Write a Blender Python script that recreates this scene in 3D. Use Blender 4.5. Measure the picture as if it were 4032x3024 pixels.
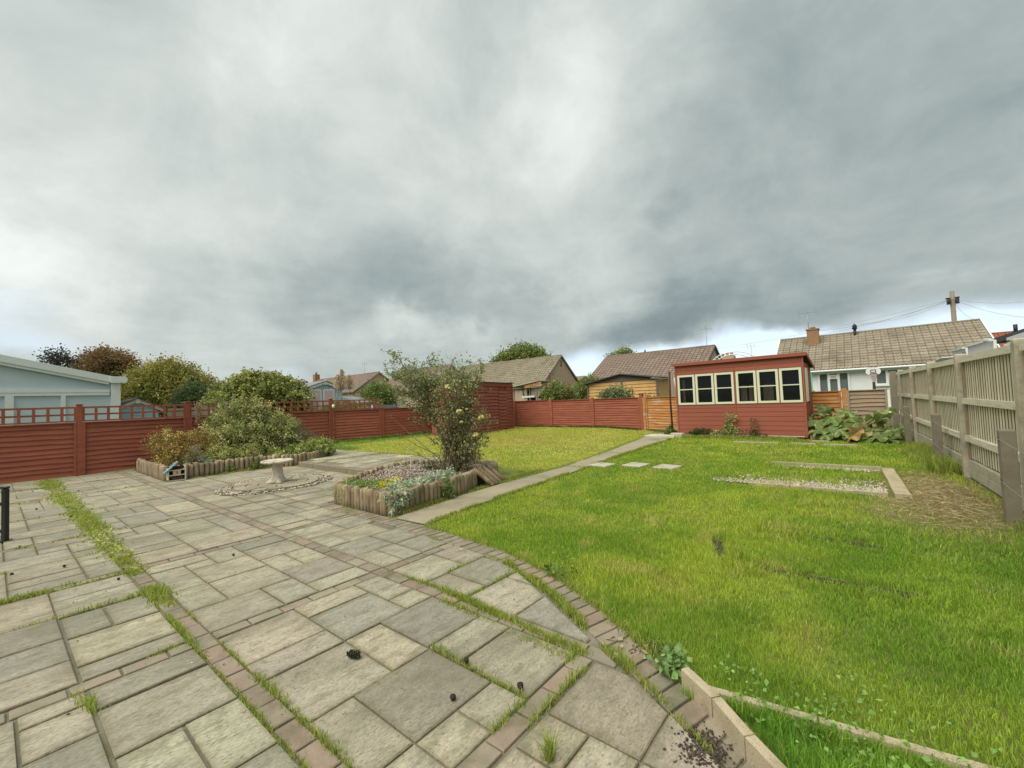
import bpy, math, random
import numpy as np
from mathutils import Matrix, Vector

for _o in list(bpy.data.objects):
    bpy.data.objects.remove(_o)
SC = bpy.context.scene
COL = SC.collection
rnd = random.Random(7)
R = math.radians

# ------------------------------------------------------------------ camera
# garden axes: X runs from the house towards the summerhouse, Y towards the trellis fence
CAM_H, FPX, PITCH, ROLL, PHI = 1.45, 1676.4, 0.0396066, 0.0401461, R(50.9)
_cp, _sp, _cr, _sr = math.cos(PITCH), math.sin(PITCH), math.cos(ROLL), math.sin(ROLL)
_M = np.array([[1, 0, 0], [0, _sp, _cp], [0, -_cp, _sp]]) @ np.array([[_cr, -_sr, 0], [_sr, _cr, 0], [0, 0, 1]])
_Y = np.array([[math.cos(PHI), math.sin(PHI), 0], [-math.sin(PHI), math.cos(PHI), 0], [0, 0, 1]])
CW = _Y @ _M                      # columns: camera right, down, forward in garden axes
S = 4032 / 2212

def ray(px, py):
    """direction of a photo point (photo shown 2212 wide), forward depth 1"""
    return CW @ np.array([(px * S - 2016) / FPX, (py * S - 1512) / FPX, 1.0])
def G(px, py, z=0.0):
    d = ray(px, py); t = (CAM_H - z) / -d[2]
    return (d[0] * t, d[1] * t)
def D(px, py, depth):
    d = ray(px, py) * depth
    return Vector((d[0], d[1], d[2] + CAM_H))
def onX(px, py, x):
    d = ray(px, py); k = x / d[0]
    return Vector((x, d[1] * k, CAM_H + d[2] * k))
def onY(px, py, y):
    d = ray(px, py); k = y / d[1]
    return Vector((d[0] * k, y, CAM_H + d[2] * k))

cam = bpy.data.cameras.new('camera')
cam.sensor_width = 36; cam.sensor_fit = 'HORIZONTAL'
cam.lens = FPX / 4032 * 36
cam.clip_start = 0.05; cam.clip_end = 6000
co = bpy.data.objects.new('camera', cam); COL.objects.link(co)
_m = Matrix(((CW[0][0], -CW[0][1], -CW[0][2], 0), (CW[1][0], -CW[1][1], -CW[1][2], 0), (CW[2][0], -CW[2][1], -CW[2][2], CAM_H), (0, 0, 0, 1)))
co.matrix_world = _m
SC.camera = co

# ------------------------------------------------------------------ light and sky
SC.view_settings.view_transform = 'Standard'
SC.view_settings.look = 'None'
SC.view_settings.gamma = 1
SC.view_settings.exposure = 1.45
SC.view_settings.use_curve_mapping = False
SUN_AZ, SUN_EL = R(172), R(58)
sun = bpy.data.lights.new('sun', 'SUN'); sun.energy = 1.5; sun.angle = R(60); sun.color = (1.0, 0.94, 0.82)
so = bpy.data.objects.new('sun', sun); COL.objects.link(so)
so.rotation_euler = Vector((-math.cos(SUN_AZ) * math.cos(SUN_EL), -math.sin(SUN_AZ) * math.cos(SUN_EL), -math.sin(SUN_EL))).to_track_quat('-Z', 'Y').to_euler()

def N(nt, typ, **kw):
    n = nt.nodes.new(typ)
    for k, v in kw.items():
        if k == 'inp':
            for i, val in v.items():
                n.inputs[i].default_value = val
        else:
            setattr(n, k, v)
    return n
def math_(nt, op, a, b=None, c=None, clamp=False):
    n = nt.nodes.new('ShaderNodeMath'); n.operation = op; n.use_clamp = clamp
    for i, v in enumerate((a, b, c)):
        if v is None: continue
        if isinstance(v, (int, float)): n.inputs[i].default_value = v
        else: nt.links.new(v, n.inputs[i])
    return n.outputs[0]
def ramp(nt, fac, stops, interp='LINEAR'):
    n = nt.nodes.new('ShaderNodeValToRGB'); cr = n.color_ramp; cr.interpolation = interp
    while len(cr.elements) > 1: cr.elements.remove(cr.elements[-1])
    cr.elements[0].position = stops[0][0]; cr.elements[0].color = (*stops[0][1], 1)
    for p, c in stops[1:]:
        e = cr.elements.new(p); e.color = (*c, 1)
    if fac is not None: nt.links.new(fac, n.inputs[0])
    return n.outputs[0]
def mixc(nt, fac, a, b, blend='MIX'):
    n = nt.nodes.new('ShaderNodeMix'); n.data_type = 'RGBA'; n.blend_type = blend
    for i, v in ((0, fac), (6, a), (7, b)):
        if isinstance(v, (int, float)): n.inputs[i].default_value = v
        elif isinstance(v, tuple): n.inputs[i].default_value = (*v, 1) if len(v) == 3 else v
        else: nt.links.new(v, n.inputs[i])
    return n.outputs[2]

world = bpy.data.worlds.new('World'); SC.world = world; world.use_nodes = True
wt = world.node_tree; wt.nodes.clear()
SKY_STRENGTH = 0.1
tc = N(wt, 'ShaderNodeTexCoord'); gen = tc.outputs['Generated']
sep = N(wt, 'ShaderNodeSeparateXYZ'); wt.links.new(gen, sep.inputs[0])
zz = math_(wt, 'ADD', math_(wt, 'MAXIMUM', sep.outputs[2], 0.0), 0.16)
cxy = N(wt, 'ShaderNodeCombineXYZ')
wt.links.new(math_(wt, 'DIVIDE', sep.outputs[0], zz), cxy.inputs[0])
wt.links.new(math_(wt, 'DIVIDE', sep.outputs[1], zz), cxy.inputs[1])
def wnoise(vec, scale, detail, rough, dist=0.0, w=0.0):
    n = N(wt, 'ShaderNodeTexNoise', noise_dimensions='4D')
    n.inputs['W'].default_value = w; n.inputs['Scale'].default_value = scale
    n.inputs['Detail'].default_value = detail; n.inputs['Roughness'].default_value = rough
    n.inputs['Distortion'].default_value = dist
    wt.links.new(vec, n.inputs['Vector'])
    return n
nA = wnoise(cxy.outputs[0], 0.75, 7, 0.52, 0.3, 3.1).outputs[0]
nB = wnoise(cxy.outputs[0], 2.7, 9, 0.56, 0.5, 8.4).outputs[0]
warp = wnoise(gen, 3.2, 6, 0.6, 0.2, 1.7).outputs[1]
# warped direction, so that the cloud masses below get ragged edges
vm = N(wt, 'ShaderNodeVectorMath', operation='SUBTRACT'); wt.links.new(warp, vm.inputs[0]); vm.inputs[1].default_value = (.5, .5, .5)
vs = N(wt, 'ShaderNodeVectorMath', operation='SCALE'); wt.links.new(vm.outputs[0], vs.inputs[0]); vs.inputs['Scale'].default_value = 0.34
vd = N(wt, 'ShaderNodeVectorMath', operation='ADD'); wt.links.new(gen, vd.inputs[0]); wt.links.new(vs.outputs[0], vd.inputs[1])
vs2 = N(wt, 'ShaderNodeVectorMath', operation='SCALE'); wt.links.new(vm.outputs[0], vs2.inputs[0]); vs2.inputs['Scale'].default_value = 0.10
vd2 = N(wt, 'ShaderNodeVectorMath', operation='ADD'); wt.links.new(gen, vd2.inputs[0]); wt.links.new(vs2.outputs[0], vd2.inputs[1])
def mass(px, py, r, kz=1.0, src=None):
    """a soft cloud mass centred on one direction of the sky; kz > 1 flattens it"""
    d = Vector(ray(px, py)).normalized()
    a = N(wt, 'ShaderNodeVectorMath', operation='SUBTRACT'); wt.links.new((src or vd).outputs[0], a.inputs[0]); a.inputs[1].default_value = d
    m = N(wt, 'ShaderNodeVectorMath', operation='MULTIPLY'); wt.links.new(a.outputs[0], m.inputs[0]); m.inputs[1].default_value = (1 / r, 1 / r, kz / r)
    l = N(wt, 'ShaderNodeVectorMath', operation='LENGTH'); wt.links.new(m.outputs[0], l.inputs[0])
    mr = N(wt, 'ShaderNodeMapRange', interpolation_type='SMOOTHSTEP'); wt.links.new(l.outputs['Value'], mr.inputs[0])
    mr.inputs[1].default_value = 1.0; mr.inputs[2].default_value = 0.0; mr.inputs[3].default_value = 0.0; mr.inputs[4].default_value = 1.0
    return mr.outputs[0]
MASSES = [  # px, py, radius, flattening, brightness
    (20, 400, .42, 1.2, .24), (20, 590, .18, 1.3, .20), (1310, 120, .26, .8, .20), (1240, 290, .22, .8, .12), (1080, 430, .30, 1.2, .12),
    (900, 695, .15, 3.2, .20), (1020, 720, .11, 3.0, .14), (620, 130, .45, 1.2, .14), (560, 480, .22, 1.5, .08), (1280, 640, .18, 2.0, .08), (640, 40, .3, 1, .08), (1270, 560, .12, 1.2, .07),
    (560, 590, .35, 2.2, -.11), (860, 620, .30, 2.5, -.14), (1120, 690, .26, 3.0, -.12), (620, 330, .22, 1.2, -.09), (1850, 250, .65, 1.1, -.12), (1700, 640, .5, 2.8, -.08),
    (1420, 465, .06, 1.3, -.10), (1480, 690, .34, 3.4, -.17), (1330, 740, .28, 4.0, -.14), (250, 120, .24, 1.2, -.06), (2150, 420, .3, 1.2, -.05), (2100, 640, .16, 4.0, .08), (430, 740, .35, 4.5, .03)]
v = math_(wt, 'ADD', math_(wt, 'MULTIPLY', math_(wt, 'SUBTRACT', nA, .5), .24), math_(wt, 'MULTIPLY', math_(wt, 'SUBTRACT', nB, .5), .28))
nC = wnoise(vd2.outputs[0], 5.0, 9, .62, .4, 5.2).outputs[0]
v = math_(wt, 'ADD', v, math_(wt, 'ADD', math_(wt, 'MULTIPLY', math_(wt, 'SUBTRACT', nC, .5), .44), .485))
for px, py, r_, kz, w_ in MASSES:
    v = math_(wt, 'ADD', v, math_(wt, 'MULTIPLY', mass(px, py, r_, kz), w_))
def K(c): return tuple(q / SKY_STRENGTH / 2.35 for q in c)
cloud = ramp(wt, v, [(0.0, K((.15, .19, .22))), (.2, K((.235, .29, .30))), (.4, K((.38, .435, .425))), (.6, K((.545, .59, .57))), (.85, K((.78, .82, .79))), (1, K((.90, .93, .91)))])
sky = N(wt, 'ShaderNodeTexSky', sky_type='NISHITA')
sky.sun_disc = False; sky.sun_elevation = SUN_EL; sky.sun_rotation = R(90) - SUN_AZ
clear = mixc(wt, math_(wt, 'MULTIPLY', nB, 1.25, clamp=True), mixc(wt, .35, sky.outputs[0], K((.30, .46, .74))), K((.74, .80, .86)))
gap = None
for px, py, r_, kz, w_ in [(1250, 790, .13, 2.2, 1.2), (1420, 772, .12, 3.0, 1.0), (1620, 740, .13, 2.6, 1.3), (1720, 730, .12, 3.0, 1.2), (2190, 712, .15, 3.4, 1.3), (1500, 780, .2, 4, 1.0), (2000, 760, .4, 4.5, 1.0), (90, 745, .09, 3.2, .5), (10, 690, .1, 1.4, .3), (620, 812, .05, 2, .35)]:
    g_ = math_(wt, 'MULTIPLY', mass(px, py, r_, kz, vd2), w_)
    gap = g_ if gap is None else math_(wt, 'ADD', gap, g_)
gap = math_(wt, 'MULTIPLY', gap, 1.0, clamp=True)
skycol = mixc(wt, gap, cloud, clear)
bg = N(wt, 'ShaderNodeBackground'); bg.inputs['Strength'].default_value = SKY_STRENGTH
wt.links.new(skycol, bg.inputs[0])
wo = N(wt, 'ShaderNodeOutputWorld'); wt.links.new(bg.outputs[0], wo.inputs[0])

# ------------------------------------------------------------------ materials
def newmat(name):
    m = bpy.data.materials.new(name); m.use_nodes = True
    nt = m.node_tree
    return m, nt, nt.nodes['Principled BSDF']
def pos(nt, scale=(1, 1, 1)):
    g = N(nt, 'ShaderNodeNewGeometry')
    mp = N(nt, 'ShaderNodeMapping'); mp.inputs['Scale'].default_value = scale
    nt.links.new(g.outputs['Position'], mp.inputs[0])
    return mp.outputs[0]
def noise(nt, vec, scale, detail=4, rough=.55, dist=0.0):
    n = N(nt, 'ShaderNodeTexNoise'); n.inputs['Scale'].default_value = scale; n.inputs['Detail'].default_value = detail
    n.inputs['Roughness'].default_value = rough; n.inputs['Distortion'].default_value = dist
    nt.links.new(vec, n.inputs['Vector'])
    return n.outputs[0]
def bump(nt, bsdf, h, dist=.004, strength=.6, prev=None):
    b = N(nt, 'ShaderNodeBump'); b.inputs['Distance'].default_value = dist; b.inputs['Strength'].default_value = strength
    nt.links.new(h, b.inputs['Height'])
    if prev is not None: nt.links.new(prev, b.inputs['Normal'])
    nt.links.new(b.outputs[0], bsdf.inputs['Normal'])
    return b.outputs[0]
def surf(name, base, var=.25, scale=6, fine=60, stain=None, stain_t=.58, stain_s=2.5, stain_amt=.6, stretch=(1, 1, 1), rough=.85, bmp=.004, spec=.3, attr=False, rand=.0, speck=None, stain2=None, fine_k=1.6, speck_s=140):
    """weathered surface: base colour (or vertex colour), broad and fine variation, a stain, relief"""
    m, nt, b = newmat(name)
    p = pos(nt, stretch)
    n1 = noise(nt, p, scale, 5, .6); n2 = noise(nt, p, fine, 3, .6)
    if attr:
        a = N(nt, 'ShaderNodeAttribute', attribute_name='col'); c = a.outputs['Color']
    else:
        c = base
    f = math_(nt, 'ADD', math_(nt, 'MULTIPLY', n1, var * 2.2), math_(nt, 'MULTIPLY', n2, var * fine_k))
    f = math_(nt, 'ADD', f, 1 - var * (1.1 + fine_k * .5))
    if rand:
        oi = N(nt, 'ShaderNodeObjectInfo')
        f = math_(nt, 'MULTIPLY', f, math_(nt, 'ADD', math_(nt, 'MULTIPLY', oi.outputs['Random'], rand * 2), 1 - rand))
    cm = N(nt, 'ShaderNodeCombineXYZ')
    for i in range(3): nt.links.new(f, cm.inputs[i])
    col = mixc(nt, 1.0, c, cm.outputs[0], 'MULTIPLY')
    if stain is not None:
        n3 = noise(nt, p, stain_s, 6, .65, .4)
        mr = N(nt, 'ShaderNodeMapRange'); nt.links.new(n3, mr.inputs[0]); mr.inputs[1].default_value = stain_t - .08; mr.inputs[2].default_value = stain_t + .1; mr.inputs[4].default_value = stain_amt
        col = mixc(nt, mr.outputs[0], col, stain)
    if stain2 is not None:
        sc, ss, st, sa = stain2
        n5 = noise(nt, p, ss, 5, .6, .2)
        mr = N(nt, 'ShaderNodeMapRange'); nt.links.new(n5, mr.inputs[0]); mr.inputs[1].default_value = st - .05; mr.inputs[2].default_value = st + .07; mr.inputs[4].default_value = sa
        col = mixc(nt, mr.outputs[0], col, sc)
    if speck is not None:
        n4 = noise(nt, p, speck_s, 2, .5)
        mr = N(nt, 'ShaderNodeMapRange'); nt.links.new(n4, mr.inputs[0]); mr.inputs[1].default_value = .60; mr.inputs[2].default_value = .68; mr.inputs[4].default_value = .7
        col = mixc(nt, mr.outputs[0], col, speck)
    nt.links.new(col, b.inputs['Base Color'])
    b.inputs['Roughness'].default_value = rough; b.inputs['Specular IOR Level'].default_value = spec
    if bmp:
        pr = bump(nt, b, n1, bmp * 3, .5); bump(nt, b, n2, bmp, .7, pr)
    return m
def plain(name, c, rough=.6, metal=0, spec=.4):
    m, nt, b = newmat(name)
    n = noise(nt, pos(nt), 9, 4)
    col = mixc(nt, math_(nt, 'MULTIPLY', n, .35), c, tuple(q * .6 for q in c))
    nt.links.new(col, b.inputs['Base Color'])
    b.inputs['Roughness'].default_value = rough; b.inputs['Metallic'].default_value = metal; b.inputs['Specular IOR Level'].default_value = spec
    return m
def leafmat(name, transl=.35, rough=.55, spec=.25):
    m, nt, b = newmat(name)
    a = N(nt, 'ShaderNodeAttribute', attribute_name='col')
    nt.links.new(a.outputs['Color'], b.inputs['Base Color'])
    b.inputs['Roughness'].default_value = rough; b.inputs['Specular IOR Level'].default_value = spec
    t = N(nt, 'ShaderNodeBsdfTranslucent'); nt.links.new(a.outputs['Color'], t.inputs[0])
    mx = N(nt, 'ShaderNodeMixShader'); mx.inputs[0].default_value = transl
    nt.links.new(b.outputs[0], mx.inputs[1]); nt.links.new(t.outputs[0], mx.inputs[2])
    nt.links.new(mx.outputs[0], nt.nodes['Material Output'].inputs[0])
    return m
def glass(name, tint=(.02, .022, .025)):
    m, nt, b = newmat(name)
    b.inputs['Base Color'].default_value = (*tint, 1); b.inputs['Roughness'].default_value = .04; b.inputs['Specular IOR Level'].default_value = .5
    t = N(nt, 'ShaderNodeBsdfTransparent'); t.inputs[0].default_value = (.86, .90, .88, 1)
    mx = N(nt, 'ShaderNodeMixShader'); mx.inputs[0].default_value = .72
    nt.links.new(b.outputs[0], mx.inputs[1]); nt.links.new(t.outputs[0], mx.inputs[2])
    nt.links.new(mx.outputs[0], nt.nodes['Material Output'].inputs[0])
    return m

M = {}
M['slab'] = surf('riven_paving', None, .36, 11, 60, stretch=(.75, 1.6, 1), stain=(.135, .12, .085), stain_t=.53, stain_s=1.1, stain_amt=.55, rough=.9, bmp=.0045, attr=True, fine_k=3.4, speck_s=52, speck=(.12, .108, .08), stain2=((.14, .135, .085), 9, .56, .5))
M['brick'] = surf('brick_paver', None, .25, 9, 90, stain=(.08, .085, .04), stain_t=.56, stain_s=3, stain_amt=.6, rough=.9, bmp=.003, attr=True)
M['mortar'] = surf('mortar_bed', (.18, .165, .125), .3, 4, 70, stain=(.09, .095, .03), stain_t=.54, stain_s=2.2, stain_amt=.7, rough=.95)
M['concrete'] = surf('path_concrete', (.30, .265, .185), .22, 2.2, 70, stain=(.12, .12, .06), stain_t=.60, stain_s=1.2, stain_amt=.55, rough=.92, bmp=.003, speck=(.13, .12, .09))
M['palestone'] = surf('pale_slab', (.50, .46, .36), .2, 5, 60, stain=(.2, .2, .12), stain_t=.62, stain_s=3, rough=.9)
M['stepstone'] = surf('stepping_stone', (.42, .39, .31), .25, 5, 60, stain=(.2, .19, .11), stain_t=.56, stain_s=3, rough=.9)
M['polewood'] = surf('pole_wood', (.24, .20, .15), .25, 5, 60, stretch=(3, 3, .4), rough=.9)
M['kerb'] = surf('kerb_concrete', (.40, .34, .23), .2, 7, 120, stain=(.17, .14, .07), stain_t=.58, stain_s=5, rough=.92, bmp=.003, speck=(.16, .13, .09))
M['postc'] = surf('concrete_post', (.44, .40, .30), .25, 5, 120, stain=(.17, .155, .11), stain_t=.58, stain_s=4, stain_amt=.6, rough=.92, bmp=.003, speck=(.12, .11, .09))
M['postdark'] = surf('lichen_concrete', (.21, .18, .135), .28, 6, 120, stain=(.30, .26, .15), stain_t=.62, stain_s=7, rough=.95, bmp=.004)
M['soil'] = surf('lawn_soil', (.13, .165, .03), .4, 3, 40, stain=(.10, .085, .04), stain_t=.55, stain_s=1.1, rough=1)
M['earth'] = surf('dark_earth', (.05, .04, .028), .4, 5, 50, rough=1, bmp=.008)
M['redwood'] = surf('red_painted_wood', (.315, .098, .058), .22, 2.2, 45, stretch=(1, 1, 7), stain=(.225, .067, .043), stain_t=.55, stain_s=1.5, stain_amt=.6, rough=.72, bmp=.0018, spec=.25, rand=.07)
M['redwall'] = surf('red_cladding', (.295, .092, .058), .14, 2.2, 45, stretch=(1, .25, 6), stain=(.25, .077, .05), stain_t=.57, stain_s=1.2, rough=.7, bmp=.0015, spec=.25, rand=.06)
M['orange'] = surf('orange_stained_wood', (.47, .20, .055), .22, 3, 45, stretch=(1, 1, 5), stain=(.52, .43, .33), stain_t=.58, stain_s=2.2, stain_amt=.8, rough=.75, bmp=.002, rand=.1)
M['greywood'] = surf('silvered_wood', (.30, .23, .165), .25, 3, 50, stretch=(1, 1, 5), stain=(.42, .20, .09), stain_t=.6, stain_s=1.6, stain_amt=.7, rough=.85, bmp=.002, rand=.12)
M['oldwood'] = surf('weathered_boards', (.52, .44, .29), .28, 5, 70, stretch=(6, 6, .5), stain=(.31, .25, .155), stain_t=.57, stain_s=2, stain_amt=.6, rough=.88, bmp=.002, rand=.13)
M['agedwood'] = surf('aged_grey_boards', (.34, .29, .215), .3, 5, 70, stretch=(6, 6, .5), stain=(.19, .155, .11), stain_t=.55, stain_s=2, stain_amt=.6, rough=.88, bmp=.002, rand=.13)
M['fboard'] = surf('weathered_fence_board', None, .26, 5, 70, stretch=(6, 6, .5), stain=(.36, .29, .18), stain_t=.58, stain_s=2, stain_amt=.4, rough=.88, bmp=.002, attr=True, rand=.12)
M['rail'] = surf('pale_rail', (.62, .57, .45), .2, 6, 60, stretch=(.6, 4, 4), stain=(.24, .2, .14), stain_t=.62, rough=.85)
M['log'] = surf('log_timber', (.30, .235, .15), .3, 7, 60, stretch=(3, 3, .6), stain=(.13, .085, .045), stain_t=.56, stain_s=3, stain_amt=.75, rough=.9, bmp=.003, rand=.2, stain2=((.12, .13, .05), 4, .62, .5))
M['paleframe'] = surf('pale_green_frame', (.63, .65, .48), .07, 6, 50, stretch=(1, 1, 2), rough=.6, bmp=.0006, spec=.35)
M['white'] = plain('white_upvc', (.80, .81, .80), .4)
M['offwhite'] = surf('white_render', (.76, .77, .76), .06, 3, 60, rough=.9, bmp=.002)
M['garage'] = surf('pale_blue_panel', (.50, .60, .63), .05, 3, 90, rough=.8, bmp=.001)
M['garagetrim'] = plain('garage_trim', (.74, .78, .76), .5)
M['tile'] = surf('roof_tile_buff', (.265, .228, .172), .22, 3, 40, stain=(.11, .085, .06), stain_t=.6, stain_s=.8, stain_amt=.6, rough=.92, rand=.14)
M['tilepink'] = surf('roof_tile_brown', (.225, .172, .138), .2, 3, 40, stain=(.13, .09, .07), stain_t=.6, stain_s=.7, rough=.92, rand=.12)
M['tilegrey'] = surf('roof_tile_grey', (.26, .225, .16), .2, 3, 40, stain=(.12, .11, .08), stain_t=.6, stain_s=.8, rough=.92, rand=.1)
M['tilered'] = surf('roof_tile_red', (.27, .10, .065), .2, 3, 40, rough=.92)
M['tiledark'] = surf('roof_felt', (.075, .075, .08), .25, 4, 50, rough=.9)
M['dash'] = surf('pebbledash', (.46, .34, .25), .15, 8, 120, stain=(.37, .27, .20), stain_t=.58, stain_s=.8, rough=.95, bmp=.006)
M['chim'] = surf('chimney_brick', (.30, .175, .095), .25, 5, 60, rough=.9)
M['tan'] = surf('tan_panel', (.62, .38, .15), .1, 2, 60, stain=(.42, .26, .13), stain_t=.6, rough=.8, bmp=.001)
M['brownfelt'] = surf('brown_gable', (.16, .12, .10), .15, 4, 60, rough=.85)
M['bluewood'] = surf('blue_painted_wood', (.36, .51, .57), .1, 3, 50, stretch=(1, 1, 4), rough=.75, rand=.05)
M['cream'] = plain('cream_bargeboard', (.72, .66, .52), .6)
M['black'] = plain('black_paint', (.014, .014, .018), .35, 0, .5)
M['darkmetal'] = plain('dark_metal', (.03, .028, .028), .5, .3)
M['rust'] = surf('rusty_pipe', (.085, .025, .018), .3, 8, 60, rough=.8)
M['wire'] = plain('wire_steel', (.42, .42, .40), .4, .7)
M['zinc'] = plain('zinc_strip', (.30, .31, .33), .35, .6)
M['green'] = plain('green_plastic', (.06, .55, .05), .4)
M['teal'] = plain('teal_plastic', (.06, .42, .34), .4)
M['net'] = plain('net_cord', (.66, .50, .50), .8)
M['blueroof'] = surf('blue_weathered_board', (.12, .25, .31), .25, 9, 80, stain=(.5, .55, .55), stain_t=.6, stain_s=12, rough=.8)
M['pinkblock'] = surf('pink_block', (.55, .36, .26), .15, 12, 80, rough=.9)
M['darkhole'] = plain('dark_hole', (.02, .014, .012), .9)
M['stonecast'] = surf('cast_stone', (.53, .48, .39), .22, 7, 90, stain=(.16, .14, .08), stain_t=.56, stain_s=6, stain_amt=.7, rough=.93, bmp=.004, stain2=((.36, .17, .10), 4.5, .64, .5))
M['pebble'] = surf('pebble', None, .15, 15, 90, rough=.85, bmp=0, attr=True)
M['bark'] = surf('bark', (.12, .085, .06), .35, 12, 80, stretch=(1, 1, .4), rough=.95, bmp=.003)
M['twig'] = surf('rose_cane', (.20, .15, .10), .3, 14, 90, rough=.9, stain=(.10, .12, .04), stain_t=.55, stain_s=5)
M['leaf'] = leafmat('leaf', .35)
M['grass'] = leafmat('grass_blade', .45, .5, .2)
M['bigleaf'] = leafmat('rhubarb_leaf', .30, .42, .35)
M['petal'] = leafmat('petal', .4, .7, .1)
M['glass'] = glass('window_glass')
M['glassfar'] = glass('house_window_glass', (.03, .04, .05))
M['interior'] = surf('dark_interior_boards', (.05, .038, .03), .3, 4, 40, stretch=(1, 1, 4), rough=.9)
M['curtain'] = surf('curtain_cloth', (.42, .30, .24), .2, 6, 60, stretch=(8, 8, .5), rough=.9)
M['blind'] = plain('window_blind', (.52, .45, .30), .8)
M['cone'] = surf('pine_cone', (.03, .022, .018), .4, 40, 120, rough=.9)
M['hill'] = surf('hill', (.05, .095, .075), .3, .02, .4, rough=1, bmp=0)
M['ground'] = surf('far_ground', (.07, .10, .03), .3, .3, 8, rough=1)
M['dryleaf'] = surf('dry_leaf', (.42, .30, .10), .3, 20, 90, rough=.8)
# ------------------------------------------------------------------ mesh helpers
class MB:
    """collects faces and links them as ONE mesh object"""
    def __init__(s): s.v = []; s.f = []; s.c = []; s.sm = []
    def add(s, verts, faces, col=None, smooth=False):
        o = len(s.v); s.v += [tuple(q) for q in verts]
        for f in faces: s.f.append(tuple(i + o for i in f)); s.sm.append(smooth)
        s.c += [col or (.5, .5, .5)] * len(verts)
        return s
    def box(s, c, size, rot=None, col=None):
        hx, hy, hz = size[0] / 2, size[1] / 2, size[2] / 2
        p = [Vector((x, y, z)) for z in (-hz, hz) for x, y in ((-hx, -hy), (hx, -hy), (hx, hy), (-hx, hy))]
        if rot is not None: p = [rot @ q for q in p]
        c = Vector(c); p = [q + c for q in p]
        return s.add(p, [(0, 3, 2, 1), (4, 5, 6, 7), (0, 1, 5, 4), (1, 2, 6, 5), (2, 3, 7, 6), (3, 0, 4, 7)], col)
    def bar(s, a, b, w, h, up=(0, 0, 1), col=None):
        """a box from a to b, w wide and h high"""
        a = Vector(a); b = Vector(b); d = b - a; L = d.length
        x = d / L; u = Vector(up); y = u.cross(x)
        if y.length < 1e-4: y = Vector((0, 1, 0)).cross(x)
        y.normalize(); z = x.cross(y)
        rot = Matrix((x, y, z)).transposed()
        return s.box((a + b) / 2, (L, w, h), rot, col)
    def cbox(s, c, size, ch=.006, rot=None, col=None):
        """box with all vertical and top edges eased"""
        hx, hy, hz = size[0] / 2, size[1] / 2, size[2] / 2
        ch = min(ch, hx * .6, hy * .6, hz * .8)
        p = []
        for z, k in ((-hz, 0), (hz - ch, 0), (hz, ch)):
            for x, y in ((-hx, -hy), (hx, -hy), (hx, hy), (-hx, hy)):
                sx = 1 if x > 0 else -1; sy = 1 if y > 0 else -1
                p.append(Vector((x - sx * k, y - sy * k, z)))
        if rot is not None: p = [rot @ q for q in p]
        c = Vector(c); p = [q + c for q in p]
        f = [(0, 3, 2, 1), (8, 9, 10, 11)]
        for k in (0, 4):
            for i in range(4): f.append((k + i, k + (i + 1) % 4, k + 4 + (i + 1) % 4, k + 4 + i))
        return s.add(p, f, col)
    def poly(s, pts, z0, z1, ch=0.0, col=None, tilt=(0, 0), dirt=None):
        """convex outline extruded from z0 to z1 with an eased top edge"""
        n = len(pts); cx = sum(q[0] for q in pts) / n; cy = sum(q[1] for q in pts) / n
        def zt(x, y): return tilt[0] * (x - cx) + tilt[1] * (y - cy)
        rows = [[(x, y, z0) for x, y in pts]]
        if ch:
            rows.append([(x, y, z1 - ch + zt(x, y)) for x, y in pts])
            ins = []
            for x, y in pts:
                d = math.hypot(x - cx, y - cy) or 1; k = 1 - ch * 1.3 / d
                ins.append((cx + (x - cx) * k, cy + (y - cy) * k, z1 + zt(x, y)))
            rows.append(ins)
        else:
            rows.append([(x, y, z1 + zt(x, y)) for x, y in pts])
        if dirt:      # an inner ring: the margin along the joints holds dirt
            for dd in (.012, dirt[0]):
                ins = []
                for x, y in pts:
                    d = math.hypot(x - cx, y - cy) or 1; k = 1 - min(dd * 1.3 / d, .6)
                    ins.append((cx + (x - cx) * k, cy + (y - cy) * k, z1 + zt(x, y) * k))
                rows.append(ins)
        v = [q for r in rows for q in r]; f = [tuple(range((len(rows) - 1) * n, len(rows) * n))]
        for k in range(len(rows) - 1):
            for i in range(n): f.append((k * n + i, k * n + (i + 1) % n, (k + 1) * n + (i + 1) % n, (k + 1) * n + i))
        s.add(v, f, col)
        if dirt:
            m_ = len(v); dk = tuple(q * w for q, w in zip(col, dirt[1]))
            s.c[-m_:] = [dk] * (m_ - 2 * n) + [tuple(q * (.35 + .65 * w) for q, w in zip(col, dirt[1]))] * n + [col] * n
        return s
    def tube(s, pts, radii, n=8, cap=True, col=None, smooth=True):
        pts = [Vector(q) for q in pts]
        if isinstance(radii, (int, float)): radii = [radii] * len(pts)
        v = []; ref = None
        for i, q in enumerate(pts):
            t = (pts[min(i + 1, len(pts) - 1)] - pts[max(i - 1, 0)])
            if t.length < 1e-9: t = Vector((0, 0, 1))
            t.normalize()
            if ref is None:
                ref = t.orthogonal().normalized()
            else:
                ref = (ref - t * ref.dot(t))
                ref = ref.normalized() if ref.length > 1e-5 else t.orthogonal().normalized()
            b = t.cross(ref)
            for k in range(n):
                a = 2 * math.pi * k / n
                v.append(q + (ref * math.cos(a) + b * math.sin(a)) * radii[i])
        f = []
        for i in range(len(pts) - 1):
            for k in range(n): f.append((i * n + k, i * n + (k + 1) % n, (i + 1) * n + (k + 1) % n, (i + 1) * n + k))
        s.add(v, f, col, smooth)
        if cap:
            o = len(s.v) - len(v)
            s.f.append(tuple(o + k for k in reversed(range(n)))); s.sm.append(False)
            s.f.append(tuple(o + (len(pts) - 1) * n + k for k in range(n))); s.sm.append(False)
        return s
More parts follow.
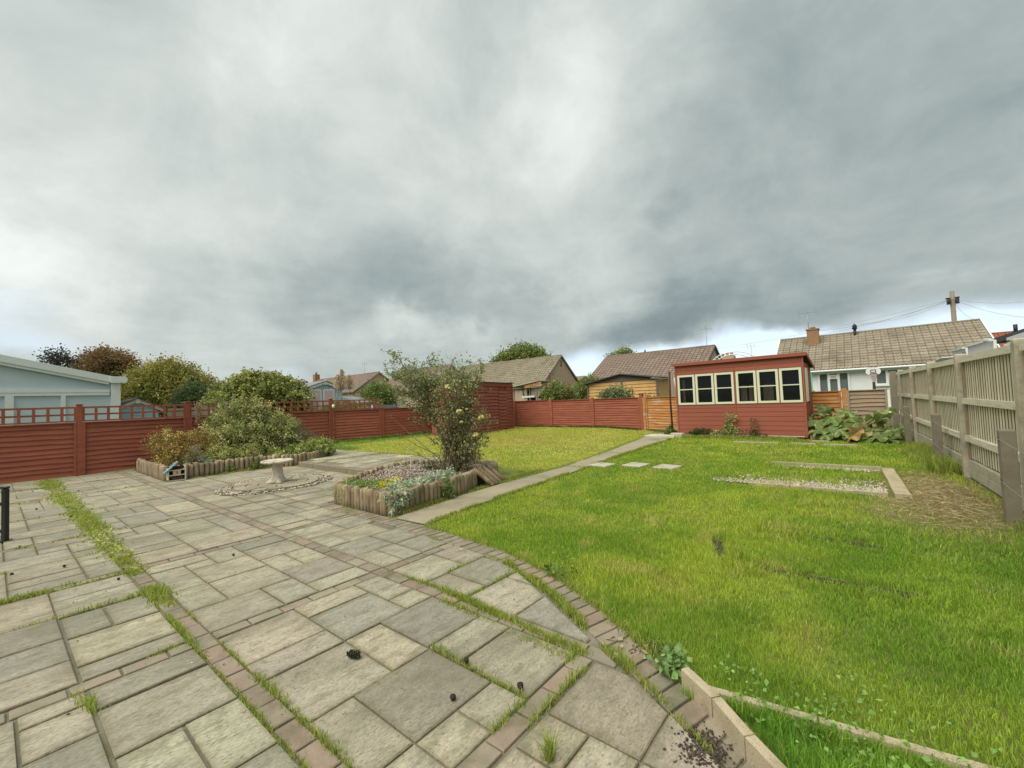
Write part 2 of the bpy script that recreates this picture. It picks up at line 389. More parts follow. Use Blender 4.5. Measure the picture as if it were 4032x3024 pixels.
    def lathe(s, prof, c=(0, 0, 0), n=24, mod=None, col=None):
        v = []
        for r, z in prof:
            for k in range(n):
                a = 2 * math.pi * k / n
                rr = r * (mod(a, z) if mod else 1)
                v.append((c[0] + rr * math.cos(a), c[1] + rr * math.sin(a), c[2] + z))
        f = []
        for i in range(len(prof) - 1):
            for k in range(n): f.append((i * n + k, i * n + (k + 1) % n, (i + 1) * n + (k + 1) % n, (i + 1) * n + k))
        f.append(tuple(reversed(range(n)))); f.append(tuple((len(prof) - 1) * n + k for k in range(n)))
        return s.add(v, f, col, True)
    def mesh(s, name, mat):
        me = bpy.data.meshes.new(name); me.from_pydata(s.v, [], s.f)
        me.polygons.foreach_set('use_smooth', s.sm)
        a = me.attributes.new('col', 'FLOAT_COLOR', 'POINT')
        arr = np.ones((len(s.v), 4), np.float32); arr[:, :3] = np.array(s.c, np.float32).reshape(-1, 3); a.data.foreach_set('color', arr.ravel())
        me.materials.append(mat if not isinstance(mat, str) else M[mat])
        me.update()
        return me
    def build(s, name, mat, parent=None, loc=(0, 0, 0), rot=(0, 0, 0), label=None):
        return obj(name, s.mesh(name, mat), parent, loc, rot, label)

def obj(name, me, parent=None, loc=(0, 0, 0), rot=(0, 0, 0), label=None):
    o = bpy.data.objects.new(name, me); COL.objects.link(o)
    o.location = loc; o.rotation_euler = rot
    if parent is not None: o.parent = parent
    if label: o['label'] = label
    return o
def tag(o, label, cat, group=None, kind=None):
    o['label'] = label; o['category'] = cat
    if group: o['group'] = group
    if kind: o['kind'] = kind
    return o
def thing(name, label, cat, loc=(0, 0, 0), rotz=0, group=None):
    o = bpy.data.objects.new(name, None); COL.objects.link(o)
    o.empty_display_size = .2; o.location = loc; o.rotation_euler = (0, 0, rotz)
    return tag(o, label, cat, group)
def struct(o): o['kind'] = 'structure'; return o
def stuff(o): o['kind'] = 'stuff'; return o
def copy_tree(o, parent=None):
    c = o.copy(); COL.objects.link(c)
    if parent is not None: c.parent = parent
    for ch in list(o.children): copy_tree(ch, c)
    return c

def raw(name, V, F, mat, C=None, parent=None, loc=(0, 0, 0), smooth=False):
    """big meshes from numpy arrays: V (n,3), F (m,3) triangles, C (n,3) own colours"""
    me = bpy.data.meshes.new(name)
    n, m = len(V), len(F)
    me.vertices.add(n); me.vertices.foreach_set('co', np.ascontiguousarray(V, np.float32).ravel())
    me.loops.add(m * 3); me.loops.foreach_set('vertex_index', np.ascontiguousarray(F, np.int32).ravel())
    me.polygons.add(m); me.polygons.foreach_set('loop_start', np.arange(0, m * 3, 3, dtype=np.int32))
    me.polygons.foreach_set('loop_total', np.full(m, 3, np.int32))
    if smooth: me.polygons.foreach_set('use_smooth', np.ones(m, bool))
    if C is not None:
        a = me.attributes.new('col', 'FLOAT_COLOR', 'POINT')
        arr = np.ones((n, 4), np.float32); arr[:, :3] = C; a.data.foreach_set('color', arr.ravel())
    me.materials.append(M[mat]); me.update(calc_edges=True)
    return obj(name, me, parent, loc)

def vnoise(x, y, scale, seed=0):
    """smooth value noise in 0..1"""
    x = np.asarray(x) * scale; y = np.asarray(y) * scale
    xi = np.floor(x).astype(np.int64); yi = np.floor(y).astype(np.int64)
    fx = x - xi; fy = y - yi; fx = fx * fx * (3 - 2 * fx); fy = fy * fy * (3 - 2 * fy)
    def h(a, b):
        k = (a * 374761393 + b * 668265263 + seed * 1442695041) & 0xffffffff
        k = ((k ^ (k >> 13)) * 1274126177) & 0xffffffff
        return ((k ^ (k >> 16)) & 0xffff) / 65535.0
    return (h(xi, yi) * (1 - fx) + h(xi + 1, yi) * fx) * (1 - fy) + (h(xi, yi + 1) * (1 - fx) + h(xi + 1, yi + 1) * fx) * fy
def fbm(x, y, scale, seed=0, oct_=4):
    t = 0; a = .5; tot = 0
    for i in range(oct_):
        t = t + a * vnoise(x, y, scale * 2 ** i, seed + i * 17); tot += a; a *= .5
    return t / tot
def inside(poly, x, y):
    r = np.zeros(len(x), bool); n = len(poly)
    for i in range(n):
        x0, y0 = poly[i]; x1, y1 = poly[(i + 1) % n]
        if y0 == y1: continue
        c = ((y0 > y) != (y1 > y)) & (x < (x1 - x0) * (y - y0) / (y1 - y0) + x0)
        r ^= c
    return r
def clip_half(poly, a, b):
    """part of a convex outline left of the line a -> b"""
    out = []
    def s_(p): return (b[0] - a[0]) * (p[1] - a[1]) - (b[1] - a[1]) * (p[0] - a[0])
    for i in range(len(poly)):
        p, q = poly[i], poly[(i + 1) % len(poly)]; sp, sq = s_(p), s_(q)
        if sp >= 0: out.append(p)
        if sp * sq < 0:
            t = sp / (sp - sq); out.append((p[0] + (q[0] - p[0]) * t, p[1] + (q[1] - p[1]) * t))
    return out
def area(p): return abs(sum(p[i][0] * p[(i + 1) % len(p)][1] - p[(i + 1) % len(p)][0] * p[i][1] for i in range(len(p)))) / 2

RG = np.random.default_rng(11)
def blades(name, x, y, z, h, w, col, mat='grass', parent=None, lean=.45, loc=(0, 0, 0)):
    """grass blades: three triangles each, bent"""
    n = len(x); a = RG.uniform(0, 2 * np.pi, n); b = RG.uniform(0, 2 * np.pi, n)
    ln = RG.uniform(.1, 1, n) ** 1.3 * lean * h
    dx, dy = np.cos(a), np.sin(a); lx, ly = np.cos(b) * ln, np.sin(b) * ln
    V = np.empty((n, 5, 3), np.float32)
    V[:, 0] = np.stack([x - dx * w / 2, y - dy * w / 2, z], 1); V[:, 1] = np.stack([x + dx * w / 2, y + dy * w / 2, z], 1)
    mx, my, mz = x + lx * .35, y + ly * .35, z + h * .6
    V[:, 2] = np.stack([mx - dx * w * .4, my - dy * w * .4, mz], 1); V[:, 3] = np.stack([mx + dx * w * .4, my + dy * w * .4, mz], 1)
    V[:, 4] = np.stack([x + lx, y + ly, z + h * (1 - .25 * (ln / (h + 1e-6)) ** 2)], 1)
    o = (np.arange(n) * 5)[:, None]
    F = np.concatenate([o + np.array([0, 1, 3]), o + np.array([0, 3, 2]), o + np.array([2, 3, 4])], 0)
    C = np.repeat(np.clip(col, 0, 1), 5, 0)
    return raw(name, V.reshape(-1, 3), F, mat, C, parent, loc)

def leafset(P, Nrm, size, col, asp=.55, fold=.25, n=None, droop=.2):
    """folded four-cornered leaves at P growing towards Nrm: returns V, F, C"""
    n = len(P); U = Nrm / (np.linalg.norm(Nrm, axis=1, keepdims=True) + 1e-9)
    rv = RG.normal(size=(n, 3)); Sd = np.cross(U, rv); Sd /= (np.linalg.norm(Sd, axis=1, keepdims=True) + 1e-9)
    Up = np.cross(Sd, U)
    s = size[:, None]
    base = P; tip = P + U * s - np.array([0, 0, 1]) * s * droop
    mid = P + U * s * .48
    l = mid + Sd * s * asp / 2 + Up * s * fold * .5; r = mid - Sd * s * asp / 2 + Up * s * fold * .5
    V = np.stack([base, l, tip, r], 1).reshape(-1, 3)
    o = (np.arange(n) * 4)[:, None]
    F = np.concatenate([o + np.array([0, 2, 1]), o + np.array([0, 3, 2])], 0)
    return V, F, np.repeat(np.clip(col, 0, 1), 4, 0)
def pick(cols, n, jit=.18):
    cols = np.array(cols, float); i = RG.integers(0, len(cols), n)
    return cols[i] * RG.uniform(1 - jit, 1 + jit, (n, 1)) * RG.uniform(1 - jit * .4, 1 + jit * .4, (n, 3))
def clumps(blobs, per_area, rag=(.62, 1.06)):
    """clump centres with outward directions over a set of ellipsoids (cx,cy,cz,rx,ry,rz)"""
    Cs, Ns = [], []
    for cx, cy, cz, rx, ry, rz in blobs:
        k = max(6, int(per_area * 4 * ((rx * ry) ** 1.6 / 3 + (rx * rz) ** 1.6 / 3 + (ry * rz) ** 1.6 / 3) ** (1 / 1.6) * 3.14))
        d = RG.normal(size=(k, 3)); d /= np.linalg.norm(d, axis=1, keepdims=True)
        rr = RG.uniform(rag[0], rag[1], (k, 1))
        Cs.append(np.array([cx, cy, cz]) + d * rr * np.array([rx, ry, rz])); Ns.append(d)
    return np.concatenate(Cs), np.concatenate(Ns)
def foliage(name, blobs, per_area, per_clump, spread, leaf, cols, parent=None, loc=(0, 0, 0), mat='leaf', zmin=.02, asp=.55, out=.55, up=.35, tint=.25, droop=.2, fold=.25, rag=(.62, 1.06)):
    """a crown or bush of leaf clumps; positions are relative to loc"""
    Cc, Nn = clumps(blobs, per_area, rag)
    k = len(Cc); ci = np.repeat(np.arange(k), per_clump); n = len(ci)
    P = Cc[ci] + RG.normal(size=(n, 3)) * spread * RG.uniform(.4, 1, (n, 1))
    D_ = Nn[ci] * out + RG.normal(size=(n, 3)) * .55 + np.array([0, 0, up])
    ck = pick(cols, k, .12) * RG.uniform(1 - tint, 1 + tint, (k, 1))
    col = ck[ci] * RG.uniform(.8, 1.2, (n, 1))
    keep = P[:, 2] > zmin; P, D_, col = P[keep], D_[keep], col[keep]
    V, F, C = leafset(P, D_, leaf * RG.uniform(.6, 1.3, len(P)), col, asp, fold, droop=droop)
    return raw(name, V, F, mat, C, parent, loc), Cc
def branches(name, base, targets, r0, parent, loc=(0, 0, 0), mat='bark', wob=.12, n=6, seg=5, share=.4):
    mb = MB(); base = Vector(base)
    for t in targets:
        t = Vector(t); pts = []; ln = (t - base).length
        for i in range(seg + 1):
            k = i / seg
            q = base.lerp(t, k); q.z = base.z + (t.z - base.z) * (k ** .8)
            if 0 < i < seg: q += Vector([rnd.gauss(0, wob * ln * .18) for _ in range(3)])
            pts.append(q)
        mb.tube(pts, [r0 * (1 - .85 * i / seg) for i in range(seg + 1)], n, cap=False)
    return mb.build(name, mat, parent, loc)
def pebbles(name, x, y, z, size, cols, parent=None, flat=.55, mat='pebble'):
    """small stones, 8 triangles each"""
    n = len(x); s = size
    base = np.array([[1, 0, 0], [0, 1, 0], [-1, 0, 0], [0, -1, 0], [0, 0, 1], [0, 0, -1]], float)
    V = np.repeat(base[None], n, 0) * RG.uniform(.65, 1.25, (n, 6, 1))
    a = RG.uniform(0, 6.28, n); ca, sa = np.cos(a)[:, None], np.sin(a)[:, None]
    t = RG.uniform(-.5, .5, n)[:, None]
    vx, vy, vz = V[:, :, 0] * 1.15, V[:, :, 1] * .85, V[:, :, 2] * flat
    vx, vz = vx * np.cos(t) - vz * np.sin(t), vx * np.sin(t) + vz * np.cos(t)
    X = (vx * ca - vy * sa) * s[:, None] + x[:, None]; Yy = (vx * sa + vy * ca) * s[:, None] + y[:, None]; Z = vz * s[:, None] + z[:, None]
    VV = np.stack([X, Yy, Z], 2).reshape(-1, 3)
    f = np.array([[0, 1, 4], [1, 2, 4], [2, 3, 4], [3, 0, 4], [1, 0, 5], [2, 1, 5], [3, 2, 5], [0, 3, 5]])
    F = (np.arange(n) * 6)[:, None, None] + f[None]
    C = np.repeat(pick(cols, n, .2), 6, 0)
    return raw(name, VV, F.reshape(-1, 3), mat, np.clip(C, 0, 1), parent)
def sm(t): t = min(max(t, 0), 1); return t * t * (3 - 2 * t)
def ht(x, y):
    """height of the garden ground"""
    return .12 * sm((y - 5.3) / 3.5) * sm((x - 4.9) / .5)
def htn(x, y):
    a = np.clip((y - 5.3) / 3.5, 0, 1); b = np.clip((x - 4.9) / .5, 0, 1)
    return .12 * a * a * (3 - 2 * a) * b * b * (3 - 2 * b)
def lerp_line(pts, t):
    """point at fraction t of a polyline's length"""
    L = [math.dist(pts[i], pts[i + 1]) for i in range(len(pts) - 1)]; d = t * sum(L)
    for i, l in enumerate(L):
        if d <= l or i == len(L) - 1:
            k = min(d / l, 1); return tuple(pts[i][j] + (pts[i + 1][j] - pts[i][j]) * k for j in range(len(pts[0])))
        d -= l
def plen(pts): return sum(math.dist(pts[i], pts[i + 1]) for i in range(len(pts) - 1))
# ------------------------------------------------------------------ the ground
mb = MB(); mb.add([(-2500, -2500, -.12), (2500, -2500, -.12), (2500, 2500, -.12), (-2500, 2500, -.12)], [(0, 1, 2, 3)])
struct(mb.build('ground', 'ground'))
mb = MB(); nx, ny = 68, 64; x0, x1, y0, y1 = -2.0, 18.2, -1.9, 15.9
vs_ = [(x0 + (x1 - x0) * i / nx, y0 + (y1 - y0) * j / ny) for j in range(ny + 1) for i in range(nx + 1)]
mb.add([(x, y, ht(x, y) - .022) for x, y in vs_], [(j * (nx + 1) + i, j * (nx + 1) + i + 1, (j + 1) * (nx + 1) + i + 1, (j + 1) * (nx + 1) + i) for j in range(ny) for i in range(nx)], None, True)
LAWN = struct(mb.build('lawn', 'soil'))

# distant hills
mb = MB(); prof = []
for i in range(61):
    a = R(-35 + 150 * i / 60); dd = 900
    d_ = ray(1262, 806); az_ = math.atan2(d_[1], d_[0])
    hh = 9 + 4 * math.sin(i * .7) + 3 * math.sin(i * 1.9 + 1) + 2 * math.sin(i * 4.1) + 44 * math.exp(-((a - az_ + .03) / .09) ** 2)
    prof.append((a, dd, hh))
vv = []; ff = []
for k, (rr, hs) in enumerate(((640, 0), (760, .55), (900, 1), (1100, .8), (1500, 0))):
    for a, dd, hh in prof: vv.append((math.cos(a) * rr, math.sin(a) * rr, -3 + hh * hs + (rnd.uniform(-1, 1) if hs else 0)))
n_ = len(prof)
for k in range(4):
    for i in range(n_ - 1): ff.append((k * n_ + i, k * n_ + i + 1, (k + 1) * n_ + i + 1, (k + 1) * n_ + i))
mb.add(vv, ff, None, True); struct(mb.build('hills', 'hill'))

# ------------------------------------------------------------------ patio
I_CURVE = [(3.10, 6.6), (3.10, 4.15), (3.03, 3.4), (2.98, 2.85), (2.88, 2.4), (2.72, 1.98), (2.52, 1.62), (2.32, 1.3), (2.13, 1.0), (1.97, .75), (1.83, .5), (1.6, .15), (1.3, -.3)]
O_CURVE = [(3.31, 6.6), (3.30, 4.1), (3.24, 3.4), (3.18, 2.85), (3.07, 2.4), (2.9, 1.93), (2.69, 1.52), (2.5, 1.2), (2.28, .9), (2.1, .62), (1.94, .42), (1.72, .08), (1.45, -.35)]
PATIO = struct(MB().add([(q[0], q[1], -.014) for q in [(-1.8, -.9), (1.2, -.9), (1.45, -.35), (1.72, .08), (1.94, .42), (2.1, .62), (2.28, .9), (2.5, 1.2), (2.69, 1.52), (2.9, 1.93), (3.07, 2.4), (3.18, 2.85), (3.24, 3.4), (3.30, 4.1), (3.31, 6.0), (5.02, 6.4), (5.02, 11.4), (2.5, 12), (2.5, 15.42), (-1.8, 15.6)]], [tuple(range(20))]).build('patio', 'mortar'))
SLABCOL = [(.325, .295, .215), (.315, .285, .205), (.30, .27, .195), (.28, .255, .188), (.255, .24, .19), (.265, .248, .192), (.345, .31, .22), (.285, .257, .185), (.27, .246, .185)]
BRICKCOL = [(.245, .20, .15), (.235, .205, .155), (.255, .195, .15), (.23, .20, .15), (.25, .215, .16)]
def jit(c, a=.1):
    k = rnd.uniform(1 - a, 1 + a); return tuple(min(q * k * rnd.uniform(.97, 1.03), 1) for q in c)
slabs = []      # (outline, colour)
bricks = []
BED2 = [(3.36, 6.32), (3.35, 5.02), (3.43, 4.9), (3.93, 4.93), (4.89, 5.06), (5.43, 5.22), (6.05, 5.27), (6.25, 5.9), (5.9, 7.05), (5.48, 7.42), (4.83, 7.35), (4.11, 6.88)]
BED1 = [(2.45, 15.3), (2.45, 11.87), (3.5, 12.0), (4.45, 11.9), (5.0, 11.35), (5.55, 11.35), (6.1, 11.85), (6.45, 12.9), (6.35, 15.2)]
CIRC = (3.6, 8.97)
def even(c):      # slabs of one batch, weathered alike
    return tuple(.66 * q + .34 * m for q, m in zip(c, (.335, .308, .238)))
SLABCOL = [even(c) for c in SLABCOL]
def keep(p):
    cx = sum(q[0] for q in p) / len(p); cy = sum(q[1] for q in p) / len(p)
    if area(p) < .006: return False
    if inside(BED2, np.array([cx]), np.array([cy]))[0] or inside(BED1, np.array([cx]), np.array([cy]))[0]: return False
    if math.hypot(cx - CIRC[0], cy - CIRC[1]) < .62: return False
    if cx > 3.2 and cy < 6.3: return False
    return True
def rect(x0, x1, y0, y1): return [(x0, y0), (x1, y0), (x1, y1), (x0, y1)]
def clipc(p, gap=.006):
    for i in range(len(I_CURVE) - 1):
        a, b = I_CURVE[i + 1], I_CURVE[i]
        dx, dy = b[0] - a[0], b[1] - a[1]; l = math.hypot(dx, dy); nx_, ny_ = -dy / l * gap, dx / l * gap
        p = clip_half(p, (a[0] + nx_, a[1] + ny_), (b[0] + nx_, b[1] + ny_))
        if len(p) < 3: return None
    return p
def put(r, col=None, far=False):
    p = clipc(r) if r[0][0] < 3.11 and r[0][1] < 6.3 else r
    if p and keep(p): slabs.append((p, col or jit(rnd.choice(SLABCOL))))
CR, GR, BU, DK = (.355, .32, .232), (.262, .248, .198), (.312, .284, .21), (.24, .226, .178)
CR, GR, BU, DK = [even(c) for c in (CR, GR, BU, DK)]
near = [  # slabs read off the photograph: x0, x1, y0, y1, colour
    (.94, 1.40, 2.81, 3.27, CR), (.94, 1.40, 2.575, 2.79, GR), (.94, 1.40, 2.07, 2.555, CR), (1.42, 1.88, 3.065, 3.275, CR), (1.42, 1.88, 2.585, 3.045, DK), (1.42, 1.655, 2.075, 2.565, CR),
    (1.90, 2.115, 2.82, 3.275, BU), (1.90, 2.115, 2.595, 2.80, CR), (1.675, 2.115, 2.09, 2.575, GR), (1.675, 2.115, 1.83, 2.07, CR), (1.675, 2.115, 1.345, 1.81, BU), (1.175, 1.655, 1.575, 2.055, DK),
    (1.42, 1.655, 1.345, 1.555, CR), (.94, 1.155, 1.575, 2.05, BU), (1.175, 1.40, 1.345, 1.555, CR), (.94, 1.155, 1.345, 1.555, BU),
    (2.26, 2.70, 2.83, 3.27, CR), (2.72, 3.2, 2.83, 3.275, BU), (2.50, 2.92, 2.36, 2.81, GR), (2.26, 2.48, 2.38, 2.81, BU), (2.94, 3.2, 2.36, 2.81, GR),
    (2.26, 2.70, 1.90, 2.34, CR), (2.72, 3.0, 1.90, 2.34, BU), (2.26, 2.70, 1.345, 1.88, (.30, .285, .235)), 
    (2.26, 2.47, 3.42, 3.885, BU), (2.49, 2.70, 3.42, 3.885, GR), (2.72, 3.09, 3.42, 3.86, GR), (2.72, 3.09, 3.88, 4.34, GR), (2.26, 2.70, 3.905, 4.36, GR), (2.26, 2.48, 4.38, 4.84, BU), (2.50, 2.98, 4.36, 4.84, CR), (2.26, 2.72, 4.86, 5.35, CR), (2.74, 3.09, 4.86, 5.35, GR),
    (.35, .805, 2.545, 2.995, BU), (.35, .805, 3.03, 3.265, GR), (.34, .805, 3.42, 3.60, GR), (.34, .805, 3.64, 4.10, CR), (.34, .55, 4.15, 4.57, GR), (.57, .805, 4.13, 4.57, BU), (.33, .805, 4.62, 5.02, CR), (.33, .805, 5.04, 5.345, BU),
    (.59, .805, 2.07, 2.52, CR), (.35, .57, 1.9, 2.52, BU), (.10, .325, 2.83, 3.12, BU), (.10, .325, 3.14, 3.27, BU), (.10, .325, 2.3, 2.81, GR), (-.13, .08, 2.5, 3.27, BU),
    (-.13, .315, 4.18, 4.62, GR), (-.13, .315, 3.42, 3.76, CR), (-.13, .315, 3.78, 4.16, DK), (-.13, .315, 4.64, 5.345, CR),
    (.94, 1.40, 5.12, 5.35, CR), (1.42, 1.66, 4.90, 5.35, BU), (1.20, 1.40, 4.90, 5.10, CR), (.59, .805, 1.85, 2.05, GR), (1.68, 2.115, 5.08, 5.35, GR), (1.20, 1.66, 4.42, 4.88, CR), (.94, 1.18, 4.42, 5.10, BU), (1.68, 2.115, 4.62, 5.06, GR), (1.68, 1.88, 4.14, 4.60, BU), (1.90, 2.115, 4.14, 4.60, CR), (.94, 1.18, 3.90, 4.40, BU), (1.20, 1.66, 3.90, 4.40, CR), (.94, 1.40, 3.42, 3.88, BU), (1.42, 1.66, 3.42, 3.88, GR), (1.68, 2.115, 3.66, 4.12, DK), (1.68, 2.115, 3.42, 3.64, CR)]
for a_, b_, c_, d_, cc in near: put(rect(a_ - .003, b_ + .003, c_ - .004, d_ + .003), jit(cc, .08))
cols_ = [(-1.68, -.49), (-.355, .81), (.935, 2.12), (2.255, 3.10), (3.12, 4.98)]
rows_ = [(-.84, 1.21), (1.34, 3.28), (3.41, 5.355), (5.48, 7.43), (7.55, 9.50), (9.62, 11.57), (11.69, 13.64), (13.76, 15.38)]
done = {(2, 1), (3, 1), (3, 2), (2, 2)}
def fill(x0, x1, y0, y1):
    """random coursed paving of one bay"""
    nu = max(2, round((x1 - x0) / .237)); nv = max(2, round((y1 - y0) / .24)); g = np.zeros((nu, nv), bool)
    ux, uy = (x1 - x0) / nu, (y1 - y0) / nv
    for j in range(nv):
        for i in range(nu):
            if g[i, j]: continue
            for (w, h) in rnd.sample([(2, 2), (2, 2), (2, 1), (1, 2), (3, 2), (2, 3), (1, 1)], 7):
                if i + w <= nu and j + h <= nv and not g[i:i + w, j:j + h].any():
                    break
            else: w = h = 1
            g[i:i + w, j:j + h] = True
            yield (x0 + i * ux + .006, x0 + (i + w) * ux - .006, y0 + j * uy + .006, y0 + (j + h) * uy - .006)
have = [(a_, b_, c_, d_) for a_, b_, c_, d_, cc in near]
for ci, (xa, xb) in enumerate(cols_):
    for ri, (ya, yb) in enumerate(rows_):
        if (ci, ri) in done or (ci == 4 and yb < 6) or (ci == 0 and ya > 9): continue
        for q in fill(xa, xb, ya, yb):
            mx_, my_ = (q[0] + q[1]) / 2, (q[2] + q[3]) / 2
            if any(h[0] - .02 < q[1] - .03 and q[0] + .03 < h[1] + .02 and h[2] - .02 < q[3] - .03 and q[2] + .03 < h[3] + .02 for h in have): 
                # trim against slabs already laid
                if any(h[0] - .1 < mx_ < h[1] + .1 and h[2] - .1 < my_ < h[3] + .1 for h in have): continue
                continue
            put(rect(*q))
# brick bands between the bays
for xa, xb in ((-.475, -.37), (.826, .924), (2.135, 2.24)):
    y = -.8
    while y < 15.3:
        if xa < 0 and y > 9: break
        p = rect(xa, xb, y + .005, y + .203); p = clipc(p) if y < 6.3 else p
        if p and area(p) > .006 and keep(p): bricks.append((p, jit(rnd.choice(BRICKCOL), .12)))
        y += .211
for ya, yb in ((1.228, 1.325), (3.296, 3.395), (5.367, 5.465), (7.44, 7.54), (9.51, 9.61), (11.58, 11.68)):
    for xa, xb in cols_:
        if xa > 3 and ya < 6: continue
        x = xa
        while x < xb - .05:
            e = min(x + .203, xb)
            p = rect(x + .004, e, ya, yb); p = clipc(p) if (x < 3.11 and ya < 6.3) else p
            if p and keep(p): bricks.append((p, jit(rnd.choice(BRICKCOL), .12)))
            x += .211
# soldier border along lawn and log bed
def border(n0):
    Li = plen(I_CURVE); n = int(Li / .112)
    for k in range(n):
        t0, t1 = (k + .07) / n, (k + .93) / n
        a, b = lerp_line(I_CURVE, t0), lerp_line(I_CURVE, t1); c, d = lerp_line(O_CURVE, t1), lerp_line(O_CURVE, t0)
        p = [a, d, c, b]
        p = p if (p[1][0] - p[0][0]) * (p[2][1] - p[0][1]) - (p[1][1] - p[0][1]) * (p[2][0] - p[0][0]) > 0 else p[::-1]
        bricks.append((p, jit(rnd.choice(BRICKCOL), .12)))
border(0)
DIRT = (.05, (.77, .75, .68))
def lay(parent, items, name, mat, z0, z1, ch, limit=300, jz=.003):
    """the nearest pieces are parts, the rest one part"""
    items = sorted(items, key=lambda q: math.hypot(sum(p[0] for p in q[0]) / len(q[0]), sum(p[1] for p in q[0]) / len(q[0])) / max(area(q[0]), .01) ** .25)
    rest = MB(); nrest = 0
    for k, (p, c) in enumerate(items):
        cx = sum(q[0] for q in p) / len(p); cy = sum(q[1] for q in p) / len(p)
        z = z1 + rnd.uniform(-jz, jz); tl = (rnd.uniform(-.006, .006), rnd.uniform(-.006, .006))
        zc = ht(cx, cy) if parent is not PATIO else 0
        if k < limit:
            MB().poly([(q[0] - cx, q[1] - cy) for q in p], z0, z, ch, c, tl, DIRT if name == 'paving_slab' else None).build(name, mat, parent, (cx, cy, zc))
        else:
            rest.poly(p, z0 + zc, z + zc, ch, c, tl); nrest += 1
    if nrest: stuff(rest.build(name + '_field', mat, parent))
lay(PATIO, slabs, 'paving_slab', 'slab', -.03, 0, .005)
lay(PATIO, bricks, 'brick', 'brick', -.03, -.001, .004)

# raised patio beyond the step
RP = [(5.06, 8.35), (5.7, 7.55), (6.2, 7.1), (6.15, 5.5), (7.0, 5.22), (7.15, 7.1), (7.05, 11), (7.0, 13.3), (6.35, 13.6), (6.1, 11.7), (5.06, 11.2)]
RPO = struct(MB().add([(x, y, .105) for x, y in [(5.06, 8.0), (7.1, 8.0), (7.05, 11), (7.0, 13.4), (6.3, 13.5), (6.1, 11.7), (5.06, 11.2)]], [(0, 1, 2, 3, 4, 5, 6)]).build('raised_patio', 'mortar'))
sl2 = []
for q in fill(5.1, 7.05, 8.3, 13.3):
    p = rect(*q); mx_, my_ = (q[0] + q[1]) / 2, (q[2] + q[3]) / 2
    if inside(RP, np.array([mx_]), np.array([my_]))[0] and keep(p): sl2.append((p, jit(rnd.choice([CR, BU, (.43, .40, .30), (.36, .34, .26)]))))
for q in fill(5.3, 7.1, 5.3, 8.3):
    p = rect(*q); mx_, my_ = (q[0] + q[1]) / 2, (q[2] + q[3]) / 2
    if inside(RP, np.array([mx_]), np.array([my_]))[0] and keep(p) and mx_ > 5.25 + max(0, (7.6 - my_)) * .25: sl2.append((p, jit(rnd.choice([CR, BU, (.43, .40, .30), (.30, .29, .22)]))))
lay(RPO, sl2, 'paving_slab', 'slab', -.05, .004, .005)
mb = MB()
for k in range(4):
    ya = 8.05 + k * .78
    MB().cbox((5.02, ya + .385, .052), (.075, .765, .135), .012).build('kerb_stone', 'postdark', RPO)

# concrete path in four pours
PL = [(3.33, 4.72), (3.9, 4.88), (5.7, 4.98), (7.86, 5.0), (10.22, 5.28), (14.5, 5.93)]
PR = [(3.36, 4.15), (4.3, 4.28), (5.8, 4.36), (7.88, 4.5), (10.2, 4.69), (14.05, 4.85)]
PATH = struct(MB().add([(x, y, -.012) for x, y in PL + PR[::-1]], [tuple(range(12))]).build('path', 'earth'))
for seq in ((0, 1, 2, 3), (3, 4), (4, 5)):
    pts = [PR[i] for i in seq] + [PL[i] for i in reversed(seq)]
    cx = sum(p[0] for p in pts) / len(pts); cy = sum(p[1] for p in pts) / len(pts)
    MB().poly([((x - cx) * .996, (y - cy) * .98) for x, y in pts], -.08, .004, .006).build('concrete_slab', 'concrete', PATH, (cx, cy, 0))
tag(MB().poly([(14.62, 4.92), (15.18, 5.06), (15.45, 5.62), (15.3, 5.98), (14.7, 6.0), (14.45, 5.6)], -.05, .045, .008).build('doorstep_slab', 'palestone'), 'pale flat slab at the far end of the concrete path beside the summerhouse', 'slab')
for (px, py), cc in zip(((1300, 1004.5), (1373, 1004.5), (1440, 1009)), ('leftmost of the three stepping stones in the grass by the path', 'middle one of the three stepping stones set in the grass', 'rightmost of the three stepping stones, farthest from the path')):
    x, y = G(px, py)
    tag(MB().poly([(-.24, -.2), (.2, -.24), (.25, .18), (-.2, .22)], -.05, .02, .01).build('stepping_stone', 'stepstone', None, (x, y, 0)), 'pale concrete ' + cc, 'stepping stone', 'stepping stones beside the path')

# round paving under the bird bath
CP = struct(MB().lathe([(.74, -.01), (.74, .012)], (CIRC[0], CIRC[1], 0), 40).build('round_paving', 'mortar'))
def wedge(r0, r1, a0, a1, z):
    pts = [(r1 * math.cos(a0 + (a1 - a0) * k / 3), r1 * math.sin(a0 + (a1 - a0) * k / 3)) for k in range(4)] + [(r0 * math.cos(a1 - (a1 - a0) * k / 3), r0 * math.sin(a1 - (a1 - a0) * k / 3)) for k in range(4)]
    cx = sum(p[0] for p in pts) / 8; cy = sum(p[1] for p in pts) / 8
    MB().poly([(x - cx, y - cy) for x, y in pts], 0, z, .006, jit(rnd.choice([CR, BU, (.34, .29, .2)]), .12)).build('paving_stone', 'slab', CP, (CIRC[0] + cx, CIRC[1] + cy, 0))
for r0, r1, n, ph in ((.14, .33, 7, .2), (.345, .53, 12, .1), (.545, .735, 17, 0)):
    for k in range(n):
        a0 = ph + 2 * math.pi * k / n; wedge(r0, r1, a0 + .012 / r1, a0 + 2 * math.pi / n - .012 / r1, .036 + rnd.uniform(-.003, .003))
MB().lathe([(.128, 0), (.128, .03), (.12, .036)], (0, 0, 0), 16, None, BU).build('centre_stone', 'slab', CP, (CIRC[0], CIRC[1], 0))
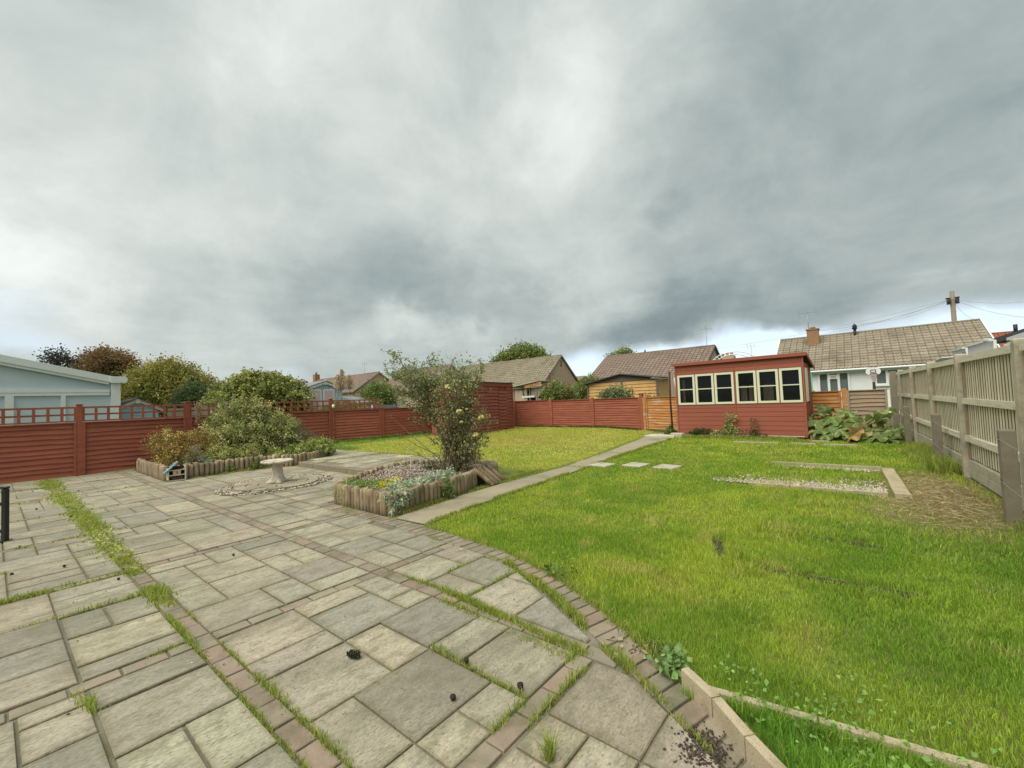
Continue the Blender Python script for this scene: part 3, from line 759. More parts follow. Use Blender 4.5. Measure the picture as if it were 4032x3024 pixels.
n = 2600; a = RG.uniform(0, 6.283, n); rr = .77 + .22 * RG.uniform(0, 1, n) ** 1.1 * (1 + .25 * np.sin(a * 2 + 1.0))
keep_ = RG.uniform(0, 1, n) < np.where((a > 3.6) & (a < 5.6), .28, 1)
a, rr = a[keep_], rr[keep_]
stuff(pebbles('gravel_ring', CIRC[0] + rr * np.cos(a), CIRC[1] + rr * np.sin(a), np.full(len(a), .012), RG.uniform(.013, .030, len(a)), [(.42, .37, .28), (.17, .13, .10), (.55, .5, .42), (.12, .11, .08), (.3, .24, .17)]))
# ------------------------------------------------------------------ fences
SLATV = []
def slat_mesh(h, mat, seed, thick=.012, wav=.013):
    """one waney-edged lap board, unit length along x, front towards -y"""
    r_ = random.Random(seed); n = 9; v = []; f = []
    ph = r_.uniform(0, 6); am = wav * r_.uniform(.5, 1.3)
    for i in range(n + 1):
        x = i / n; w = am * math.sin(ph + x * r_.uniform(3.5, 4.5)) + r_.uniform(-.3, .3) * wav
        v += [(x, -.034, w), (x, -.034 + thick, w), (x, -.004, h), (x, .004, h)]
    for i in range(n):
        a = i * 4; b = a + 4
        f += [(a, b, b + 2, a + 2), (a, a + 1, b + 1, b), (a + 2, b + 2, b + 3, a + 3), (a + 1, a + 3, b + 3, b + 1)]
    f += [(0, 2, 3, 1), (n * 4, n * 4 + 1, n * 4 + 3, n * 4 + 2)]
    mb = MB(); mb.add(v, f); return mb.mesh('slat', mat)
def slats_for(mat, h):
    return [slat_mesh(h, mat, s) for s in range(5)]
def lap_panel(parent, a, b, z0, z1, n, meshes, mat, po=.0, frame=True):
    """a framed lap panel between two points of the parent's run (world coordinates)"""
    ax, ay = a; bx, by = b; L = math.hypot(bx - ax, by - ay); ang = math.atan2(by - ay, bx - ax)
    P = MB()
    if frame:
        P.box((.028, -.048, (z0 + z1) / 2), (.052, .03, z1 - z0)); P.box((L - .028, -.048, (z0 + z1) / 2), (.052, .03, z1 - z0))
    P.box((L / 2, -.02, z1 + .008), (L, .09, .024))
    p = P.build('panel', mat, parent, (ax - parent.location.x, ay - parent.location.y, 0), (0, 0, ang))
    hgt = (z1 - z0) / n
    for k in range(n):
        o = obj('slat', rnd.choice(meshes), p, (.012, 0, z0 + k * hgt - .004), (rnd.uniform(-.006, .006), 0, 0)); o.scale = (L - .024, 1, 1)
    return p
def trellis(parent, a, b, z0, z1, cells, mat):
    ax, ay = a; bx, by = b; L = math.hypot(bx - ax, by - ay); ang = math.atan2(by - ay, bx - ax)
    T = MB(); T.box((L / 2, -.006, z1 - .022), (L, .04, .048)); T.box((L / 2, -.006, z0 + .014), (L, .04, .034))
    t = T.build('trellis', mat, parent, (ax - parent.location.x, ay - parent.location.y, 0), (0, 0, ang))
    zm = z0 + (z1 - z0) * .47
    MB().box((L / 2, .008, zm), (L, .014, .044)).build('batten', mat, t)
    for k in range(cells + 1):
        x = .02 + (L - .04) * k / cells
        MB().box((x, -.027, (z0 + z1) / 2), (.056, .014, z1 - z0 - .004)).build('batten', mat, t)
def post(parent, xy, z1, mat, w=.095, cap=True, name='post', z0=-.1):
    p = MB().cbox((0, 0, (z0 + z1) / 2), (w, w, z1 - z0), .008).build(name, mat, parent, (xy[0] - parent.location.x, xy[1] - parent.location.y, 0))
    if cap: MB().cbox((0, 0, z1 + .012), (w + .035, w + .035, .024), .008).build('post_cap', mat, p)
    return p

RED_H = slats_for('redwood', .135)
LF = [(-3.1, 15.72), (-.8, 15.58), (1.46, 15.47), (3.72, 15.49), (5.96, 15.55), (8.22, 15.62), (10.12, 15.17), (12.4, 14.98), (14.7, 14.98), (17.25, 14.98)]
fence = thing('garden_fence', 'long red painted lap fence with trellis top along the left side of the garden', 'fence', (LF[0][0], LF[0][1], 0))
for i, q in enumerate(LF[:-1]):
    a, b = q, LF[i + 1]; L = math.dist(a, b); ux, uy = (b[0] - a[0]) / L, (b[1] - a[1]) / L
    a2 = (a[0] + ux * .05, a[1] + uy * .05); b2 = (b[0] - ux * .05, b[1] - uy * .05)
    lap_panel(fence, a2, b2, .02, 1.33, 11 if i < 5 else 12, RED_H, 'redwood')
    if i < 6: trellis(fence, a2, b2, 1.365, 1.745, 9, 'redwood')
    post(fence, a, 1.79 if i < 6 else 1.38, 'redwood', .105 if i else .1)
# small pale solar lamp hung on the fourth post
lx, ly, lz = onY(717 + .5, 878, 15.52)
lamp = thing('fence_light', 'small white round garden light hanging on a red trellis fence post', 'garden light', (lx + .02, ly, lz))
MB().lathe([(.01, -.07), (.04, -.05), (.055, 0), (.045, .05), (.015, .075)], (0, -.05, 0), 14).build('shade', 'white', lamp)
MB().tube([(0, .0, .14), (0, -.05, .12), (0, -.05, .09)], .008, 6).build('hook', 'darkmetal', lamp)

FF = [(17.3, 13.95), (17.28, 11.68), (17.2, 9.36), (16.85, 6.92)]
RED2 = slats_for('redwood', .125)
fence = thing('garden_fence', 'low red painted lap fence of three panels across the far end of the lawn', 'fence', (FF[0][0], FF[0][1], 0))
for i in range(3):
    a, b = FF[i], FF[i + 1]; L = math.dist(a, b); ux, uy = (b[0] - a[0]) / L, (b[1] - a[1]) / L
    lap_panel(fence, (a[0] + ux * .06, a[1] + uy * .06), (b[0] - ux * .06, b[1] - uy * .06), .03 + (.09 if i == 0 else 0), 1.37 + (.04 if i == 0 else 0), 13, RED2, 'redwood', frame=True)
for i, q in enumerate(FF): post(fence, q, 1.45 + (.08 if i == 3 else 0), 'redwood', .12, cap=(i == 3))
ORH = slats_for('orange', .13)
OF = [(16.82, 6.78), (16.58, 5.1)]
fence = thing('garden_fence', 'orange stained lap panel with faded white lower boards, left of the red summerhouse', 'fence', (OF[0][0], OF[0][1], 0))
lap_panel(fence, (16.81, 6.70), (16.6, 5.22), .10, 1.36, 12, ORH, 'orange')
post(fence, (16.82, 6.79), 1.37, 'orange', .10, cap=False); post(fence, (16.58, 5.1), 1.40, 'orange', .10, cap=False)
OF2 = [(16.5, 4.9), (16.4, 3.0), (16.25, 1.2), (16.12, .36), (15.98, -.68)]
fence = thing('garden_fence', 'weathered lap fence with one orange post between the summerhouse and the grey fence', 'fence', (16.4, 3.0, 0))
GRH = slats_for('greywood', .13)
lap_panel(fence, (16.39, 2.9), (16.2, .42), .06, 1.345, 11, ORH, 'orange')
lap_panel(fence, (16.1, .28), (15.99, -.62), .06, 1.345, 11, GRH, 'greywood')
post(fence, (16.4, 3.0), 1.38, 'orange', .1, cap=False); post(fence, (16.1, .35), 1.42, 'orange', .12, cap=False)
post(fence, (15.96, -.76), 1.85, 'postdark', .13, cap=False)

# grey close-board fence on the right, concrete posts, rails towards us
def fy(x): return -1.40 + .040 * (x - 6.94)
RFX = [19.2, 16.85, 14.5, 12.04, 9.62, 6.94, 4.45, 2.0]
fence = thing('board_fence', 'tall silvery close board fence with concrete posts along the right side', 'fence', (RFX[-1], fy(RFX[-1]), 0))
def rf(x, y, z): return (x - fence.location.x, y - fence.location.y, z)
BOARDS = []
for s in range(5):
    r_ = random.Random(s); w = .090
    m = MB(); lt_ = (.64, .58, .43); dk_ = (.14, .115, .08)     # sawn faces weathered pale; edges painted dark as the shade between boards
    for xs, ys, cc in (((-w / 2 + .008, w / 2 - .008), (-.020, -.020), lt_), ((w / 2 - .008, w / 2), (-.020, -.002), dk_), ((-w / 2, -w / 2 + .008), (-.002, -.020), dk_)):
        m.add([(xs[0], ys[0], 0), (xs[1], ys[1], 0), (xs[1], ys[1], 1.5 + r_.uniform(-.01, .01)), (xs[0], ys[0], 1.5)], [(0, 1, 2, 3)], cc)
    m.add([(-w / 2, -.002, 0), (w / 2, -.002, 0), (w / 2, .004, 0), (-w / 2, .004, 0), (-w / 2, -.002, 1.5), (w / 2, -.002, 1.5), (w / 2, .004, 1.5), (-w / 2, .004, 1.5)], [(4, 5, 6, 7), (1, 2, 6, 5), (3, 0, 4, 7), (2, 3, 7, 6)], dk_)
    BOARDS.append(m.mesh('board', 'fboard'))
for i in range(len(RFX) - 1):
    xa, xb = RFX[i], RFX[i + 1]; ya, yb = fy(xa), fy(xb); ang = math.atan2(yb - ya, xb - xa); L = math.hypot(xb - xa, yb - ya)
    top = 1.80
    # rails
    for z, h in ((top + .005, .09), (1.17, .085), (.60, .085)):
        a = rf(xa - .10, ya + .045, z); b = rf(xb + .09, yb + .045, z)
        if h > .086: MB().bar(a, b, .05, h).build('top_rail', 'rail', fence)
        else:
            m = MB(); m.bar(a, b, .052, h); m.build('rail', 'rail', fence)
    # boards
    n = int((L - .2) / .118)
    for k in range(n):
        t = (.14 + (L - .26) * (k + .5) / n) / L
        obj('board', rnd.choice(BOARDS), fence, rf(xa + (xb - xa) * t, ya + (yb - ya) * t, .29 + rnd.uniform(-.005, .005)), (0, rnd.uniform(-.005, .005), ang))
    MB().box(rf((xa + xb) / 2, (ya + yb) / 2 - .035, 1.0), (L - .2, .012, 1.5), Matrix.Rotation(ang, 3, 'Z')).build('backing', 'darkhole', fence)
    # post at each bay: timber stile beside concrete post
    MB().box(rf(xa - .12, ya + .01, 1.03), (.075, .06, 1.5), Matrix.Rotation(ang, 3, 'Z')).build('stile', 'greywood', fence)
    # gravel boards
    for z in (.07, .205):
        MB().cbox(rf((xa + xb) / 2, (ya + yb) / 2 + .02, z), (L - .14, .05, .13), .008, Matrix.Rotation(ang, 3, 'Z')).build('gravel_board', 'postc', fence)
for x in RFX:
    m = MB(); m.cbox((0, 0, .9), (.115, .13, 2.0), .014); m.box((.061, .055, .9), (.01, .02, 1.9)); m.box((.061, -.055, .9), (.01, .02, 1.9))
    m.build('concrete_post', 'postc', fence, rf(x, fy(x) + .035, 0))

# short concrete posts with wire strands in front of it
WP = []
for (px, py, h), lab in zip(((1963, 957, .92), (2030, 1004, .91), (2190, 1128, .95)), ('farthest of the three short dark concrete wire posts in front of the grey fence', 'middle short dark concrete wire post standing in grass by the grey fence', 'nearest and largest short concrete wire post at the right edge')):
    x, y = G(px, py); WP.append((x, y, h))
    p = thing('concrete_wire_post', lab, 'concrete post', (x, y, 0), 0, 'short concrete wire posts')
    MB().cbox((0, 0, h / 2 - .05), (.115, .115, h + .1), .014).build('shaft', 'postdark', p)
    for z in (h - .09, .42): MB().tube([(0, .052, z), (0, .066, z)], .011, 8).build('wire_hole', 'darkhole', p)
WP2 = [(15.95, -.62, .95)] + WP + [(2.9, -1.33, .95)]
for zi, lab in ((lambda h: h - .09, 'upper slack wire strung between the short concrete posts'), (lambda h: .42, 'lower slack wire strung between the short concrete posts')):
    pts = []
    for i in range(len(WP2) - 1):
        a, b = WP2[i], WP2[i + 1]
        for k in range(8):
            t = k / 8; pts.append((a[0] + (b[0] - a[0]) * t, a[1] + (b[1] - a[1]) * t + .07, zi(a[2]) * (1 - t) + zi(b[2]) * t - .10 * 4 * t * (1 - t) * (.3 if i == 0 else 1)))
    tag(MB().tube(pts, .0035, 5).build('fence_wire', 'wire'), lab, 'wire', 'wire strands')

# ------------------------------------------------------------------ red shed in the corner
SA, SB = Vector((12.15, 12.62, 0)), Vector((16.42, 13.36, 0)); sang = math.atan2(SB.y - SA.y, SB.x - SA.x); SL = (SB - SA).length
shed = thing('garden_shed', 'red waney board shed with a flat corrugated roof in the far left corner', 'shed', (SA.x, SA.y, .10), sang)
MB().box((SL / 2, .8, 1.09), (SL, 1.5, 2.18)).build('wall', 'redwall', shed)
SHS = []
def shed_board(L, h, s):
    r_ = random.Random(s); n = max(2, int(L / .16)); v = []; f = []
    for i in range(n + 1):
        x = L * i / n; w = r_.uniform(-.014, .014)
        v += [(x, -.065, w), (x, -.042, w), (x, -.012, h)]
    for i in range(n):
        a = i * 3; b = a + 3; f += [(a, b, b + 2, a + 2), (a, a + 1, b + 1, b)]
    f += [(0, 2, 1), (n * 3, n * 3 + 1, n * 3 + 2)]
    return MB().add(v, f)
dx0, dx1 = SL - 1.34, SL - .62     # the door
for x0_, x1_ in ((0, dx0 - 1.0), (dx0 - 1.0, dx0), (dx1, SL)):
    nb = 14
    for k in range(nb): shed_board(x1_ - x0_ - .004, .165, k * 7 + int(x0_ * 10)).build('board', 'redwall', shed, (x0_, 0.04, .02 + k * .145 + rnd.uniform(-.012, .012)), (0, rnd.uniform(-.008, .008), 0))
door = MB().box(((dx0 + dx1) / 2, .035, .97), (dx1 - dx0 - .01, .04, 1.86)).build('door', 'redwall', shed)
for k in range(12):
    shed_board(dx1 - dx0 - .012, .175, 50 + k).build('board', 'redwall', door, (dx0 + .006, .015, .06 + k * .152 + rnd.uniform(-.015, .015)), (0, rnd.uniform(-.025, .03), 0))
MB().box(((dx0 + dx1) / 2, -.02, 1.90), (dx1 - dx0 + .06, .04, .03)).build('door_head', 'redwall', shed)
MB().box((SL / 2 - .02, -.005, 2.13), (SL + .02, .05, .16)).build('fascia', 'redwall', shed)
MB().box((SL - .02, -.02, 1.1), (.05, .06, 2.1)).build('corner_trim', 'redwall', shed)
m = MB(); nn = 70; v = []; f = []
for i in range(nn + 1):
    x = -.08 + (SL + .16) * i / nn; z = 2.225 + .014 * math.cos(i * math.pi)
    v += [(x, -.10, z + .015), (x, 1.7, z - .06), (x, -.10, z + .003), (x, 1.7, z - .072)]
for i in range(nn): a = i * 4; b = a + 4; f += [(a, b, b + 1, a + 1), (a + 2, a, b, b + 2), (a + 2, a + 3, b + 3, b + 2)]
m.add(v, f).build('roof', 'tiledark', shed)

# ------------------------------------------------------------------ summerhouse
HA, HB = Vector((15.2, 4.96, 0)), Vector((14.93, 1.205, 0)); hang = math.atan2(HB.y - HA.y, HB.x - HA.x); HL = (HB - HA).length
sh = thing('summerhouse', 'red timber summerhouse with a row of six pale framed windows and a pent roof', 'summerhouse', (HA.x, HA.y, .03), hang)
DP = 1.08
WX = [(.075, .655), (.685, 1.265), (1.295, 1.875), (1.945, 2.515), (2.545, 3.11), (3.145, 3.705)]; WZ0, WZ1 = 1.045, 2.065
bh = .142
def cladding(parent, x0_, x1_, z0_, z1_, y=0.0, ry=0):
    z = z0_
    while z < z1_ - .02:
        h = min(bh, z1_ - z)
        MB().add([(x0_, y - .014, z), (x1_, y - .014, z), (x1_, y, z), (x0_, y, z), (x0_, y - .008, z + h - .008), (x1_, y - .008, z + h - .008), (x0_, y, z + h - .002), (x1_, y, z + h - .002)],
            [(0, 1, 5, 4), (0, 3, 2, 1), (4, 5, 7, 6), (0, 4, 6, 3), (1, 2, 7, 5)]).build('board', 'redwall', parent)
        z += h
MB().box((HL / 2, .012, .52), (HL, .02, 1.04)).build('wall', 'redwall', sh)
MB().box((HL / 2, .012, 2.235), (HL, .02, .34)).build('wall', 'redwall', sh)
for half in ((.04, 1.895), (1.905, HL - .04)):
    cladding(sh, half[0], half[1], .07, 1.03); cladding(sh, half[0], half[1], 2.08, 2.41)
for x in (.0375, .67, 1.28, 1.91, 2.53, 3.1275, 3.735):
    MB().box((x, -.002, 1.555), (.03 if x not in (.0375, 1.91) else .07, .04, 1.03)).build('mullion', 'redwall', sh)
MB().box((1.90, -.016, 1.24), (.022, .012, 2.34)).build('joint_strip', 'redwall', sh)
for x in (.02, HL - .02): MB().box((x, -.004, 1.23), (.045, .05, 2.4)).build('corner_trim', 'redwall', sh)
for k, (xa, xb) in enumerate(WX):
    fr = MB(); fw = .066
    fr.box(((xa + xb) / 2, -.012, WZ1 - fw / 2), (xb - xa, .04, fw)); fr.box(((xa + xb) / 2, -.012, WZ0 + fw / 2), (xb - xa, .04, fw))
    fr.box((xa + fw / 2, -.012, (WZ0 + WZ1) / 2), (fw, .04, WZ1 - WZ0 - 2 * fw)); fr.box((xb - fw / 2, -.012, (WZ0 + WZ1) / 2), (fw, .04, WZ1 - WZ0 - 2 * fw))
    w = fr.build('window', 'paleframe', sh)
    MB().box(((xa + xb) / 2, -.010, 1.565), (xb - xa - 2 * fw, .03, .03)).build('glazing_bar', 'paleframe', w)
    MB().box(((xa + xb) / 2, .006, (WZ0 + WZ1) / 2), (xb - xa - 2 * fw + .01, .004, WZ1 - WZ0 - 2 * fw + .01)).build('pane', 'glass', w)
# sides, back, floor: dark timber inside
for x in (.012, HL - .012):
    MB().box((x, DP / 2 + .03, 1.10), (.02, DP - .06, 2.2)).build('side_wall', 'redwall', sh)
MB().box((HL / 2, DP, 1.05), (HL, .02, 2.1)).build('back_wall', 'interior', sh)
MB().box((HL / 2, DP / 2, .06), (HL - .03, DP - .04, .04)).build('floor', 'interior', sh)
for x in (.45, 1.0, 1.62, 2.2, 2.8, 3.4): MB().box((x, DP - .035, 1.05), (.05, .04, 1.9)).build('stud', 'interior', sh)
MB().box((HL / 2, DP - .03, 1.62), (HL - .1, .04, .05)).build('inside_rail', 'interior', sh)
for x, w in ((.22, .10), (2.12, .18), (2.33, .14), (2.72, .12), (2.86, .16)):
    m = MB(); n = 8
    v = []; f = []
    for i in range(n + 1):
        xx = x - w / 2 + w * i / n; yy = .14 + .02 * math.sin(i * 2.2)
        v += [(xx, yy, 1.0), (xx, yy, 1.62 if x > .3 else 2.0)]
    for i in range(n): f.append((2 * i, 2 * i + 2, 2 * i + 3, 2 * i + 1))
    m.add(v, f); m.build('curtain', 'curtain', sh)
# the right-hand end: window strip and knob
MB().box((HL + .006, .30, 1.55), (.02, .34, 1.0)).build('side_window', 'paleframe', sh)
MB().lathe([(.004, 0), (.03, .01), (.03, .03), (.01, .05)], (0, 0, 0), 10).build('door_knob', 'darkmetal', sh, (HL + .03, .16, 1.04), (0, R(90), 0))
rf_ = MB(); a = Vector((-.07, -.07, 2.47)); 
rf_.add([(-.07, -.08, 2.485), (HL + .08, -.08, 2.485), (HL + .08, DP + .12, 2.10), (-.07, DP + .12, 2.10), (-.07, -.08, 2.455), (HL + .08, -.08, 2.455), (HL + .08, DP + .12, 2.07), (-.07, DP + .12, 2.07)],
    [(0, 1, 2, 3), (4, 7, 6, 5), (0, 4, 5, 1), (1, 5, 6, 2), (2, 6, 7, 3), (3, 7, 4, 0)])
rf_.build('roof', 'tiledark', sh)
for x0_, x1_ in ((-.075, 1.93), (1.93, HL + .085)):
    MB().box(((x0_ + x1_) / 2, -.09, 2.44), (x1_ - x0_ - .002, .022, .10)).build('fascia', 'redwall', sh)
MB().bar((HL + .09, -.08, 2.44), (HL + .09, DP + .12, 2.06), .02, .09).build('bargeboard', 'redwall', sh)
for x in (.4, 1.3, 2.3, 3.3): MB().box((x, .06, .01), (.35, .12, .07)).build('bearer', 'postc', sh)
MB().box((HL / 2 + .3, -.004, .045), (HL - .75, .03, .03)).build('base_strip', 'palestone', sh)
# leaning pole at its left end
tag(MB().tube([(15.22, 5.16, 0), (15.26, 5.2, 1.2), (15.22, 5.17, 2.27)], .032, 10).build('metal_pole', 'rust'), 'dark rusty upright pole beside the left end of the summerhouse', 'pole')
tag(MB().cbox((0, 0, .05), (.42, .25, .14), .03).build('stone_block', 'postc', None, (14.98, 4.93, 0), (0, 0, hang)), 'rough grey block on the grass under the left corner of the summerhouse', 'stone block')
# ------------------------------------------------------------------ log edged beds
LOGM = []
for s in range(6):
    r_ = random.Random(s); m = MB()
    pts = [(0, 0, -.1), (0, 0, .1), (r_.uniform(-.004, .004), 0, .22), (r_.uniform(-.006, .006), 0, .289), (0, 0, .297)]
    m.tube(pts, [.043, .0425, .0435, .0425, .039], 10)
    LOGM.append(m.mesh('log', 'log'))
def logs(parent, pts, pitch, hs=1.0, z=0.0, skip=None):
    L = plen(pts); n = max(1, int(L / pitch))
    for k in range(n + 1):
        x, y = lerp_line(pts, k / n)
        if skip and skip(x, y): continue
        o = obj('log', rnd.choice(LOGM), parent, (x - parent.location.x, y - parent.location.y, z + rnd.uniform(-.012, .008)), (rnd.uniform(-.03, .03), rnd.uniform(-.04, .04), rnd.uniform(0, 6)))
        k_ = pitch / .086 * rnd.uniform(.93, 1.06); o.scale = (k_, k_, hs * rnd.uniform(.96, 1.04))
b1 = thing('log_edging', 'row of upright half round logs edging the large shrub bed by the trellis fence', 'log edging', (4.2, 13.0, 0))
logs(b1, [(2.47, 14.6), (2.46, 11.9)], .105, 1.08)
logs(b1, [(2.5, 11.86), (3.5, 11.98), (4.45, 11.9), (4.95, 11.42), (5.5, 11.4), (6.0, 11.75), (6.25, 12.3)], .105, 1.02)
m = MB(); m.poly([(x - 4.2, y - 13) for x, y in [(2.5, 15.2), (2.5, 11.95), (3.5, 12.05), (4.4, 11.95), (4.95, 11.5), (5.5, 11.45), (6.05, 11.85), (6.3, 12.6), (6.2, 15.1)]], -.05, .24)
struct(m.build('bed_soil', 'earth', None, (4.2, 13.0, 0)))
b2 = thing('log_edging', 'low log roll edging around the near rose bed beside the path', 'log edging', (4.7, 5.9, 0))
logs(b2, [(3.38, 6.3), (3.37, 5.06)], .082, .98)
logs(b2, [(3.375, 5.02), (3.42, 4.965)], .085, 1.0)
logs(b2, [(3.47, 4.94), (3.93, 4.955), (4.89, 5.08), (5.28, 5.2)], .089, .97)
logs(b2, [(5.93, 5.40), (6.12, 5.45), (6.3, 5.8)], .1, .98)
logs(b2, [(6.3, 5.9), (6.2, 6.5), (5.9, 7.05), (5.48, 7.42), (4.83, 7.35), (4.11, 6.88), (3.45, 6.4)], .095, .95)
for k, (a, b) in enumerate((((5.40, 5.33, .28), (5.50, 5.02, .03)), ((5.52, 5.35, .28), (5.64, 5.06, .03)), ((5.64, 5.36, .29), (5.78, 5.09, .03)), ((5.78, 5.40, .30), (5.94, 5.13, .03)))):
    a = Vector(a); b = Vector(b) + (Vector(b) - Vector(a)) * .12
    mid = a.lerp(b, .5)
    MB().tube([a - Vector((4.7, 5.9, 0)), mid - Vector((4.7, 5.9, 0)), b - Vector((4.7, 5.9, 0))], [.038, .043, .043], 10).build('log', 'log', b2)
bz = .21
b2in = [(3.42, 6.25), (3.42, 5.06), (3.5, 5.0), (3.93, 5.0), (4.89, 5.12), (5.43, 5.3), (6.0, 5.42), (6.2, 5.9), (5.85, 6.98), (5.45, 7.35), (4.85, 7.28), (4.15, 6.82)]
struct(MB().poly([(x - 4.7, y - 5.9) for x, y in b2in], -.05, bz - .012).build('bed_soil', 'earth', None, (4.7, 5.9, 0)))
n = 9000; x = RG.uniform(3.4, 6.3, n); y = RG.uniform(5.0, 7.4, n); k = inside(b2in, x, y); x, y = x[k], y[k]
stuff(pebbles('bed_gravel', x, y, np.full(len(x), bz) + .02 * vnoise(x, y, 4), RG.uniform(.010, .021, len(x)), [(.36, .285, .23), (.44, .375, .30), (.26, .175, .14), (.16, .125, .10), (.52, .47, .41), (.32, .23, .20)]))

# ------------------------------------------------------------------ bird bath
bx, by = CIRC[0] + .0, CIRC[1]
bb = thing('bird_bath', 'weathered cast stone bird bath with a shallow round bowl on a tree trunk stem', 'bird bath', (bx, by, .036))
def root(a, z): 
    k = max(0, 1 - z / .17); return 1 + k * k * (.42 * max(0, math.cos(4 * a + .6)) - .12) + .05 * math.sin(3 * a + z * 12)
MB().lathe([(.155, 0), (.165, .02), (.15, .045), (.125, .08), (.105, .13), (.095, .20), (.088, .28), (.086, .34), (.095, .37)], (0, 0, 0), 32, root).build('stem', 'stonecast', bb)
def rim(a, z): return 1 + .012 * math.sin(17 * a) + .01 * math.sin(29 * a + 1)
MB().lathe([(.09, .365), (.20, .372), (.268, .385), (.288, .402), (.285, .425), (.27, .437), (.24, .428), (.15, .412), (.02, .408)], (0, 0, 0), 40, rim).build('bowl', 'stonecast', bb)

# ------------------------------------------------------------------ insect house leaning on the big bed
ix, iy = G(381, 1038)
ih = thing('insect_house', 'small wooden insect house with a tilted blue roof board leaning on the logs', 'insect house', (ix, iy - .02, 0), R(-4))
W_ = .30
for sx in (-1, 1): MB().box((sx * W_ / 2, 0, .155), (.022, .12, .31 if sx > 0 else .24)).build('side', 'rail', ih)
MB().box((0, .055, .16), (W_, .012, .30)).build('back', 'darkhole', ih)
for z in (.012, .125, .235): MB().box((0, 0, z), (W_ - .02, .11, .016)).build('shelf', 'rail', ih)
MB().box((.0, -.03, .18), (.135, .05, .092)).build('block', 'pinkblock', ih)
MB().box((0.0, -.056, .18), (.012, .006, .06)).build('slot', 'darkhole', ih)
r_ = random.Random(3); m = MB()
for k in range(26): m.tube([(r_.uniform(-.13, .13), -.03, r_.uniform(.02, .11)), (r_.uniform(-.13, .13), .03, r_.uniform(.02, .11))], .012, 6)
m.build('twig_bundle', 'bark', ih)
m = MB()
for k in range(18): m.tube([(r_.uniform(-.12, .12), -.045, r_.uniform(.25, .31)), (r_.uniform(-.12, .12), .03, r_.uniform(.25, .33))], .014, 6)
m.build('cone_filling', 'cone', ih)
MB().bar((-.225, -.02, .185), (.02, -.02, .415), .17, .02, up=(0, 0, 1)).build('roof_board', 'blueroof', ih)

# ------------------------------------------------------------------ hand rail at the left edge
hx, hy = G(11, 1169)
def rz(px, py):
    d = ray(px, py); t = math.hypot(hx, hy) / math.hypot(d[0], d[1]); return CAM_H + d[2] * t
hr = thing('hand_rail', 'black metal hand rail with a rounded top bar at the left edge', 'hand rail', (hx, hy, 0))
ht_ = rz(11, 1056)
fwd = Vector((CW[0][2], CW[1][2], 0)).normalized(); rgt = Vector((CW[0][0], CW[1][0], 0)).normalized()
MB().box((0, 0, ht_ / 2), (.046, .046, ht_), Matrix.Rotation(math.atan2(rgt.y, rgt.x), 3, 'Z')).build('upright', 'black', hr)
for z in (rz(0, 1090), rz(0, 1149)): MB().bar(Vector((0, 0, z)) - rgt * .03, Vector((0, 0, z)) - rgt * 1.3, .03, .035).build('cross_bar', 'black', hr)
a = Vector((0, 0, ht_ + .018)) + rgt * .05
MB().tube([a, a - rgt * .03, a - rgt * .1, a - rgt * 1.4], [.010, .018, .02, .02], 10).build('top_bar', 'black', hr)
MB().box((0, 0, .004), (.12, .12, .008)).build('foot_plate', 'black', hr)

# ------------------------------------------------------------------ kerb stones by the lawn
kc = [(1470, 1440), (1537.5, 1503), (1608, 1585), (1690, 1672), (1790, 1780)]
kp = [G(px, py, .095) for px, py in kc]
for i, lab in enumerate(('farthest of the upright concrete kerb stones where the lawn meets the patio', 'second upright concrete kerb stone along the brick edge', 'nearest kerb stone that shows, cut by the bottom edge')):
    a, b = Vector((*kp[i], 0)), Vector((*kp[i + 1], 0)); d = (b - a).normalized(); nrm = Vector((-d.y, d.x, 0))
    o = (a + b) / 2 + nrm * .022
    tag(MB().cbox((0, 0, .012), ((b - a).length - .008, .046, .166), .010).build('kerb_stone', 'kerb', None, (o.x, o.y, 0), (0, 0, math.atan2(d.y, d.x))), lab, 'kerb stone', 'kerb stones beside the lawn')
e0, e1 = Vector((*G(1540, 1478, .05), 0)), Vector((*G(2180, 1662, .05), 0)); d = e1 - e0; d.normalize()
E0, E1 = e0 - d * .12, e1 + d * .5
edg = thing('lawn_edging', 'thin sunken concrete edging strip crossing the near lawn beyond the kerb', 'edging', (E0.x, E0.y, 0))
L = (E1 - E0).length; nseg = 3
for k in range(nseg):
    a = d * (L * k / nseg + .004); b = d * (L * (k + 1) / nseg - .004)
    MB().bar(a + Vector((0, 0, -.024 + .004 * k)), b + Vector((0, 0, -.020 + .002 * k)), .042, .10).build('edging_stone', 'kerb', edg)

# strips of paving in the grass in front of the summerhouse
for i, (ya, yb, x, lab) in enumerate(((2.9, 1.78, 13.6, 'long pale paving strip in the grass before the summerhouse, left'), (1.5, .95, 13.64, 'short pale paving strip in the middle of the row before the summerhouse'), (.78, .1, 13.58, 'pale paving strip at the right end of the row before the summerhouse'), (1.1, .70, 14.4, 'small pale slab beside the rhubarb at the summerhouse corner'))):
    tag(MB().cbox((0, 0, -.02), (.16, abs(ya - yb), .09), .01).build('paving_strip', 'concrete', None, (x, (ya + yb) / 2, 0)), lab, 'paving strip', 'paving strips before the summerhouse')
tag(MB().cbox((0, 0, .08), (.09, 1.0, .16), .01).build('timber_edging', 'greywood', None, (14.95, .66, 0), (0, 0, R(4))), 'low grey timber board on edge below the rhubarb leaves', 'board')

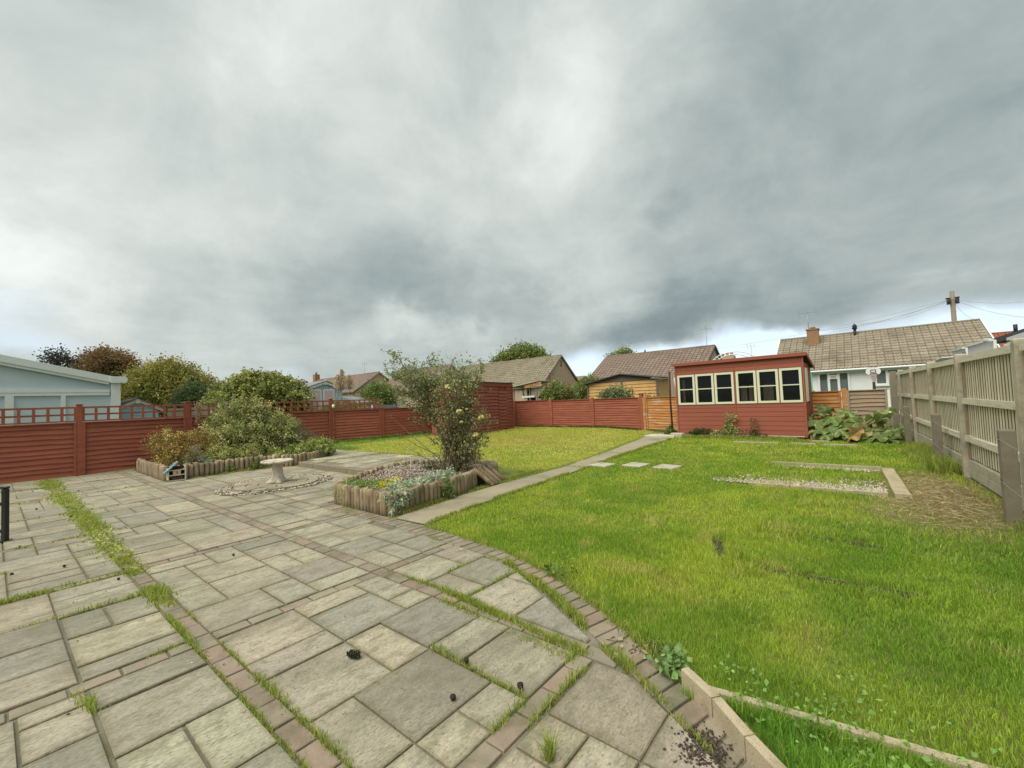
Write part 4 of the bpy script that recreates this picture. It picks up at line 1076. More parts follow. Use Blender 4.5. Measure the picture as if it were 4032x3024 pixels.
# gravel bed with concrete edging in the lawn
ge = thing('gravel_bed_edging', 'concrete edging round the gravel patch in the right lawn', 'edging', (8.6, -.2, 0))
pts_r = [(9.75, -.30), (9.2, -.315), (8.55, -.34), (7.95, -.35), (7.66, -.36), (7.46, -.37)]
for i in range(5):
    a, b = pts_r[i], pts_r[i + 1]
    MB().bar((a[0] - 8.6 - .006, a[1] + .2, .0), (b[0] - 8.6 + .006, b[1] + .2, .0), .16, .08).build('edging_stone', 'kerb', ge)
for i in range(3):
    y0_ = -.22 + i * .55
    MB().bar((9.82 - 8.6, y0_ + .2, .0), (9.82 - 8.6, y0_ + .54 + .2, .0), .055, .09).build('edging_stone', 'kerb', ge)
    MB().bar((7.55 - 8.6, y0_ + .2, .0), (7.55 - 8.6 + i * .01, y0_ + .54 + .2, -.01), .06, .06).build('edging_stone', 'kerb', ge)
n = 5200; y = RG.uniform(-.22, 2.0, n); 
x = np.where(RG.uniform(0, 1, n) < .78, 7.62 + np.abs(RG.normal(0, .40, n)) * np.clip(1.4 - np.abs(y - .45) * .55, .25, 1.1), 9.72 - np.abs(RG.normal(0, .14, n)))
k = (RG.uniform(0, 1, n) < np.clip(1.25 - .60 * y, .08, 1)) & ~((x > 9) & (y > 1.25))
stuff(pebbles('gravel_patch', x[k], y[k], np.full(k.sum(), -.002), RG.uniform(.014, .027, k.sum()), [(.40, .34, .27), (.48, .43, .35), (.34, .28, .22), (.25, .20, .15), (.52, .47, .40)]))

# small dark cones and litter on the paving
cones = [((142, 1226), 'dark cone beside the weedy brick band, left side of the patio'), ((24, 1242), 'dark cone near the left picture edge below the hand rail'), ((79, 1102), 'dark cone by the hand rail foot'), ((43, 1183), 'dark cone on the slabs just right of the hand rail'), ((118, 1076), 'small dark cone touching the left weed strip'), ((153, 1119), 'dark cone in the weed strip'), ((168, 1062), 'tiny dark cone right of the weed strip near the fence'), ((254, 1254), 'dark crushed cone beside tall weeds of the brick band'), ((507, 1201), 'single black cone in the middle of the patio'), ((262, 1233), 'dark cone among the weeds of the brick band'), ((1008, 1432 + 0), 'dark cone on the joint right of the big fir cone'), ((1130, 1492), 'dark cone against the right brick row'), ((974, 1516), 'forked dark twig on the grey slab')]
CONE = MB().lathe([(.003, 0), (.014, .006), (.02, .014), (.017, .024), (.008, .033), (.001, .036)], (0, 0, 0), 10, lambda a, z: 1 + .18 * math.sin(5 * a + z * 300)).mesh('small_cone', 'cone')
for (px, py), lab in cones:
    x, y = G(px, py)
    o = obj('small_cone', CONE, None, (x, y, .004), (R(rnd.uniform(50, 90)), 0, rnd.uniform(0, 6))); tag(o, lab, 'cone', 'dark cones dropped on the patio'); k_ = rnd.uniform(.5, .85); o.scale = (k_, k_, k_ * 1.2)
    o.location.z = .016 * k_
x, y = G(766, 1422)
fc = thing('fir_cone', 'large green brown fir cone lying on a cream slab in the foreground', 'fir cone', (x, y, .02), .4)
MB().tube([(0, -.035, 0), (0, 0, .004), (0, .035, 0)], [.008, .014, .006], 8).build('core', 'cone', fc)
P_ = []; Nn_ = []
for k in range(70):
    t = k / 70; a = k * 2.4; r_ = .016 * math.sin(.35 + t * 2.5); P_.append((r_ * math.cos(a) * .8, -.04 + .08 * t, r_ * math.sin(a) * .8 + .004)); Nn_.append((math.cos(a), .6, math.sin(a)))
V, F, C = leafset(np.array(P_), np.array(Nn_), np.full(70, .016), pick([(.05, .07, .03), (.03, .03, .02)], 70), .9, .2, droop=0)
raw('scales', V, F, 'leaf', C, fc)
# ------------------------------------------------------------------ plants of the big bed
def bush(name, label, cat, loc, blobs, per_area, per_clump, spread, leaf, cols, group=None, stem_r=.014, nstem=9, base=(0, 0, 0), **kw):
    t = thing(name, label, cat, loc, 0, group)
    o, Cc = foliage('foliage', blobs, per_area, per_clump, spread, leaf, cols, t, **kw)
    idx = RG.integers(0, len(Cc), nstem)
    branches('stems', base, [Cc[i] for i in idx], stem_r, t, n=5)
    return t
def at(px, py, y): v = onY(px, py, y); return v
# variegated brown and yellow shrub on the left
bush('variegated_shrub', 'low bronze brown shrub with yellow leaf tips at the left end of the big bed', 'shrub', (3.0, 13.2, .2),
     [(-.05, .2, .35, .52, .8, .42), (.45, .1, .42, .45, .7, .42), (.1, .9, .42, .6, .6, .45), (.9, .4, .36, .35, .6, .36), (-.2, -.5, .2, .35, .4, .28)], 42, 22, .075, .05,
     [(.30, .18, .05), (.36, .24, .06), (.20, .10, .045), (.50, .40, .11), (.15, .09, .04), (.62, .54, .20), (.27, .22, .06), (.18, .17, .05)], tint=.3)
bush('grey_green_herb', 'small silvery green feathery herb in front of the bronze shrub', 'plant', (3.02, 12.15, .2),
     [(0, 0, .22, .2, .2, .28)], 60, 20, .05, .05, [(.32, .36, .2), (.24, .28, .14), (.36, .31, .25)], asp=.18, up=.9)
bush('evergreen_shrub', 'tall rounded olive green evergreen shrub in the middle of the big bed', 'shrub', (4.75, 13.6, .2),
     [(0, 0, .55, .95, .95, .62), (-.35, -.5, .45, .75, .6, .5), (.45, -.3, .5, .75, .7, .5), (-.25, .2, 1.0, .7, .7, .55), (.35, .2, .95, .65, .7, .5), (.0, .1, 1.28, .45, .45, .35), (-.6, .2, .8, .5, .6, .45), (.9, .2, .65, .5, .6, .45)], 44, 24, .08, .055,
     [(.31, .34, .11), (.42, .43, .16), (.19, .22, .07), (.50, .50, .21), (.25, .28, .085), (.14, .17, .06), (.56, .54, .27)], tint=.38, asp=.75, nstem=18, stem_r=.02)
bush('low_euonymus', 'bright green low shrub hanging over the front logs of the big bed', 'shrub', (4.2, 12.35, .22),
     [(-.2, 0, .14, .6, .25, .2), (.35, -.02, .15, .5, .25, .2), (-.55, .1, .2, .3, .25, .22)], 60, 18, .06, .038, [(.33, .39, .09), (.45, .48, .16), (.21, .28, .07), (.54, .53, .24)])
bush('ivy', 'glossy green ivy spilling over the logs at the right end of the big bed', 'ivy', (5.75, 12.0, .2),
     [(-.2, -.15, .10, .6, .35, .2), (.25, .1, .16, .4, .6, .24), (-.5, -.4, -.02, .3, .12, .16), (.42, .2, .0, .15, .4, .2), (-.75, -.1, .05, .3, .2, .2)], 62, 18, .06, .05, [(.29, .37, .08), (.40, .46, .12), (.17, .23, .06), (.11, .16, .05), (.48, .51, .17)], zmin=-.2, asp=.85)
bush('ivy', 'small sprig of ivy at the foot of the logs behind the bird bath', 'ivy', (4.25, 11.75, .02),
     [(0, 0, .07, .16, .06, .09), (-.55, .1, .05, .12, .05, .07)], 90, 14, .04, .045, [(.19, .24, .05), (.10, .14, .03)], asp=.85, nstem=4)
bush('heather', 'dark shrub with dull purple flower spikes behind the ivy', 'shrub', (5.75, 13.15, .2),
     [(0, 0, .4, .55, .6, .42), (.25, -.2, .25, .45, .5, .3)], 55, 20, .06, .04, [(.12, .16, .07), (.17, .20, .10), (.21, .15, .15), (.27, .19, .19), (.10, .13, .06)], asp=.3, up=.7)
bush('bluish_succulent', 'pale blue green trailing plant over the logs beside the insect house', 'plant', (3.0, 11.98, .26), [(.1, .02, .04, .25, .1, .07)], 110, 14, .03, .04, [(.22, .36, .25), (.30, .42, .27)], nstem=5)
t = thing('seed_stalk', 'pale brown dried flower stalk rising above the trellis', 'plant', (3.85, 15.0, .2))
tp = onY(419, 868, 15.0)
MB().tube([(0, 0, 0), (.02, 0, .9), (tp.x - 3.85, 0, tp.z - .2)], [.012, .01, .005], 6).build('stem', 'twig', t)
k = 260; hz_ = RG.uniform(1.0, tp.z - .2, k); V, F, C = leafset(np.stack([RG.normal(.02, .035, k), RG.normal(0, .035, k), hz_], 1), RG.normal(size=(k, 3)) + [0, 0, .6], np.full(k, .05), pick([(.42, .30, .17), (.30, .21, .12), (.48, .37, .2)], k), .6)
stuff(raw('dry_flowers', V, F, 'leaf', C, t))

# ------------------------------------------------------------------ rose bush
RX, RY, RZ = 5.3, 5.72, bz
DR = RX * CW[0][2] + RY * CW[1][2]
rose = thing('rose_bush', 'tall straggly rose bush with bare brown canes and a few pale yellow blooms', 'rose bush', (RX, RY, RZ))
O_ = Vector((RX, RY, RZ))
def rp(px, py, dd=0.0): return D(px, py, DR + dd) - O_
canes = []      # lists of points
tips = [(852, 768, -.25), (838, 806, .1), (872, 792, .2), (900, 790, -.1), (925, 776, .1), (948, 792, .3), (975, 782, -.2), (990, 790, .15), (1008, 788, .0), (1036, 778, -.1), (1042, 800, .2), (850, 850, .3), (868, 870, -.2), (1030, 830, -.2), (1046, 902, -.3), (1038, 940, 0), (1024, 965, -.1), (1018, 905, .2), (1000, 850, -.35), (965, 830, -.3), (945, 850, -.1), (918, 820, .3), (1012, 990, .1), (985, 860, .2)]
trunk = [rp(986, 1026), rp(968, 975, .05), rp(945, 925, .1), (rp(928, 875, .12)), rp(920, 838, .1)]
rm = random.Random(5)
cm_ = MB()
cm_.tube(trunk, [.044, .040, .035, .028, .016], 8); cm_.tube([rp(982, 1022), rp(984, 985), rp(980, 950)], [.03, .026, .02], 8)
for i, (px, py, dd) in enumerate(tips):
    tpt = rp(px, py, dd)
    if px < 935 and py < 880: st = trunk[2 + (i % 2)] + Vector((rm.gauss(0, .02), rm.gauss(0, .02), 0))
    else: st = rp(rm.uniform(958, 1004), 1026, rm.uniform(-.25, .2))
    pts = [st]; n_ = 7; ln = (tpt - st).length
    for k in range(1, n_ + 1):
        f_ = k / n_; q = st.lerp(tpt, f_); q.z = st.z + (tpt.z - st.z) * f_ ** .85
        if k < n_: q += Vector((rm.gauss(0, .028), rm.gauss(0, .028), rm.gauss(0, .02))) * ln
        pts.append(q)
    canes.append(pts)
    r0 = rm.uniform(.009, .016)
    cm_.tube(pts, [r0 * (1 - .75 * k / n_) for k in range(n_ + 1)], 6, cap=False)
side = []
for pts in canes + [trunk]:
    for k in range(34):
        f_ = rm.uniform(.22, 1); i = min(int(f_ * (len(pts) - 1)), len(pts) - 2); a = pts[i].lerp(pts[i + 1], f_ * (len(pts) - 1) - i)
        b = a + Vector((rm.gauss(0, .13), rm.gauss(0, .13), rm.uniform(-.03, .2)))
        mid = a.lerp(b, .5) + Vector((0, 0, rm.uniform(0, .03)))
        side.append((a, mid, b)); cm_.tube([a, mid, b], [.0045, .0035, .002], 4, cap=False)
# bare arching twigs to the left
for px0, py0, px1, py1 in ((960, 1000, 838, 893), (950, 985, 855, 935), (965, 1010, 868, 960), (945, 960, 880, 905), (930, 930, 878, 890), (940, 960, 905, 900)):
    a, b = rp(px0, py0, -.05), rp(px1, py1, rm.uniform(-.2, .2)); m_ = a.lerp(b, .5) - Vector((0, 0, .03))
    cm_.tube([a, m_, b], [.008, .006, .002], 5, cap=False)
    for k in range(3):
        s_ = m_.lerp(b, rm.uniform(0, .9)); cm_.tube([s_, s_ + Vector((rm.gauss(0, .06), rm.gauss(0, .06), rm.uniform(.03, .12)))], [.003, .0015], 4, cap=False)
# dense old wood at the foot
for k in range(60):
    a = rp(rm.uniform(952, 1010), rm.uniform(1000, 1028), rm.uniform(-.25, .25)); b = a + Vector((rm.gauss(0, .12), rm.gauss(0, .12), rm.uniform(.1, .55)))
    cm_.tube([a, a.lerp(b, .5) + Vector((rm.gauss(0, .02), rm.gauss(0, .02), 0)), b], [.008, .006, .003], 5, cap=False)
cm_.build('canes', 'twig', rose)
P_, D_, C_ = [], [], []
GREEN = [(.24, .31, .11), (.32, .38, .15), (.18, .24, .085), (.40, .42, .22), (.28, .29, .14)]
DULL = [(.26, .225, .13), (.20, .15, .10), (.33, .28, .16), (.16, .11, .075), (.23, .25, .11), (.17, .13, .10)]
for a, mid, b in side:
    hrel = (a.z) / 2.1
    for k in range(11):
        q = mid.lerp(b, rm.uniform(0, 1.05)) + Vector((rm.gauss(0, .022), rm.gauss(0, .022), rm.gauss(0, .022)))
        P_.append(q); D_.append((rm.gauss(0, .7), rm.gauss(0, .7), rm.gauss(.1, .6)))
        C_.append(rm.choice(GREEN if rm.random() < (.48 + .45 * hrel) else DULL))
for px, py, s_, cnt, pal in ((975, 900, .18, 260, GREEN), (985, 945, .16, 330, DULL), (1000, 985, .14, 260, DULL), (955, 880, .16, 260, GREEN), (1000, 920, .16, 300, DULL), (1020, 900, .1, 140, DULL), (905, 830, .16, 260, GREEN), (940, 810, .16, 260, GREEN), (985, 815, .16, 230, GREEN), (880, 815, .12, 180, GREEN), (1020, 810, .13, 200, GREEN), (915, 865, .15, 180, DULL), (960, 850, .16, 220, DULL), (853, 778, .05, 60, GREEN), (1025, 955, .08, 110, GREEN), (1000, 860, .16, 240, DULL)):
    c = rp(px, py, 0)
    for k in range(cnt):
        P_.append(c + Vector((rm.gauss(0, s_), rm.gauss(0, s_), rm.gauss(0, s_)))); D_.append((rm.gauss(0, .7), rm.gauss(0, .7), rm.gauss(0, .6))); C_.append(rm.choice(pal))
P_ = np.array([tuple(q) for q in P_]); D_ = np.array(D_); C_ = np.array(C_) * RG.uniform(.75, 1.35, (len(P_), 1))
V, F, C = leafset(P_, D_, RG.uniform(.026, .058, len(P_)), C_, .62, .3)
raw('leaves', V, F, 'leaf', C, rose)
for px, py, s_ in ((992, 889, .060), (1039, 903, .066), (967, 836, .055), (1028, 939, .052), (996, 912, .034), (1008, 884, .026)):
    c = rp(px, py, -.33); k = 34
    d = RG.normal(size=(k, 3)); d[:, 2] = np.abs(d[:, 2]) * .7
    V, F, C = leafset(np.tile(np.array(c), (k, 1)) + RG.normal(0, s_ * .12, (k, 3)), d, np.full(k, s_), pick([(.92, .86, .42), (.94, .90, .58), (.90, .80, .30)], k, .06), .9, .5)
    raw('rose_bloom', V, F, 'petal', C, rose)
    MB().tube([c - Vector((0, 0, .02)), c + Vector((rm.uniform(-.05, .02), rm.uniform(.1, .2), -.18))], .004, 5).build('flower_stalk', 'twig', rose)

# low plants in the rose bed
bush('silver_lambs_ear', 'silvery green woolly plant tumbling over the near corner of the log bed', 'plant', (3.62, 5.12, bz),
     [(-.08, -.12, .0, .17, .13, .14), (.25, .05, .05, .3, .13, .09), (.75, .1, .05, .35, .14, .09), (-.1, -.17, -.12, .12, .07, .16), (1.05, .15, .04, .2, .15, .09)], 120, 14, .045, .075, [(.42, .50, .35), (.50, .57, .42), (.33, .42, .26), (.56, .61, .47)], zmin=-.30, asp=.30, up=.3, nstem=8, droop=.35)
bush('ragwort', 'long leaved green weed hanging over the logs of the rose bed front', 'weed', (4.4, 5.0, bz), [(0, -.06, -.02, .08, .05, .12), (.02, -.09, -.14, .06, .03, .08)], 150, 14, .03, .08, [(.17, .24, .07), (.23, .30, .10)], zmin=-.3, asp=.22, nstem=4)
bush('parsley_mat', 'dense bright green parsley like mat over the left logs of the rose bed', 'plant', (3.52, 5.95, bz),
     [(0, .1, .04, .15, .3, .09), (.1, -.25, .04, .18, .3, .09), (-.13, .2, -.03, .06, .2, .10), (.35, -.1, .0, .25, .3, .06)], 120, 20, .04, .028, [(.17, .29, .06), (.24, .36, .08), (.31, .41, .11)], zmin=-.25, nstem=5)
t = thing('yellow_flowers', 'cluster of small bright yellow flowers at the corner of the rose bed', 'flowers', (3.62, 5.35, bz))
k = 420; cc_ = np.array([(0, -.08, .13), (.02, -.16, .03), (-.05, .02, .11), (.24, .12, .11), (.30, .16, .12), (.03, -.13, .08)])[RG.integers(0, 6, k)]
V, F, C = leafset(cc_ + RG.normal(0, .03, (k, 3)), RG.normal(size=(k, 3)) + [0, 0, .6], RG.uniform(.014, .026, k), pick([(.80, .66, .04), (.85, .74, .10), (.70, .56, .03)], k, .1), .9); raw('flower_heads', V, F, 'petal', C, t)
branches('stems', (0, 0, 0), [tuple(q) for q in cc_[:14]], .004, t, n=4, mat='twig')
for (x, y, lab) in ((4.55, 6.55, 'thin dry stalks standing in the gravel of the rose bed, left'), (5.05, 6.75, 'thin dry stalks in the gravel near the rose')):
    t = thing('dry_stalks', lab, 'plant', (x, y, bz)); m = MB()
    for k in range(9):
        a = (rm.gauss(0, .15), rm.gauss(0, .15), 0); b = (a[0] + rm.gauss(0, .15), a[1] + rm.gauss(0, .12), rm.uniform(.15, .42)); m.tube([a, ((a[0] + b[0]) / 2 + .02, (a[1] + b[1]) / 2, b[2] * .6), b], [.004, .003, .0015], 4, cap=False)
    stuff(m.build('stalks', 'rail', t))
bush('green_clump', 'small leafy green clump in the rose bed gravel left of the rose foot', 'plant', (5.35, 6.35, bz), [(0, 0, .06, .22, .16, .08)], 90, 14, .04, .045, [(.12, .17, .05), (.17, .21, .07)])

# ------------------------------------------------------------------ rhubarb / gunnera by the summerhouse
def big_leaf(s, seed, cols, fold=.25):
    """lobed, ruffled leaf lying in the local xy plane, stalk at the origin, tip along +x"""
    r_ = random.Random(seed); n = 30; v = [(0, 0, 0)]; c = [cols[0]]; f = []
    ph = r_.uniform(0, 6)
    for ring, k in ((1, .35), (2, .7), (3, 1.0)):
        for i in range(n):
            a = -2.75 + 5.5 * i / (n - 1)
            lob = 1 + (.24 * math.cos(a * 5.5 + ph) + .10 * math.cos(a * 13 + ph)) * (k ** 2)
            rr = s * k * lob * (.62 + .38 * math.cos(a * .5))
            z = s * (.17 * math.sin(a * 7 + ph) * k * k + .09 * math.sin(a * 15 + ring) * k - fold * k * k * abs(math.sin(a)) * .8 + .16 * k - .28 * k * k * max(0, math.cos(a)))
            v.append((rr * math.cos(a), rr * math.sin(a), z)); cc = cols[0] if (i % 6 in (0,)) else cols[1]
            q = r_.uniform(.8, 1.2); c.append(tuple(w * q for w in cc))
    for i in range(n - 1): f.append((0, 1 + i, 2 + i))
    for ring in range(2):
        o = 1 + ring * n
        for i in range(n - 1): f.append((o + i, o + n + i, o + n + i + 1, o + i + 1))
    m = MB(); m.add(v, f, None, True); m.c = c
    return m
gun = thing('rhubarb_plant', 'large clump of big crinkled rhubarb leaves between the summerhouse and the grey fence', 'rhubarb', (15.2, .35, 0))
GL = [(1775, 892, 15.5, .42), (1800, 902, 15.2, .40), (1765, 910, 15.2, .36), (1790, 922, 15.0, .38), (1770, 930, 14.9, .34), (1815, 915, 15.1, .36), (1838, 905, 15.5, .34), (1825, 935, 14.9, .32), (1850, 925, 15.2, .34), (1858, 940, 14.7, .36), (1880, 938, 14.7, .38), (1900, 942, 14.6, .36), (1920, 938, 14.7, .34), (1868, 915, 15.5, .30), (1935, 928, 14.9, .32), (1785, 940, 14.7, .30), (1845, 950, 14.6, .28), (1910, 925, 15.2, .30), (1830, 890, 15.8, .3), (1893, 905, 15.5, .30), (1780, 880, 15.6, .3), (1812, 928, 14.8, .28), (1872, 948, 14.5, .3), (1898, 950, 14.5, .28), (1928, 950, 14.5, .28), (1842, 918, 15.2, .28)]
r_ = random.Random(9)
for i, (px, py, x, s) in enumerate(GL):
    s *= .82; p = onX(px, py, x); b = Vector((15.3 + r_.uniform(-.2, .2), p.y + r_.uniform(-.25, .25), .0))
    az = math.atan2(p.y - b.y, -1.0) + r_.uniform(-.9, .9)
    l = big_leaf(s, i, ((.30, .38, .14), (.125, .19, .042)) if i % 4 else ((.27, .33, .13), (.10, .145, .04))).build('leaf', 'bigleaf', gun, tuple(p - Vector((15.2, .35, 0))), (r_.uniform(-.35, .35), r_.uniform(.15, .75), az))
    a = b - Vector((15.2, .35, 0)); e = p - Vector((15.2, .35, 0))
    MB().tube([a, a.lerp(e, .6) + Vector((0, 0, .08)), e], [.016, .012, .009], 6, col=(.26, .14, .08)).build('stalk', 'bigleaf', gun)
for px, py, x, s, cols, rot, lab in ((1908, 892, 15.2, .38, ((.36, .45, .16), (.27, .36, .11)), (.5, .1, 2.0), 'long upright leaf reaching up to the grey fence'), (1845, 938, 14.5, .33, ((.50, .36, .17), (.42, .27, .09)), (.6, .5, 2.6), 'withered yellow brown leaf'), (1858, 930, 14.5, .28, ((.56, .50, .27), (.50, .42, .20)), (1.0, .3, 1.4), 'pale folded dying leaf')):
    p = onX(px, py, x) - Vector((15.2, .35, 0)); big_leaf(s, 77 + px, cols, .5).build('leaf', 'bigleaf', gun, tuple(p), rot, lab)
p0 = onX(1850, 930, 14.9) - Vector((15.2, .35, 0)); p1 = onX(1885, 905, 15.1) - Vector((15.2, .35, 0)); p2 = onX(1893, 893, 15.2) - Vector((15.2, .35, 0))
MB().tube([p0, p1, p2], [.022, .018, .012], 7, col=(.33, .24, .13)).build('stalk', 'bigleaf', gun)
# weeds at the foot of the summerhouse
t = sh.matrix_world if False else None
def shp(u, z, off=-.2):
    d = (HB - HA).normalized(); nrm = Vector((d.y, -d.x, 0))
    nrm = nrm if nrm.x < 0 else -nrm
    return HA + d * u + nrm * (-off if off < 0 else off) + Vector((0, 0, z))
q = shp(1.72, 0, .15)
bush('tall_weed', 'tall leafy weed against the middle of the summerhouse wall', 'weed', tuple(q), [(0, 0, .2, .16, .25, .2), (.03, -.02, .5, .1, .12, .3), (0, .3, .12, .12, .22, .13)], 80, 14, .05, .07, [(.36, .39, .15), (.24, .29, .09), (.46, .45, .2)], nstem=9, stem_r=.007)
q = shp(2.3, 0, .15)
bush('tall_weed', 'thin brownish weed against the summerhouse wall, right of the tall leafy one', 'weed', tuple(q), [(0, .05, .12, .16, .3, .13), (0, -.12, .4, .08, .10, .24), (0, -.25, .1, .1, .2, .1)], 60, 12, .05, .055, [(.20, .17, .085), (.12, .13, .05), (.25, .22, .11)], nstem=9, stem_r=.006)
q = shp(.85, 0, .15)
bush('grass_tuft', 'dark green grassy tuft along the foot of the summerhouse, left part', 'weed', tuple(q), [(0, 0, .1, .15, .38, .12)], 130, 18, .04, .09, [(.08, .13, .03), (.12, .17, .045)], asp=.12, up=1.2, nstem=4, stem_r=.004)
q = shp(-.15, 0, .05)
bush('green_weed', 'small green weed at the foot of the dark pole', 'weed', tuple(q), [(.1, .15, .14, .16, .18, .16)], 80, 14, .04, .07, [(.11, .17, .05), (.16, .22, .07)], nstem=4, stem_r=.005)
q = G(1462, 1450)
bush('broadleaf_weed', 'lush broad leaved weed growing at the end of the first kerb stone', 'weed', (q[0] - .02, q[1] + .02, .0), [(0, 0, .035, .06, .06, .04), (.04, -.02, .06, .04, .035, .035), (-.035, .04, .02, .035, .04, .02)], 700, 4, .02, .042, [(.22, .34, .11), (.30, .43, .17), (.15, .25, .07)], asp=.8, nstem=8, stem_r=.003)
q = G(1205, 1243)
bush('broadleaf_weed', 'small creeping weed where the lawn meets the brick border, halfway along', 'weed', (q[0], q[1], 0), [(0, 0, .03, .10, .14, .04)], 240, 6, .03, .035, [(.11, .19, .04), (.16, .25, .06)], asp=.6, nstem=5, stem_r=.003)
q = G(1835, 960)
q = G(2105, 1000)
# ------------------------------------------------------------------ beyond the fences
def tile_mesh(mat, w, g):
    """one interlocking tile: two rolls, lower edge proud"""
    prof = [(0, .0), (.14, .026), (.30, .026), (.40, .004), (.52, .004), (.66, .026), (.84, .026), (.92, .0)]
    m = MB(); v = []; f = []
    for x, z in prof: v += [(x * w, 0, z + .030), (x * w, g * 1.12, z), (x * w, 0, z + .002)]
    for i in range(len(prof) - 1): a = i * 3; b = a + 3; f += [(a, b, b + 1, a + 1), (a + 2, b + 2, b, a)]
    m.add(v, f); return m.mesh('roof_tile', mat), v, f
def tiled_roof(parent, A, B, upv, slope_len, mat, w=.33, g=.34, indiv=300, near_px=True):
    """tiles from eaves point A to eaves point B (parent space), climbing along upv"""
    A = Vector(A); B = Vector(B); ax = (B - A).normalized(); up = Vector(upv).normalized(); nz = ax.cross(up)
    if nz.z < 0: nz = -nz
    L = (B - A).length; nc = int(round(L / w)); w = L / nc; nr = int(round(slope_len / g)); g = slope_len / nr
    me, tv, tf = tile_mesh(mat, w, g)
    rot = Matrix((ax, up, nz)).transposed()
    if ax.cross(up).dot(nz) < 0: rot = Matrix((-ax, up, nz)).transposed(); A, B = B, A; ax = -ax
    eul = rot.to_euler(); cells = []
    for r_ in range(nr):
        for c in range(nc):
            p = A + ax * (w * c) + up * (g * r_); cells.append(p)
    pw = parent.location
    cells.sort(key=lambda p: (p.x + pw.x) ** 2 + (p.y + pw.y) ** 2)
    if indiv and indiv < len(cells):
        # the topmost rows show whole over the fences: take the nearest ones
        pass
    for p in cells[:indiv]:
        o = obj('roof_tile', me, parent, p + nz * rnd.uniform(0, .004), eul)
    rest = cells[indiv:]
    if rest:
        tv_ = np.array(tv); Rm = np.array(rot)
        n = len(rest); base = np.array([tuple(p) for p in rest]); jz = RG.uniform(0, .006, (n, 1, 1)) * np.array(nz)
        V = (tv_ @ Rm.T)[None] + base[:, None] + jz
        tri = []
        for q in tf: tri += [(q[0], q[1], q[2]), (q[0], q[2], q[3])]
        F = (np.arange(n) * len(tv))[:, None, None] + np.array(tri)[None]
        stuff(raw('roof_tiles', V.reshape(-1, 3), F.reshape(-1, 3), mat_key(mat), None, parent))
def mat_key(m):
    return m if isinstance(m, str) else [k for k, v in M.items() if v is m][0]
def window(parent, x, ya, yb, za, zb, lights=2, extra=None, name='window'):
    """upvc window in a wall facing -x; y runs ya (left, larger) to yb"""
    m = MB(); w = ya - yb; fw = .085
    m.box((x, (ya + yb) / 2, zb - fw / 2), (.05, w, fw)); m.box((x, (ya + yb) / 2, za + fw / 2), (.05, w, fw))
    for k in range(lights + 1):
        y = yb + fw / 2 + (w - fw) * k / lights; m.box((x, y, (za + zb) / 2), (.05, fw * (1.3 if 0 < k < lights else 1), zb - za - 2 * fw))
    wn = m.build(name, 'white', parent)
    MB().box((x + .012, (ya + yb) / 2, (za + zb) / 2), (.01, w - 2 * fw + .02, zb - za - 2 * fw + .02)).build('pane', 'glassfar', wn)
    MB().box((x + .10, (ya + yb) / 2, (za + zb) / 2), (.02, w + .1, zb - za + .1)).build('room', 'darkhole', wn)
    MB().box((x - .02, (ya + yb) / 2, za - .03), (.10, w + .08, .05)).build('sill', 'white', wn)
    return wn
def aerial(parent, p, h, s=.5):
    m = MB(); p = Vector(p); m.tube([p, p + Vector((0, 0, h))], .015, 6)
    q = p + Vector((0, 0, h)); m.bar(q + Vector((-.1, -s, .0)), q + Vector((.1, s, .05)), .02, .02)
    for k in range(3): c = q + Vector((0, -s + 2 * s * k / 2, .02)); m.bar(c - Vector((.0, .05, .28)), c + Vector((.0, .05, .28)), .014, .014)
    return m.build('aerial', 'zinc', parent)
